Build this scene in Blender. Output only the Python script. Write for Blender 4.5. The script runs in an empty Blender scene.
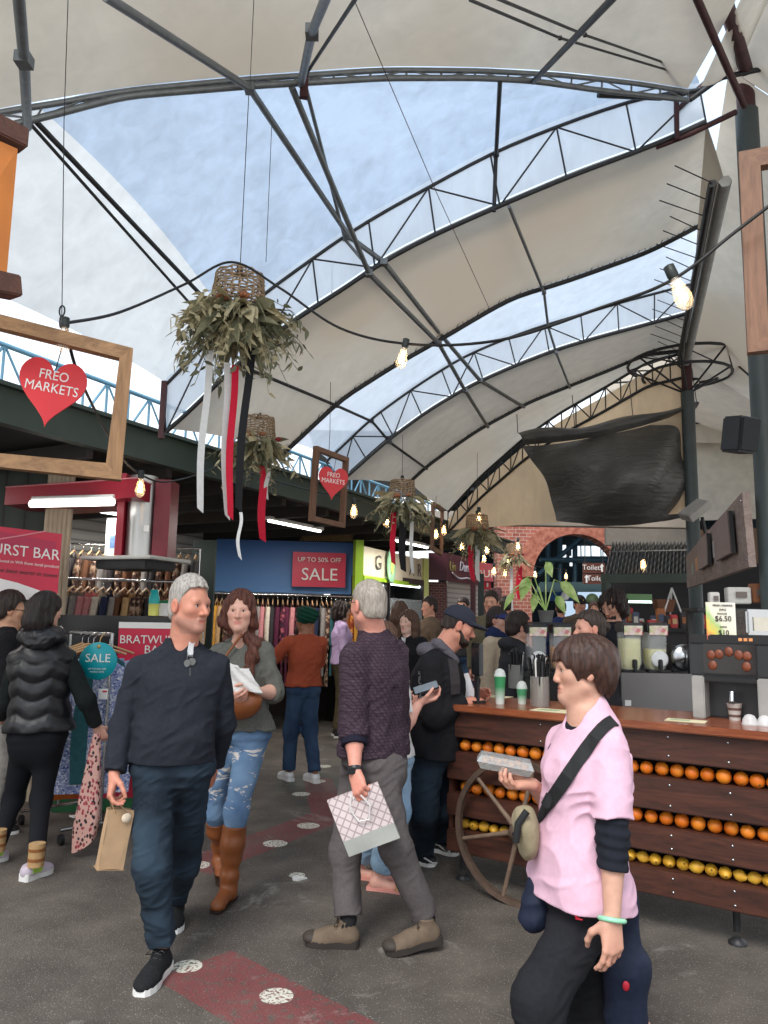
import bpy, bmesh, math, random
import numpy as np
from mathutils import Vector, Matrix, Euler
R = math.radians
SC = bpy.context.scene
COL = SC.collection
rng = random.Random(7)

# ------------------------------------------------------------------ camera
CAM_H, FPX, PITCH, ROLL = 1.55, 760.0, 8.2, 1.0
cd = bpy.data.cameras.new('camera'); cam = bpy.data.objects.new('camera', cd); COL.objects.link(cam)
cd.sensor_fit = 'VERTICAL'; cd.sensor_height = 36.0; cd.lens = FPX / 1024 * 36.0
cd.clip_start = 0.05; cd.clip_end = 400
CROT = Matrix.Rotation(R(90 + PITCH), 3, 'X') @ Matrix.Rotation(R(ROLL), 3, 'Z')
cam.matrix_world = Matrix.Translation((0, 0, CAM_H)) @ CROT.to_4x4()
SC.camera = cam

# ------------------------------------------------------------------ world, sun, exposure
W = bpy.data.worlds.new('sky'); SC.world = W; W.use_nodes = True
wn = W.node_tree; wn.nodes.clear()
wo = wn.nodes.new('ShaderNodeOutputWorld'); wb = wn.nodes.new('ShaderNodeBackground')
tc = wn.nodes.new('ShaderNodeTexCoord'); sx = wn.nodes.new('ShaderNodeSeparateXYZ')
rp = wn.nodes.new('ShaderNodeValToRGB')
rp.color_ramp.elements[0].position = 0.0; rp.color_ramp.elements[0].color = (1.0, 0.985, 0.96, 1)
rp.color_ramp.elements[1].position = 0.7; rp.color_ramp.elements[1].color = (0.58, 0.77, 1.0, 1)
wn.links.new(tc.outputs['Generated'], sx.inputs[0]); wn.links.new(sx.outputs['Z'], rp.inputs[0])
wn.links.new(rp.outputs[0], wb.inputs[0]); wb.inputs[1].default_value = 1.55
wn.links.new(wb.outputs[0], wo.inputs[0])
sl = bpy.data.lights.new('sun', 'SUN'); sun = bpy.data.objects.new('sun', sl); COL.objects.link(sun)
sl.energy = 3.0; sl.angle = R(25); sl.color = (1.0, 0.95, 0.88)
sun.rotation_euler = Euler((R(38), R(-18), 0)); sun.location = (0, -5, 15)
SC.view_settings.view_transform = 'Standard'; SC.view_settings.look = 'None'
SC.view_settings.gamma = 1.0; SC.view_settings.use_curve_mapping = False
SC.view_settings.exposure = 0.0

# ------------------------------------------------------------------ pixel -> world
def ray(px, py):
    return CROT @ Vector(((px - 384) / FPX, -(py - 512) / FPX, -1.0))
def P(px, py, Y):
    d = ray(px, py); s = Y / d.y
    return Vector((d.x * s, Y, CAM_H + d.z * s))
def G(px, py, z=0.0):
    d = ray(px, py); s = (z - CAM_H) / d.z
    return Vector((d.x * s, d.y * s, z))
def onplane(px, py, E, Rr):
    """point of the pixel ray on the vertical plane through plan points E and Rr"""
    d = ray(px, py); nx, ny = Rr[1] - E[1], -(Rr[0] - E[0])
    s = (E[0] * nx + E[1] * ny) / (d.x * nx + d.y * ny)
    return Vector((d.x * s, d.y * s, CAM_H + d.z * s))

# ------------------------------------------------------------------ objects
def link(o): COL.objects.link(o); return o
def tag(o, label=None, cat=None, group=None, kind=None):
    if label: o['label'] = label
    if cat: o['category'] = cat
    if group: o['group'] = group
    if kind: o['kind'] = kind
    return o
def thing(name, label, cat, loc=(0, 0, 0), rz=0.0, group=None, kind=None):
    o = link(bpy.data.objects.new(name, None)); o.location = loc; o.rotation_euler = (0, 0, rz)
    o.empty_display_size = 0.1
    return tag(o, label, cat, group, kind)
def dup(root, loc, rz=None, label=None, group=None):
    r = root.copy(); link(r); r.location = loc
    if rz is not None: r.rotation_euler = (0, 0, rz)
    if label: r['label'] = label
    if group: r['group'] = group
    for ch in list(root.children):
        c = ch.copy(); link(c); c.parent = r
        for g in list(ch.children):
            d = g.copy(); link(d); d.parent = c
    return r

class MB:
    """collects geometry for one mesh"""
    def __init__(s): s.v = []; s.f = []; s.m = []; s.sm = []; s.mi = 0; s.smooth = False
    def add(s, vs, fs, smooth=None, mi=None):
        n = len(s.v); s.v += [tuple(v) for v in vs]
        for f in fs:
            s.f.append([i + n for i in f]); s.m.append(s.mi if mi is None else mi); s.sm.append(s.smooth if smooth is None else smooth)
        return s
    def box(s, c, size, rot=None, bev=0.0, mi=None):
        hx, hy, hz = [d / 2 for d in size]; c = Vector(c)
        if rot is None: M = Matrix.Identity(3)
        elif isinstance(rot, (int, float)): M = Matrix.Rotation(rot, 3, 'Z')
        else: M = rot
        if bev <= 0:
            vs = [c + M @ Vector((x * hx, y * hy, z * hz)) for z in (-1, 1) for y in (-1, 1) for x in (-1, 1)]
            fs = [(0, 2, 3, 1), (4, 5, 7, 6), (0, 1, 5, 4), (2, 6, 7, 3), (0, 4, 6, 2), (1, 3, 7, 5)]
            return s.add(vs, fs, False, mi)
        bm = bmesh.new(); bmesh.ops.create_cube(bm, size=1.0)
        for v in bm.verts: v.co = Vector((v.co.x * size[0], v.co.y * size[1], v.co.z * size[2]))
        bmesh.ops.bevel(bm, geom=bm.edges[:], offset=min(bev, min(size) * .45), segments=2, affect='EDGES')
        bm.verts.ensure_lookup_table()
        vs = [c + M @ v.co for v in bm.verts]; fs = [[v.index for v in f.verts] for f in bm.faces]; bm.free()
        return s.add(vs, fs, False, mi)
    def tube(s, pts, r, n=6, cap=True, mi=None, smooth=True):
        pts = [Vector(p) for p in pts]; rs = r if isinstance(r, (list, tuple)) else [r] * len(pts)
        rings = []; up = None
        for i, p in enumerate(pts):
            t = (pts[min(i + 1, len(pts) - 1)] - pts[max(i - 1, 0)])
            if t.length < 1e-9: t = Vector((0, 0, 1))
            t.normalize()
            if up is None:
                up = Vector((0, 0, 1)) if abs(t.z) < .9 else Vector((1, 0, 0))
            a = t.cross(up)
            if a.length < 1e-6: a = t.cross(Vector((1, 0, 0)))
            a.normalize(); up = a.cross(t).normalized()
            rings.append([p + a * (math.cos(2 * math.pi * k / n) * rs[i]) + up * (math.sin(2 * math.pi * k / n) * rs[i]) for k in range(n)])
        return s.rings(rings, cap, mi, smooth)
    def rings(s, rings, cap=True, mi=None, smooth=True, closed=True):
        n = len(rings[0]); vs = [v for r in rings for v in r]; fs = []
        for i in range(len(rings) - 1):
            for k in range(n if closed else n - 1):
                k2 = (k + 1) % n
                fs.append((i * n + k, i * n + k2, (i + 1) * n + k2, (i + 1) * n + k))
        s.add(vs, fs, smooth, mi)
        if cap and closed:
            s.add(rings[0], [tuple(range(n - 1, -1, -1))], False, mi); s.add(rings[-1], [tuple(range(n))], False, mi)
        return s
    def lathe(s, prof, c=(0, 0, 0), n=20, mi=None, M=None, smooth=True, cap=True):
        c = Vector(c); M = M or Matrix.Identity(3)
        rings = [[c + M @ Vector((r * math.cos(2 * math.pi * k / n), r * math.sin(2 * math.pi * k / n), z)) for k in range(n)] for r, z in prof]
        return s.rings(rings, cap, mi, smooth)
    def sphere(s, c, r, n=10, m=7, M=None, mi=None):
        r = (r, r, r) if isinstance(r, (int, float)) else r; c = Vector(c); M = M or Matrix.Identity(3)
        rings = []
        for i in range(m + 1):
            th = math.pi * (i / m); st = max(math.sin(th), 1e-3)
            rings.append([c + M @ Vector((r[0] * st * math.cos(2 * math.pi * k / n), r[1] * st * math.sin(2 * math.pi * k / n), -r[2] * math.cos(th))) for k in range(n)])
        return s.rings(rings, True, mi, True)
    def prism(s, poly, o, ux, uy, th, mi=None):
        """polygon (2d) in the plane o + ux*x + uy*y, thickened by th along ux x uy, centred"""
        o, ux, uy = Vector(o), Vector(ux), Vector(uy); nn = ux.cross(uy).normalized() * (th / 2); n = len(poly)
        a = [o + ux * x + uy * y - nn for x, y in poly]; b = [v + 2 * nn for v in a]
        fs = [tuple(range(n - 1, -1, -1)), tuple(range(n, 2 * n))] + [(i, (i + 1) % n, n + (i + 1) % n, n + i) for i in range(n)]
        return s.add(a + b, fs, False, mi)
    def grid(s, fn, nu, nv, smooth=True, mi=None, thick=0.0):
        pts = [[Vector(fn(i / nu, j / nv)) for j in range(nv + 1)] for i in range(nu + 1)]
        def q(off): return [(off + i * (nv + 1) + j, off + (i + 1) * (nv + 1) + j, off + (i + 1) * (nv + 1) + j + 1, off + i * (nv + 1) + j + 1) for i in range(nu) for j in range(nv)]
        vs = [p for row in pts for p in row]
        if thick <= 0: return s.add(vs, q(0), smooth, mi)
        N = len(vs); back = []
        for i in range(nu + 1):
            for j in range(nv + 1):
                du = pts[min(i + 1, nu)][j] - pts[max(i - 1, 0)][j]; dv = pts[i][min(j + 1, nv)] - pts[i][max(j - 1, 0)]
                nn = du.cross(dv); nn = nn.normalized() if nn.length > 1e-12 else Vector((0, 0, 1))
                back.append(pts[i][j] - nn * thick)
        fs = q(0) + [tuple(reversed([k + N for k in f])) for f in q(0)]
        W1 = nv + 1
        bd = [(i * W1, (i + 1) * W1) for i in range(nu)] + [((i + 1) * W1 + nv, i * W1 + nv) for i in range(nu)] + \
             [(j + 1, j) for j in range(nv)] + [(nu * W1 + j, nu * W1 + j + 1) for j in range(nv)]
        fs += [(b, a, a + N, b + N) for a, b in bd]
        return s.add(vs + back, fs, smooth, mi)
    def build(s, name, mats, parent=None, loc=None):
        me = bpy.data.meshes.new(name)
        off = Vector(loc) if loc is not None else Vector((0, 0, 0))
        me.from_pydata([Vector(v) - off for v in s.v], [], s.f)
        mats = mats if isinstance(mats, (list, tuple)) else [mats]
        for m in mats: me.materials.append(m)
        me.polygons.foreach_set('material_index', s.m); me.polygons.foreach_set('use_smooth', s.sm)
        me.update()
        o = link(bpy.data.objects.new(name, me)); o.location = off
        if parent is not None: o.parent = parent
        return o

def arr_mesh(name, V, F, mats, parent=None, base=None, colors=None, smooth=True, mi=None):
    me = bpy.data.meshes.new(name)
    if base is not None: V = V - np.array(base)
    me.vertices.add(len(V)); me.vertices.foreach_set('co', np.ascontiguousarray(V, np.float32).ravel())
    me.loops.add(F.size); me.loops.foreach_set('vertex_index', np.ascontiguousarray(F, np.int32).ravel())
    me.polygons.add(len(F)); me.polygons.foreach_set('loop_start', np.arange(0, F.size, F.shape[1], dtype=np.int32))
    if mi is not None: me.polygons.foreach_set('material_index', np.ascontiguousarray(mi, np.int32))
    for m in (mats if isinstance(mats, (list, tuple)) else [mats]): me.materials.append(m)
    me.polygons.foreach_set('use_smooth', np.ones(len(F), bool) if smooth else np.zeros(len(F), bool))
    if colors is not None:
        at = me.color_attributes.new('tint', 'FLOAT_COLOR', 'POINT')
        at.data.foreach_set('color', np.ascontiguousarray(colors, np.float32).ravel())
    me.update(calc_edges=True); me.validate()
    o = link(bpy.data.objects.new(name, me))
    if parent is not None: o.parent = parent
    return o

def text(name, s, size, loc, ux, uy, m, parent=None, depth=0.003, align='CENTER', sx=1.0, shear=0.0, space=1.0):
    """lettering mesh: baseline along ux, up along uy"""
    c = bpy.data.curves.new(name, 'FONT'); c.body = s; c.size = size; c.extrude = depth; c.align_x = align; c.align_y = 'CENTER'
    c.shear = shear; c.space_character = space; c.resolution_u = 3
    o = bpy.data.objects.new(name, c); link(o)
    dg = bpy.context.evaluated_depsgraph_get(); me = bpy.data.meshes.new_from_object(o.evaluated_get(dg))
    bpy.data.objects.remove(o); me.name = name
    ux, uy = Vector(ux).normalized(), Vector(uy).normalized(); n = ux.cross(uy).normalized(); loc = Vector(loc)
    for v in me.vertices:
        v.co = loc + ux * (v.co.x * sx) + uy * v.co.y + n * v.co.z
    me.materials.clear(); me.materials.append(m)
    for p in me.polygons: p.material_index = 0
    o = link(bpy.data.objects.new(name, me))
    if parent is not None: o.parent = parent
    return o

# ------------------------------------------------------------------ materials
def srgb(r, g, b):
    f = lambda c: (c / 255 / 12.92) if c / 255 <= .04045 else ((c / 255 + .055) / 1.055) ** 2.4
    return (f(r), f(g), f(b), 1.0)
MATS = {}
class NT:
    """tiny node helper"""
    def __init__(s, m):
        m.use_nodes = True; s.t = m.node_tree; s.t.nodes.clear(); s.out = s.n('ShaderNodeOutputMaterial')
    def n(s, typ, **kw):
        o = s.t.nodes.new(typ)
        for k, v in kw.items(): setattr(o, k, v)
        return o
    def l(s, a, b): s.t.links.new(a, b)
    def val(s, sock, v):
        if hasattr(v, 'is_output'): s.l(v, sock)
        else: sock.default_value = v
    def math(s, op, a, b=0.0, c=None):
        o = s.n('ShaderNodeMath', operation=op); s.val(o.inputs[0], a); s.val(o.inputs[1], b)
        if c is not None: s.val(o.inputs[2], c)
        return o.outputs[0]
    def mix(s, f, a, b, blend='MIX'):
        o = s.n('ShaderNodeMix', data_type='RGBA', blend_type=blend); s.val(o.inputs[0], f); s.val(o.inputs[6], a); s.val(o.inputs[7], b); return o.outputs[2]
    def coord(s, which='Object', scale=(1, 1, 1), rot=(0, 0, 0), loc=(0, 0, 0)):
        t = s.n('ShaderNodeTexCoord'); mp = s.n('ShaderNodeMapping')
        mp.inputs['Scale'].default_value = scale; mp.inputs['Rotation'].default_value = rot; mp.inputs['Location'].default_value = loc
        s.l(t.outputs[which], mp.inputs[0]); return mp.outputs[0]
    def noise(s, vec, scale, detail=3.0, rough=.55, dist=0.0):
        o = s.n('ShaderNodeTexNoise'); s.l(vec, o.inputs['Vector']); o.inputs['Scale'].default_value = scale
        o.inputs['Detail'].default_value = detail; o.inputs['Roughness'].default_value = rough; o.inputs['Distortion'].default_value = dist
        return o.outputs['Fac']
    def vor(s, vec, scale, feature='F1', out='Distance'):
        o = s.n('ShaderNodeTexVoronoi', feature=feature); s.l(vec, o.inputs['Vector']); o.inputs['Scale'].default_value = scale; return o.outputs[out]
    def ramp(s, f, stops):
        o = s.n('ShaderNodeValToRGB'); s.val(o.inputs[0], f); e = o.color_ramp.elements
        while len(e) < len(stops): e.new(0.5)
        for i, (p, c) in enumerate(stops): e[i].position = p; e[i].color = c if len(c) == 4 else (*c, 1)
        return o.outputs[0]
    def bump(s, h, strength=.3, dist=.01):
        o = s.n('ShaderNodeBump'); o.inputs['Strength'].default_value = strength; o.inputs['Distance'].default_value = dist; s.l(h, o.inputs['Height']); return o.outputs[0]
    def bsdf(s, col, rough=.6, metal=0.0, normal=None, **kw):
        o = s.n('ShaderNodeBsdfPrincipled'); s.val(o.inputs['Base Color'], col); s.val(o.inputs['Roughness'], rough); s.val(o.inputs['Metallic'], metal)
        if normal is not None: s.l(normal, o.inputs['Normal'])
        for k, v in kw.items(): s.val(o.inputs[k.replace('_', ' ')], v)
        s.l(o.outputs[0], s.out.inputs[0]); return o
def newmat(name): m = bpy.data.materials.new(name); return m, NT(m)

def plain(name, col, rough=.6, metal=0.0, var=.12, nscale=8.0, bump=0.0, bscale=60.0, **kw):
    """one colour with a little procedural variation"""
    key = (name, col, rough, metal, var, nscale, bump)
    if key in MATS: return MATS[key]
    m, t = newmat(name); v = t.coord()
    lo = tuple(c * (1 - var) for c in col[:3]) + (1,); hi = tuple(min(1, c * (1 + var)) for c in col[:3]) + (1,)
    c = t.ramp(t.noise(v, nscale, 4), [(.3, lo), (.7, hi)])
    nm = t.bump(t.noise(v, bscale, 3), bump, .004) if bump else None
    t.bsdf(c, rough, metal, nm, **kw); MATS[key] = m; return m

def fabric(name, col, var=.15, scale=300.0, bump=.25, rough=.9, fade=None, fadescale=3.0):
    m, t = newmat(name); v = t.coord()
    lo = tuple(c * (1 - var) for c in col[:3]) + (1,); hi = tuple(min(1, c * (1 + var)) for c in col[:3]) + (1,)
    c = t.ramp(t.noise(v, scale * .25, 3), [(.3, lo), (.7, hi)])
    if fade: c = t.mix(t.ramp(t.noise(v, fadescale, 2), [(.42, (0, 0, 0)), (.68, (.8, .8, .8))]), c, fade)
    t.bsdf(c, rough, 0, t.bump(t.noise(v, scale, 2), bump, .002), Specular_IOR_Level=.2)
    return m

def wood(name, dark, light, axis='X', scale=4.0, rough=.55, bump=.2):
    m, t = newmat(name)
    sc = {'X': (.12, 1, 1), 'Y': (1, .12, 1), 'Z': (1, 1, .12)}[axis]
    v = t.coord(scale=sc); n1 = t.noise(v, scale * 6, 5, .65, 1.2); n2 = t.noise(v, scale * 30, 3)
    f = t.math('ADD', t.math('MULTIPLY', n1, .75), t.math('MULTIPLY', n2, .25))
    t.bsdf(t.ramp(f, [(.32, dark), (.68, light)]), rough, 0, t.bump(f, bump, .004)); return m

def glow(name, col, strength):
    m, t = newmat(name); e = t.n('ShaderNodeEmission'); e.inputs[0].default_value = col; e.inputs[1].default_value = strength
    t.l(e.outputs[0], t.out.inputs[0]); return m
def glass(name, col=(.9, .95, .95, 1), rough=.05, alpha=.25):
    """thin clear plastic or glass: part see-through, part gloss"""
    m, t = newmat(name); g = t.n('ShaderNodeBsdfPrincipled'); g.inputs['Base Color'].default_value = col; g.inputs['Roughness'].default_value = rough
    tr = t.n('ShaderNodeBsdfTransparent'); mx = t.n('ShaderNodeMixShader'); mx.inputs[0].default_value = alpha
    t.l(tr.outputs[0], mx.inputs[1]); t.l(g.outputs[0], mx.inputs[2]); t.l(mx.outputs[0], t.out.inputs[0]); return m

STEEL = plain('galvanised_steel', srgb(120, 124, 126), .5, .6, .15, 20)
DSTEEL = plain('dark_steel', srgb(52, 52, 54), .5, .4, .2, 20)
RUST = plain('oxide_red_steel', srgb(70, 38, 40), .6, .2, .25, 14)
BLACK = plain('black_plastic', srgb(24, 24, 26), .45)
CHROME = plain('stainless_steel', srgb(190, 192, 194), .25, 1.0, .05, 5)
WHITE = plain('white_paint', srgb(232, 230, 226), .5, 0, .04)
RED = plain('red_paint', srgb(190, 32, 52), .5, 0, .06)
# ================================================================== ROOF
def proj(p):
    q = CROT.transposed() @ (Vector(p) - Vector((0, 0, CAM_H))); return 384 + FPX * q.x / -q.z, 512 - FPX * q.y / -q.z
def membrane_mat(name, col, trans, clear=0.0, streak=.10, warm=None):
    m, t = newmat(name); v = t.coord(); v2 = t.coord(scale=(1, 1, .35))
    f = t.math('ADD', t.math('MULTIPLY', t.noise(v, .9, 4, .6), .6), t.math('MULTIPLY', t.noise(v2, 7, 4, .6, .5), .4))
    lo = tuple(c * (1 - streak * 1.6) for c in col) + (1,); hi = tuple(min(1, c * (1 + streak * .6)) for c in col) + (1,)
    c = t.ramp(f, [(.35, lo), (.62, hi)])
    if warm: c = t.mix(t.ramp(t.noise(v, .35, 2), [(.45, (0, 0, 0)), (.65, (1, 1, 1))]), c, (*warm, 1))
    b = t.bump(t.noise(v2, 2.5, 3), .25, .05)
    d = t.n('ShaderNodeBsdfDiffuse'); tr = t.n('ShaderNodeBsdfTranslucent'); mx = t.n('ShaderNodeMixShader')
    t.l(c, d.inputs[0]); t.l(c, tr.inputs[0]); t.l(b, d.inputs['Normal']); mx.inputs[0].default_value = trans
    t.l(d.outputs[0], mx.inputs[1]); t.l(tr.outputs[0], mx.inputs[2]); last = mx.outputs[0]
    if clear > 0:
        tp = t.n('ShaderNodeBsdfTransparent'); m2 = t.n('ShaderNodeMixShader'); m2.inputs[0].default_value = clear
        t.l(last, m2.inputs[1]); t.l(tp.outputs[0], m2.inputs[2]); last = m2.outputs[0]
    t.l(last, t.out.inputs[0]); return m
PVC = membrane_mat('cream_membrane', (.70, .645, .555), .26, warm=(.60, .50, .385))
PVC_DIM = membrane_mat('darker_membrane', (.56, .50, .42), .20)  # darker, less translucent version of the cream sheet
PVC_WHITE = membrane_mat('white_membrane', (.84, .84, .82), .50)
PVC_BLUE = membrane_mat('blue_clear_membrane', (.56, .66, .80), .42, .08, streak=.16)
PVC_CLEAR = membrane_mat('clear_membrane', (.74, .81, .90), .42, .14)
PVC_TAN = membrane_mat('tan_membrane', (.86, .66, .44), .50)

EAVE = lambda Y: (-2.52 + .497 * (Y - 4.81), Y)
H1, H2 = (2.62, 5.35), (4.0, 9.8)
RC, RD = (3.17, 7.13), (3.57, 8.4)
ARCH = {'a': ((-3.2, 3.44), H1), 'b': ((-1.80, 6.25), H1), 'c': ((-1.06, 7.74), RC), 'd': ((-.52, 8.84), RD), 'e': ((.31, 10.5), H2), 'f': ((1.09, 12.08), H2)}
def curve_pts(key, px): return [onplane(x, y, *ARCH[key]) for x, y in px]
def resample(pts, n):
    d = [0]
    for i in range(1, len(pts)): d.append(d[-1] + (pts[i] - pts[i - 1]).length)
    out = []
    for k in range(n + 1):
        t = d[-1] * k / n; i = 1
        while i < len(d) - 1 and d[i] < t: i += 1
        u = (t - d[i - 1]) / max(d[i] - d[i - 1], 1e-9); out.append(pts[i - 1].lerp(pts[i], u))
    for _ in range(2):
        out = [out[0]] + [(out[i - 1] + out[i] * 2 + out[i + 1]) / 4 for i in range(1, n)] + [out[-1]]
    return out
def E3(key, z): e = ARCH[key][0]; return Vector((e[0], e[1], z))
ah = [E3('a', 3.62)] + curve_pts('a', [(0, 112), (60, 103), (125, 91), (240, 80), (384, 70), (480, 71), (560, 75), (640, 84), (688, 92)])
al = [E3('a', 3.45)] + curve_pts('a', [(0, 128), (60, 113), (125, 96), (250, 86), (384, 78), (480, 78), (534, 81), (604, 91), (688, 100)])
bh = curve_pts('b', [(163, 388), (200, 350), (232, 320), (265, 293), (349, 233), (384, 212), (494, 152), (569, 122), (634, 100), (664, 92), (700, 90)])
bl = curve_pts('b', [(166, 432), (195, 407), (230, 370), (292, 321), (349, 286), (384, 260), (440, 232), (504, 204), (580, 172), (654, 146), (706, 122)])
cc = curve_pts('c', [(282, 455), (342, 399), (397, 364), (440, 340), (480, 316), (514, 297), (559, 284), (610, 266), (649, 252), (703, 224)])
dh = curve_pts('d', [(326, 462), (372, 418), (418, 385), (461, 358), (500, 341), (542, 326), (580, 315), (619, 303), (692, 284)])
dl = curve_pts('d', [(340, 483), (387, 441), (428, 411), (470, 386), (510, 368), (556, 350), (600, 337), (646, 325), (690, 313)])
ec = curve_pts('e', [(406, 486), (426, 467), (455, 446), (480, 429), (530, 402), (570, 386), (610, 370), (648, 354), (688, 350)])
fh = curve_pts('f', [(448, 512), (480, 477), (524, 438), (560, 413), (606, 387), (648, 362), (688, 352)])
fl = [p - Vector((0, 0, .12)) for p in fh]

def roof_sheet(A, B, mat, sag=.12, n=36, nv=14, drop=0.0):
    A, B = resample(A, n), resample(B, n); mb = MB()
    def fn(u, v):
        i = round(u * n); p = A[i].lerp(B[i], v)
        p.z -= sag * 4 * v * (1 - v) * .7 + drop
        p.z += .012 * math.sin(v * 9 * math.pi) * math.sin(u * 3.1)
        return p
    mb.grid(fn, n, nv); return mb
def ceil(mb, mat, name='ceiling'):
    return tag(mb.build(name, mat), kind='structure')
up = Vector((0, 0, .05))
lift = lambda c, dz: [p + Vector((0, 0, dz)) for p in c]
# nearest bay, over the camera
a0 = [Vector((-4.3, 1.3, 3.6)), Vector((-3.0, 1.5, 4.5)), Vector((-1.4, 1.75, 5.1)), Vector((.4, 2.0, 5.6)), Vector((2.05, 2.3, 5.75))]
ceil(roof_sheet(lift(ah, .03), a0, PVC, .22), PVC)
# blue bay with its white left part
AL, BH = resample(lift(al, .08), 60), resample(lift(bh, .06), 60)
k = min(range(5, 55), key=lambda i: abs(proj(AL[i])[0] - 38)); kb = min(range(0, 40), key=lambda i: abs(proj(BH[i])[0] - 226))
ceil(roof_sheet(AL[:k + 1], BH[:kb + 1], PVC_WHITE, -.16, 24), PVC_WHITE)
ceil(roof_sheet(AL[k:], BH[kb:], PVC_BLUE, -.16, 36), PVC_BLUE)
ceil(roof_sheet(lift(bh, .06), lift(bl, .045), PVC_CLEAR, .02), PVC_CLEAR)
ceil(roof_sheet(lift(bl, .03), lift(cc, .03), PVC, -.05), PVC)
ceil(roof_sheet(lift(cc, .12), lift(dh, .05), PVC_CLEAR, -.08), PVC_CLEAR)
ceil(roof_sheet(lift(dh, .05), lift(dl, .045), PVC_CLEAR, .0), PVC_CLEAR)
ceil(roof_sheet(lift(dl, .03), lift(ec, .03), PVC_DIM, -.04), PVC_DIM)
ceil(roof_sheet(lift(ec, .1), lift(fh, .02), PVC, .05), PVC)
# gable sheet under the last arch, and the bays across the ridge
gb = [Vector((p.x, p.y, 3.02)) for p in resample(fh, 36)]
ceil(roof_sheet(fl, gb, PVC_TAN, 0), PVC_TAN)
def line(a, b, n=6): a, b = Vector(a), Vector(b); return [a.lerp(b, i / n) for i in range(n + 1)]
r0 = line((1.75, .3, 5.9), (2.62, 5.35, 5.85)); r1 = line((2.62, 5.35, 5.85), (4.0, 9.8, 5.15)); r2 = line((4.0, 9.8, 5.15), (5.6, 15, 5.3))
o0 = line((5.6, -.6, 4.9), (6.6, 5.6, 3.9)); o1 = line((6.6, 5.6, 3.9), (8.6, 11.5, 3.7)); o2 = line((8.6, 11.5, 3.7), (10, 17, 4.0))
ceil(roof_sheet(r0, o0, PVC, .25), PVC)
ceil(roof_sheet(r1, o1, PVC, .3), PVC)
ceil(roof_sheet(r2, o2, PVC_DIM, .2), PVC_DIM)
ceil(roof_sheet(line(ah[-1] + Vector((.10, 0, .05)), a0[-1] + Vector((.10, 0, .05))), line((2.66, 5.3, 5.8), (2.25, 2.2, 5.85)), PVC, .05), PVC)
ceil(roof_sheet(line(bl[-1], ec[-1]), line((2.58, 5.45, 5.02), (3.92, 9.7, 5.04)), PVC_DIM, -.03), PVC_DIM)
# far side sheet seen beyond the far post, with its seams
mb = MB(); A = P(606, 345, 13.5); mb.grid(lambda u, v: P(606 + 170 * u, 345 + 97 * v, 13.6 - 1.6 * u) + Vector((0, .1 * math.sin(v * 7), 0)), 12, 10)
ceil(mb, PVC_DIM)
for yy in (383, 412, 428):
    mb = MB(); mb.tube([P(610 + 16 * i, yy - i * .9, 13.45 - .15 * i) for i in range(11)], .018); tag(mb.build('trim', DSTEEL), kind='structure')

def lattice(mb, hi, lo, n, r=.012, rc=.022, webs=True):
    A, B = resample(hi, n), resample(lo, n)
    mb.tube(A, rc, 6); mb.tube(B, rc, 6)
    for i in range(n):
        if i % 2 == 0: mb.tube([A[i], B[i]], r, 4); mb.tube([B[i], A[i + 1]], r, 4)
        else: mb.tube([A[i], B[i]], r, 4); mb.tube([A[i], B[i + 1]], r, 4)
    mb.tube([A[-1], B[-1]], r, 4)
    return mb
def truss(label, hi, lo, n, mat, r=.011, rc=.02, grp=None):
    t = thing('roof_truss', label, 'roof truss', lo[0], group=grp)
    A, B = resample(hi, n * 3), resample(lo, n * 3)
    m = MB(); m.tube(A, rc, 6); m.build('top_chord', mat, t, t.location); m = MB(); m.tube(B, rc * 1.15, 6); m.build('bottom_chord', mat, t, t.location)
    A, B = A[::3], B[::3]; m = MB()
    for i in range(n + 1):
        m.tube([A[i], B[i]], r, 4)
        if i < n: m.tube([A[i], B[i + 1]] if i % 2 else [B[i], A[i + 1]], r, 4)
    m.build('lattice_web', mat, t, t.location)
    for c in t.children: c.location = (0, 0, 0)
    return t
truss('nearest curved steel roof truss, spanning above the hanging frames', ah, al, 24, STEEL, .007, .017)
truss('second curved steel roof truss, deep lattice below the blue roof sheet', bh, bl, 9, DSTEEL, .008, .016)
truss('third curved steel roof truss under the second clear strip, before the black tarp', dh, dl, 11, DSTEEL, .008, .016)
truss('thin arched truss along the tan gable behind the black tarp', fh, [p - Vector((0, 0, .34)) for p in fh], 18, DSTEEL, .01, .02)
for nm, cv, r in (('edge', cc, .024), ('edge', ec, .024)):
    t = thing('roof_edge_bar', 'curved bar along the laced edge of the %s roof sheet' % ('large cream' if cv is cc else 'darker far'), 'roof bar', cv[0])
    m = MB(); m.tube(resample(cv, 40), r, 6); o = m.build('bar', DSTEEL, t, t.location); o.location = (0, 0, 0)
    m = MB(); C = resample(cv, 80)
    for i in range(1, 80, 2):
        q = C[i] + Vector((.0, -.05 if i % 4 == 1 else -.02, .07)); m.tube([C[i - 1], q, C[i + 1]], .005, 3)
    o = m.build('lacing', DSTEEL, t, t.location); o.location = (0, 0, 0)
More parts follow.
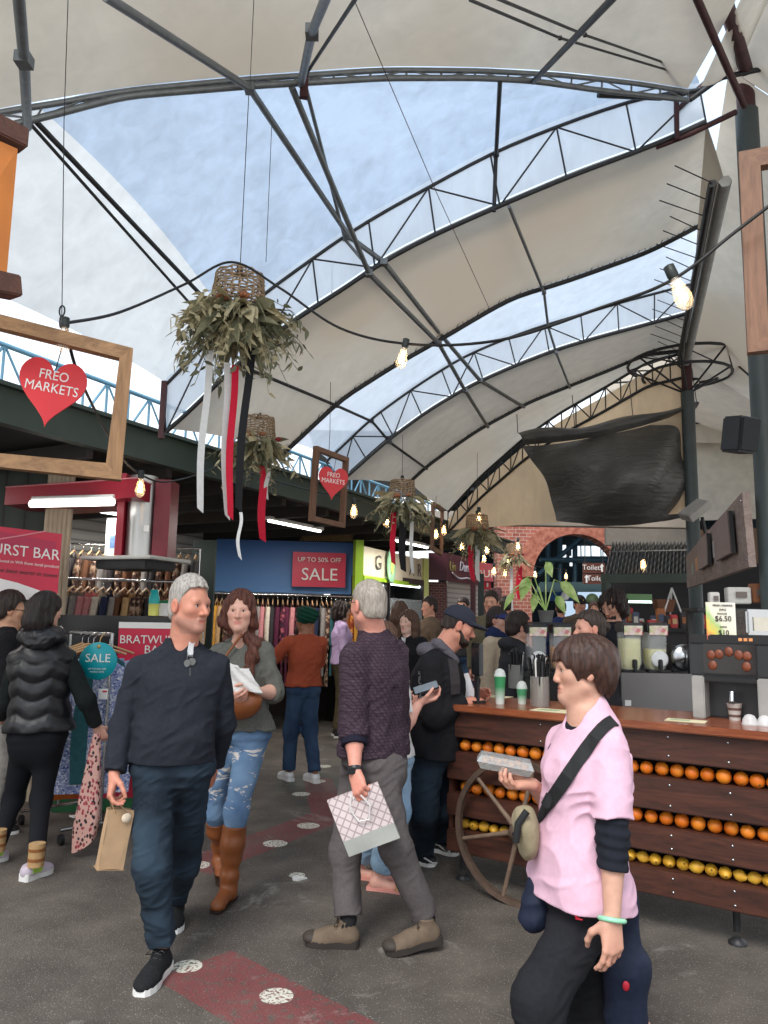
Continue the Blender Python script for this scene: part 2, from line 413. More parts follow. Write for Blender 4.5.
# purlins: tubes tied from arch to arch
def purlin(label, nodes, r=.02, mat=STEEL):
    r *= .75
    pts = [onplane(x, y, *ARCH[k]) + Vector((0, 0, -.03)) if isinstance(k, str) else P(x, y, k) for k, x, y in nodes]
    m = MB(); m.tube(pts, r, 8)
    for p in pts[1:-1]: m.box(p, (r * 2.6, r * 2.6, r * 2.2))
    o = m.build('roof_purlin', mat, loc=pts[0]); tag(o, label, 'roof bar', 'purlins between the roof trusses')
purlin('long grey purlin tube rising out of the top edge left of centre, crossing three trusses', [(2.9, 105, -4), ('a', 250, 84), ('b', 350, 234), ('b', 384, 259), ('c', 440, 331), ('d', 480, 378), ('e', 524, 405)], .03)
purlin('long grey purlin tube starting at the nearest truss beside the oxide red plate', [('a', 292, 83), ('b', 369, 270), ('c', 439, 341), ('d', 465, 388), ('e', 488, 425)], .03)
purlin('slim purlin tube just behind the thicker one under the blue sheet', [('a', 306, 83), ('b', 345, 236), ('b', 372, 268)], .018)
purlin('dark strut between white and blue roof sheets', [('a', 34, 114), ('b', 230, 322)], .022, DSTEEL)
purlin('thin dark rod below the strut between white and blue sheets', [('a', 30, 118), ('b', 222, 336)], .014, DSTEEL)
purlin('upright purlin bar under the right half of the blue sheet', [('a', 500, 77), ('b', 496, 152), ('b', 494, 208)], .022, DSTEEL)
purlin('purlin bar under the big cream sheet beside the clear strip', [('b', 509, 203), ('c', 544, 290), ('d', 548, 324), ('d', 556, 350), ('e', 570, 386)], .02)
purlin('low purlin bar running from behind the big dried wreath down to the eave', [('b', 240, 362), ('c', 337, 403), ('d', 372, 419), ('d', 390, 440), ('e', 427, 467)], .022, DSTEEL)
purlin('arched bar in the nearest cream sheet leaving by the top edge, near centre', [(2.7, 330, -12), (3.4, 312, 32), ('a', 301, 80)], .032)
purlin('thin slanting dark rod from the red plate to the top edge', [('a', 306, 70), (3.0, 358, -5)], .014, DSTEEL)
purlin('arched bar in the nearest cream sheet near the left edge', [(2.6, 18, -10), (3.0, 24, 60), ('a', 28, 122)], .032)
purlin('slanting bar from nearest truss to the top edge, right of centre', [('a', 533, 78), (3.1, 616, -5)], .025, DSTEEL)
purlin('thin slack cable pair under the nearest sheet reaching the near post', [(3.0, 470, 0), (4.0, 560, 38), ('a', 686, 72)], .010, DSTEEL)
purlin('thin cable above the slack cable reaching the near post', [(2.9, 496, -2), (4.0, 585, 35), ('a', 684, 66)], .010, DSTEEL)
m = MB(); c = onplane(304, 86, *ARCH['a']); m.box(c, (.05, .04, .16), .2); tag(m.build('gusset_plate', RUST, loc=c), 'oxide red plate clamped to nearest truss where purlins cross', 'bracket')

# posts with their ring hubs
def hub_post(x, y, r, top, label, hubz, ringr):
    t = thing('roof_post', label, 'post', (x, y, 0))
    m = MB(); m.lathe([(r * 1.5, 0), (r * 1.5, .02), (r, .03), (r, hubz - (.35 if x > 3 else -.44))], n=20); m.build('shaft', plain('grey_green_post', srgb(58, 66, 66), .5), t)
    m = MB(); m.lathe([(r * .8, hubz - .36), (r * .8, top)], n=16); m.build('mast', RUST, t)
    if x < 3: return t
    m = MB()
    for rr, z in ((ringr, hubz + .05), (ringr * .75, hubz - .12)):
        m.tube([(rr * math.cos(2 * math.pi * i / 24), rr * math.sin(2 * math.pi * i / 24), z) for i in range(25)], .02, 6)
    for i in range(8):
        a = 2 * math.pi * i / 8 + .3
        m.tube([(r * .8 * math.cos(a), r * .8 * math.sin(a), hubz - .34), (ringr * math.cos(a), ringr * math.sin(a), hubz + .05)], .014, 5)
        m.tube([(r * .8 * math.cos(a), r * .8 * math.sin(a), hubz + .2), (ringr * math.cos(a), ringr * math.sin(a), hubz + .05)], .012, 5)
        a2 = a + 2 * math.pi / 8
        m.tube([(ringr * math.cos(a), ringr * math.sin(a), hubz + .05), (ringr * .75 * math.cos(a2), ringr * .75 * math.sin(a2), hubz - .12)], .010, 4)
    m.build('ring_hub', RUST if x < 3 else DSTEEL, t)
    return t
npost = hub_post(2.79, 5.45, .085, 5.95, 'dark grey round post carrying the roof, near the right edge', 5.12, .42)
fpost = hub_post(4.02, 9.8, .085, 5.3, 'dark slim roof post beside the hanging black tarp', 5.0, .75)
# oxide red struts at the near post and the edge beam between both posts
def strut(label, pts, r, mat=RUST, sq=False):
    m = MB(); m.tube(pts, r, 6 if not sq else 4); tag(m.build('roof_strut', mat, loc=pts[0]), label, 'roof bar')
strut('oxide red strut slanting from the top edge onto the near post', [P(694, -8, 4.2), P(744, 106, 5.3)], .026)
strut('heavy oxide red strut beside the near post top, reaching the top edge', [P(722, -8, 4.4), P(746, 70, 5.25)], .05)
strut('dark red brace from near post hub toward the second truss', [P(676, 112, 5.45), P(724, 66, 5.35)], .028)
strut('short upright oxide red bracket at the second truss end', [P(676, 82, 5.4), P(677, 140, 5.4)], .02)
strut('lower dark red arm from near post to the second truss', [P(656, 147, 5.5), P(690, 134, 5.42), P(736, 112, 5.38)], .022)
strut('dark bar under the first truss end by the near post', [P(598, 95, 5.1), P(660, 98, 5.25), P(700, 90, 5.3)], .02, DSTEEL)
strut('long dark bar from the nearest truss end past the near post to the right edge', [P(690, 100, 5.3), P(720, 78, 5.25), P(775, 66, 5.2)], .02, DSTEEL)
strut('grey edge beam between near and far posts', [Vector((2.62, 5.5, 5.0)), Vector((3.98, 9.7, 5.02))], .05, plain('pale_beam', srgb(150, 150, 146), .6))
strut('dark edge cable beside the grey beam between both posts', [Vector((2.52, 5.5, 4.98)), Vector((3.88, 9.7, 5.0))], .035, DSTEEL)
m = MB()
for i in range(18):
    u = i / 17; b = Vector((2.52 + 1.36 * u, 5.5 + 4.2 * u, 4.98)); m.tube([b, b + Vector((-.30 - .05 * (i % 3), -.02, .13))], .006, 3)
tag(m.build('lacing_cord', DSTEEL, loc=(2.52, 5.5, 4.98)), 'row of short dark lacing cords tying cream sheet to edge cable', 'cord', kind='stuff')
# lattice frame seen through the right-hand gap
t = thing('roof_truss', 'small square lattice boom leaning behind the brown frame at right', 'roof truss', P(722, 350, 11))
m = MB(); A0, A1, B0, B1 = P(716, 345, 11), P(752, 225, 10.2), P(738, 348, 11), P(775, 228, 10.2)
lattice(m, line(A0, A1), line(B0, B1), 10, .012, .02); o = m.build('lattice', DSTEEL, t, t.location); o.location = (0, 0, 0)
strut('thin cross rod behind the brown frame, sloping down right', [P(722, 226, 11), P(770, 275, 11)], .012, DSTEEL)
strut('thin level rod behind the brown frame', [P(716, 258, 11), P(775, 248, 11)], .012, DSTEEL)
strut('long rod from far post hub down toward the near post', [P(699, 382, 10.2), P(752, 374, 9.8)], .014, DSTEEL)
strut('rod from the far hub to near post, steep', [P(726, 355, 9.9), P(752, 378, 9.0)], .014, DSTEEL)

# eave: green fascia, lit truss gutter
_e0, _e1 = G(0, 381, 3.18), G(383, 501, 3.18)
EVX = (_e1 - _e0).normalized(); EVN = Vector((-EVX.y, EVX.x, 0))      # along the eave, away from the hall
EO = Vector((_e0.x, _e0.y, 0))
def ev(s, out, z): return EO + EVX * s + EVN * out + Vector((0, 0, z))
GREEN = plain('dark_green_paint', srgb(54, 66, 58), .55, 0, .15, 4)
DKGREEN = plain('green_black_boards', srgb(26, 40, 38), .6, 0, .2, 3)
m = MB(); r3 = Matrix(((EVX.x, EVN.x, 0), (EVX.y, EVN.y, 0), (0, 0, 1)))
m.box(ev(3.5, .05, 3.02), (15.4, .10, .26), r3); m.box(ev(3.5, .02, 3.16), (15.4, .16, .03), r3)
tag(m.build('trim', GREEN), kind='structure')
t = thing('eave_truss', 'lattice girder coloured pale blue by sky glare, in the bright gap above the green fascia', 'roof truss', ev(-3, .25, 3.18))
m = MB(); lattice(m, line(ev(-3, .35, 3.62), ev(8.5, .35, 3.5), 2), line(ev(-3, .35, 3.2), ev(8.5, .35, 3.2), 2), 46, .012, .02)
o = m.build('lattice', plain('sky_washed_steel', srgb(120, 170, 195), .5), t, t.location); o.location = (0, 0, 0)  # glare of the overexposed sky is put into the steel colour
t = thing('truss_stub', 'oxide red upright at the eave end of the second truss', 'bracket', P(163, 432, 6.25))
m = MB(); m.box((P(163, 388, 6.25) + P(163, 432, 6.25)) / 2, (.045, .045, .5)); o = m.build('upright', RUST, t, t.location); o.location = (0, 0, 0)
# shed behind the fascia: dark ceiling, back wall, purlins
m = MB(); m.grid(lambda u, v: ev(-4 + 14 * u, .1 + 4.2 * v, 2.98 - .0 * v), 4, 4); 
DARK = plain('dark_shed_lining', srgb(30, 30, 30), .8, 0, .3, 3)
tag(m.build('ceiling', DARK), kind='structure')
m = MB()
for i in range(15):
    s = -3.6 + i * .9; m.box(ev(s, 2.1, 2.88), (.07, 4.0, .13), r3)
tag(m.build('ceiling', plain('shed_rafter', srgb(48, 44, 42), .8)), kind='structure')
for i, (s, out_) in enumerate(((-2.2, 2.3), (.6, 2.3), (3.2, 2.3), (5.0, .9), (7.6, .45))):  # out-of-view battens added to brighten the stalls
    c = ev(s, out_, 2.78); t = thing('tube_light', 'unseen fill batten added under the shed rafters, %s from the left end' % ('first', 'second', 'third', 'fourth', 'fifth')[i], 'lamp', c, math.atan2(EVX.y, EVX.x))
    m = MB(); m.tube([(-.6, 0, 0), (.6, 0, 0)], .018, 8); m.build('tube', glow('added_shed_tube', (1, .97, .92, 1), 6), t); m = MB(); m.box((0, 0, .035), (1.26, .09, .04), None, .004); m.build('batten', WHITE, t)
    L_ = bpy.data.lights.new('added_tube_glow', 'AREA'); L_.shape = 'RECTANGLE'; L_.size = 1.2; L_.size_y = .08; L_.energy = 34; L_.color = (1, .96, .9); lo = link(bpy.data.objects.new('added_tube_glow', L_)); lo.location = (0, 0, -.03); lo.parent = t
sid, t_ = newmat('grey_siding'); v = t_.coord()
wv = t_.n('ShaderNodeTexWave', bands_direction='Z'); wv.inputs['Scale'].default_value = 2.2; t_.l(v, wv.inputs[0])
t_.bsdf(t_.ramp(wv.outputs['Fac'], [(.0, srgb(120, 120, 118)), (.12, srgb(176, 176, 172)), (1, srgb(190, 190, 186))]), .7, 0, t_.bump(wv.outputs['Fac'], .4, .01))
m = MB(); m.grid(lambda u, v: ev(-4 + 14 * u, 3.6, 3.0 * v), 4, 3); tag(m.build('wall_left', sid), kind='structure')

# ================================================================== FLOOR
fm, t = newmat('asphalt'); v = t.coord()
n1 = t.noise(v, 3.0, 5, .6); n2 = t.vor(v, 95); n3 = t.noise(v, 160, 2); n4 = t.noise(v, .8, 3)
base = t.ramp(t.math('ADD', t.math('MULTIPLY', n1, .6), t.math('MULTIPLY', n4, .4)), [(.35, srgb(72, 66, 61)), (.5, srgb(90, 83, 77)), (.68, srgb(112, 104, 96))])
base = t.mix(t.ramp(n2, [(.10, (1, 1, 1)), (.28, (0, 0, 0))]), base, t.ramp(n3, [(.4, srgb(70, 65, 61)), (.62, srgb(188, 181, 170))]))
def wobble(vec, amt): return None
sxyz = t.n('ShaderNodeSeparateXYZ'); 
wob = t.n('ShaderNodeMix', data_type='RGBA'); wob.inputs[0].default_value = .012
nz = t.n('ShaderNodeTexNoise'); nz.inputs['Scale'].default_value = 14; t.l(v, nz.inputs[0])
t.l(v, wob.inputs[6]); t.l(nz.outputs['Color'], wob.inputs[7]); t.l(wob.outputs[2], sxyz.inputs[0])
X, Y = sxyz.outputs[0], sxyz.outputs[1]
def seg_mask(p, q, w):
    """1 inside a painted bar from p to q, half width w"""
    d = (q - p); L = d.length; ux, uy = d.x / L, d.y / L
    a = t.math('ADD', t.math('MULTIPLY', t.math('SUBTRACT', X, p.x), ux), t.math('MULTIPLY', t.math('SUBTRACT', Y, p.y), uy))
    b = t.math('ADD', t.math('MULTIPLY', t.math('SUBTRACT', X, p.x), -uy), t.math('MULTIPLY', t.math('SUBTRACT', Y, p.y), ux))
    i1 = t.math('LESS_THAN', t.math('ABSOLUTE', b), w)
    i2 = t.math('LESS_THAN', t.math('ABSOLUTE', t.math('SUBTRACT', a, L / 2)), L / 2)
    return t.math('MULTIPLY', i1, i2)
wear = t.ramp(t.noise(v, 26, 4, .7), [(.36, (0, 0, 0)), (.5, (1, 1, 1))])
g = lambda x, y: G(x, y).to_2d()
redm = None
for p, q, w in ((g(196, 968), g(345, 1050), .20), (g(190, 872), g(330, 818), .17), (g(330, 818), g(318, 780), .14)):
    s = seg_mask(p, q, w); redm = s if redm is None else t.math('MAXIMUM', redm, s)
base = t.mix(t.math('MULTIPLY', redm, t.math('MULTIPLY', wear, .62)), base, srgb(136, 58, 62))
grn = t.ramp(t.noise(v, .9, 3), [(.52, (0, 0, 0)), (.62, (1, 1, 1))])
gb_ = seg_mask(g(130, 860), g(340, 770), .75)
base = t.mix(t.math('MULTIPLY', t.math('MULTIPLY', gb_, grn), t.math('MULTIPLY', wear, .35)), base, srgb(84, 104, 96))
chalk = t.math('MULTIPLY', t.ramp(t.noise(v, 2.1, 5, .7, 1.0), [(.60, (0, 0, 0)), (.68, (1, 1, 1))]), t.math('MULTIPLY', wear, .4))
base = t.mix(chalk, base, srgb(170, 168, 162))
dots = None
for px, py, r in ((189, 970, .065), (278, 1000, .07), (197, 868, .085), (276, 846, .085), (309, 828, .085), (302, 796, .08), (318, 783, .08), (324, 768, .08), (298, 878, .05)):
    c = g(px, py)
    dd = t.math('SQRT', t.math('ADD', t.math('POWER', t.math('ABSOLUTE', t.math('SUBTRACT', X, c.x)), 2), t.math('POWER', t.math('ABSOLUTE', t.math('SUBTRACT', Y, c.y)), 2)))
    s = t.math('LESS_THAN', dd, r); dots = s if dots is None else t.math('MAXIMUM', dots, s)
dw = t.ramp(t.noise(v, 60, 3), [(.40, (0, 0, 0)), (.5, (1, 1, 1))])
base = t.mix(t.math('MULTIPLY', dots, t.math('MULTIPLY', dw, .9)), base, srgb(222, 220, 206))
t.bsdf(base, .8, 0, t.bump(t.math('ADD', n2, t.math('MULTIPLY', n3, .5)), .5, .006), Specular_IOR_Level=.3)
m = MB(); m.add([(-9, -3, 0), (12, -3, 0), (12, 30, 0), (-9, 30, 0)], [(0, 1, 2, 3)], False)
tag(m.build('floor', fm), kind='structure')
# ================================================================== BODY BUILDER (distance fields -> one continuous mesh)
A3 = lambda v: np.array([v[0], v[1], v[2]], float)
def nrm(v): v = A3(v); return v / max(np.linalg.norm(v), 1e-9)
class Prim:
    def __init__(s, fn, lo, hi, k=.02, op='add'): s.fn, s.lo, s.hi, s.k, s.op = fn, np.array(lo), np.array(hi), k, op
def cone(a, b, ra, rb=None, k=.02, op='add', flat=None, cut=None):
    """tapered limb a->b; flat=(dir, f) squeezes along dir; cut=[(point, dir)] keeps the side dir points away from"""
    a, b = A3(a), A3(b); rb = ra if rb is None else rb; ba = b - a; L2 = max(ba @ ba, 1e-9); rm = max(ra, rb)
    cut = [(A3(p), nrm(d)) for p, d in (cut or [])]
    if flat: fd, ff = nrm(flat[0]), flat[1]
    def fn(x, y, z):
        px, py, pz = x - a[0], y - a[1], z - a[2]
        t = np.clip((px * ba[0] + py * ba[1] + pz * ba[2]) / L2, 0, 1)
        px, py, pz = px - t * ba[0], py - t * ba[1], pz - t * ba[2]
        if flat:
            q = (px * fd[0] + py * fd[1] + pz * fd[2]) * (ff - 1); px, py, pz = px + q * fd[0], py + q * fd[1], pz + q * fd[2]
        d = np.sqrt(px * px + py * py + pz * pz) - (ra + (rb - ra) * t)
        if flat: d = d / max(1, ff ** .5)
        for p, n in cut: d = np.maximum(d, (x - p[0]) * n[0] + (y - p[1]) * n[1] + (z - p[2]) * n[2])
        return d
    rr = rm * (1 if not flat or flat[1] >= 1 else 1 / flat[1])
    return Prim(fn, np.minimum(a, b) - rr, np.maximum(a, b) + rr, k, op)
def ell(c, r, M=None, k=.02, op='add', cut=None):
    c, r = A3(c), A3(r); M = np.eye(3) if M is None else np.array(M); cut = [(A3(p), nrm(d)) for p, d in (cut or [])]
    def fn(x, y, z):
        px, py, pz = x - c[0], y - c[1], z - c[2]
        q = [(px * M[i][0] + py * M[i][1] + pz * M[i][2]) / r[i] for i in range(3)]
        k0 = np.sqrt(q[0] ** 2 + q[1] ** 2 + q[2] ** 2); k1 = np.sqrt((q[0] / r[0]) ** 2 + (q[1] / r[1]) ** 2 + (q[2] / r[2]) ** 2) + 1e-6
        d = np.where(k0 < .05, -r.min(), k0 * (k0 - 1) / k1)
        for p, n in cut: d = np.maximum(d, (x - p[0]) * n[0] + (y - p[1]) * n[1] + (z - p[2]) * n[2])
        return d
    ext = np.sqrt((M.T ** 2) @ (r ** 2)) if True else r.max()
    return Prim(fn, c - ext, c + ext, k, op)
def torso(A, B, side, tbl, k=.03, side2=None, op='add', ex=2.3):
    """stack of ellipses along A->B; tbl rows (t, half width, half depth, forward offset); side2: side vector at the top"""
    A, B = A3(A), A3(B); ax = B - A; L = np.linalg.norm(ax); ax = ax / L
    def orth(s): s = nrm(s); s = s - ax * (s @ ax); return nrm(s)
    s0 = orth(side); s1 = orth(side2) if side2 is not None else s0
    T = np.array([r[0] for r in tbl]); WA = np.array([r[1] for r in tbl]); WB = np.array([r[2] for r in tbl]); OF = np.array([r[3] if len(r) > 3 else 0 for r in tbl])
    tt = np.linspace(T[0], T[-1], 80); 
    def sm(v):
        w = np.interp(tt, T, v)
        for _ in range(3): w[1:-1] = (w[:-2] + 2 * w[1:-1] + w[2:]) / 4
        return w
    WA_, WB_, OF_ = sm(WA), sm(WB), sm(OF)
    def fn(x, y, z):
        px, py, pz = x - A[0], y - A[1], z - A[2]
        h = px * ax[0] + py * ax[1] + pz * ax[2]; t = h / L; tc_ = np.clip(t, T[0], T[-1]); idx = (tc_ - T[0]) / (T[-1] - T[0])
        idx = np.clip(idx * 79, 0, 78.999); i0 = idx.astype(np.int32); fr = idx - i0
        L1 = lambda w: w[i0] * (1 - fr) + w[i0 + 1] * fr
        a, b, of = L1(WA_), L1(WB_), L1(OF_)
        u = np.clip(t, 0, 1)[..., None]; s = s0 * (1 - u) + s1 * u; s = s / np.linalg.norm(s, axis=-1, keepdims=True)
        f = np.cross(ax, s)                                     # forward = up x right
        lx = px * s[..., 0] + py * s[..., 1] + pz * s[..., 2]; ly = px * f[..., 0] + py * f[..., 1] + pz * f[..., 2] - of
        qa, qb = np.abs(lx) / a, np.abs(ly) / b
        k0 = (qa ** ex + qb ** ex) ** (1 / ex) + 1e-6; k1 = np.sqrt((qa / a) ** 2 + (qb / b) ** 2) + 1e-6
        d = np.where(k0 < .15, -np.minimum(a, b) * .85, k0 * (k0 - 1) / k1)
        e = np.maximum((T[0] - t), (t - T[-1])) * L
        return np.where(e > 0, np.hypot(np.maximum(d, 0), e), np.maximum(d, e))
    m = max(WA.max(), (WB + np.abs(OF)).max()); p0, p1 = A + ax * L * T[0], A + ax * L * T[-1]
    return Prim(fn, np.minimum(p0, p1) - m, np.maximum(p0, p1) + m, k, op)
def union(prims, k=.02, k2=None, cut=None, op='add'):
    """several prims joined first (own blend), then cut by planes, as one prim"""
    cut = [(A3(p), nrm(d)) for p, d in (cut or [])]
    def fn(x, y, z):
        d = None
        for p in prims:
            e = p.fn(x, y, z)
            if d is None: d = e
            elif p.op == 'sub': d = -smin(-d, e, p.k)
            else: d = smin(d, e, p.k)
        for q, n in cut: d = np.maximum(d, (x - q[0]) * n[0] + (y - q[1]) * n[1] + (z - q[2]) * n[2])
        return d
    lo = np.min([p.lo for p in prims], 0); hi = np.max([p.hi for p in prims], 0)
    return Prim(fn, lo, hi, k, op)
def smin(a, b, k):
    h = np.maximum(k - np.abs(a - b), 0) / k
    return np.minimum(a, b) - h * h * k * .25
_LAT = np.random.RandomState(11).rand(24, 24, 24).astype(np.float32) * 2 - 1
def vnoise(x, y, z):
    x, y, z = np.broadcast_arrays(x, y, z); i = [np.floor(q).astype(np.int32) for q in (x, y, z)]
    f = [q - k for q, k in zip((x, y, z), i)]; f = [q * q * (3 - 2 * q) for q in f]; a = [k % 24 for k in i]; b = [(k + 1) % 24 for k in i]
    L = _LAT; g = lambda u, v, w: L[u, v, w]
    c00 = g(a[0], a[1], a[2]) * (1 - f[0]) + g(b[0], a[1], a[2]) * f[0]; c10 = g(a[0], b[1], a[2]) * (1 - f[0]) + g(b[0], b[1], a[2]) * f[0]
    c01 = g(a[0], a[1], b[2]) * (1 - f[0]) + g(b[0], a[1], b[2]) * f[0]; c11 = g(a[0], b[1], b[2]) * (1 - f[0]) + g(b[0], b[1], b[2]) * f[0]
    return (c00 * (1 - f[1]) + c10 * f[1]) * (1 - f[2]) + (c01 * (1 - f[1]) + c11 * f[1]) * f[2]
def sinnoise(x, y, z, f, seed=0):
    o = seed * 3.7
    return vnoise(x * f + o, y * f + 1.3 * o, z * f + .7 * o)
def folds(amp=.006, f=22, seed=1, down=.35):
    """cloth folds: soft ridges in slanted directions; down < 1 hangs them, > 1 crumples across"""
    def fn(x, y, z):
        w = .03 * sinnoise(x, y, z, 9, seed + 9)
        r = 1 - 2 * np.abs(sinnoise(x + w, y + w, (z + .45 * x) * down, f * .55, seed))
        r2 = 1 - 2 * np.abs(sinnoise(x, y, (z - .5 * x + w) * max(1.0, down * 2), f * .9, seed + 5))
        return -amp * (.75 * r + .5 * r2 - .3)
    return fn
def strands(amp=.004, f=150, seed=3, c=None):
    def fn(x, y, z):
        a = np.arctan2(y - c[1], x - c[0]) if c is not None else x * 6
        return amp * (np.sin(a * f * .08 + 3 * np.sin(z * 9)) * .6 + sinnoise(x, y, z * .25, f * .6, seed) * .7)
    return fn
def mesh_field(prims, h, disp=None):
    lo = np.min([p.lo for p in prims if p.op == 'add'], 0) - 3 * h - .012; hi = np.max([p.hi for p in prims if p.op == 'add'], 0) + 3 * h + .012
    n = np.ceil((hi - lo) / h).astype(int) + 1
    g = [lo[i] + h * np.arange(n[i]) for i in range(3)]; D = np.full(n, .15, np.float32)
    for p in prims:
        i0 = np.maximum(np.floor((p.lo - p.k - 2.5 * h - .01 - lo) / h).astype(int), 0); i1 = np.minimum(np.ceil((p.hi + p.k + 2.5 * h + .01 - lo) / h).astype(int) + 1, n)
        if np.any(i1 <= i0): continue
        sl = tuple(slice(a, b) for a, b in zip(i0, i1))
        x, y, z = g[0][sl[0]][:, None, None], g[1][sl[1]][None, :, None], g[2][sl[2]][None, None, :]
        d = p.fn(x, y, z)
        if p.op == 'add': D[sl] = smin(D[sl], d, p.k)
        else: D[sl] = -smin(-D[sl], d, p.k)
    if disp is not None:
        nb = np.abs(D) < .03; I = np.nonzero(nb)
        D[I] += disp(g[0][I[0]], g[1][I[1]], g[2][I[2]])
    D[0] = D[-1] = .1; D[:, 0] = D[:, -1] = .1; D[:, :, 0] = D[:, :, -1] = .1
    return surf_nets(D, lo, h)
def surf_nets(D, lo, h):
    S = D < 0; n = np.array(D.shape)
    c = np.zeros(n - 1, np.uint8)
    for dx in (0, 1):
        for dy in (0, 1):
            for dz in (0, 1): c += S[dx:n[0] - 1 + dx, dy:n[1] - 1 + dy, dz:n[2] - 1 + dz]
    I = np.argwhere((c > 0) & (c < 8)); idx = -np.ones(n - 1, np.int32); idx[tuple(I.T)] = np.arange(len(I))
    acc = np.zeros((len(I), 3)); cnt = np.zeros(len(I))
    cor = [(a, b, e) for a in (0, 1) for b in (0, 1) for e in (0, 1)]
    val = {q: D[I[:, 0] + q[0], I[:, 1] + q[1], I[:, 2] + q[2]] for q in cor}
    for q in cor:
        for ax in range(3):
            if q[ax]: continue
            r = list(q); r[ax] = 1; r = tuple(r); a, b = val[q], val[r]; m = (a < 0) != (b < 0)
            t = np.where(m, a / np.where(np.abs(a - b) < 1e-9, 1, a - b), 0); pnt = np.tile(np.array(q, float), (len(I), 1)); pnt[:, ax] = t
            acc += np.where(m[:, None], pnt, 0); cnt += m
    V = lo + h * (I + acc / np.maximum(cnt, 1)[:, None]); F = []
    for ax in range(3):
        u, w = (ax + 1) % 3, (ax + 2) % 3
        a = S; sl0 = [slice(1, -1)] * 3; sl0[ax] = slice(0, -1); sl1 = list(sl0); sl1[ax] = slice(1, None)
        s0, s1 = S[tuple(sl0)], S[tuple(sl1)]; E = np.argwhere(s0 != s1)
        fl = s0[tuple(E.T)]
        E = E + 1; E[:, ax] -= 1
        def at(du, dw):
            q = E.copy(); q[:, u] -= du; q[:, w] -= dw; return idx[tuple(q.T)]
        q = np.stack([at(1, 1), at(0, 1), at(0, 0), at(1, 0)], 1); q[~fl] = q[~fl][:, ::-1]; F.append(q)
    return V, np.concatenate(F)

# ------------------------------------------------------------------ skin, hair, cloth
def skin_mat(name, col, rough=.5):
    m, t = newmat(name); a = t.n('ShaderNodeAttribute', attribute_name='tint'); v = t.coord()
    c = t.mix(1.0, a.outputs['Color'], t.ramp(t.noise(v, 45, 4), [(.3, (.93, .90, .90)), (.7, (1.05, 1.03, 1.02))]), 'MULTIPLY')
    t.bsdf(c, rough, 0, t.bump(t.noise(v, 240, 3), .12, .002), Subsurface_Weight=.08, Subsurface_Radius=(.012, .005, .003), Subsurface_Scale=1.0, Specular_IOR_Level=.35); return m
SKIN = skin_mat('skin', None)
def hair_mat(name, dark, light, rough=.5):
    m, t = newmat(name); v = t.coord(scale=(1, 1, .15)); n1 = t.noise(v, 120, 4, .7)
    t.bsdf(t.ramp(n1, [(.3, dark), (.7, light)]), rough, 0, t.bump(n1, .6, .006), Specular_IOR_Level=.35); return m
EYEW = plain('eye_white', srgb(226, 220, 214), .25, 0, .02); EYED = plain('eye_iris', srgb(52, 42, 36), .2, 0, .05); 

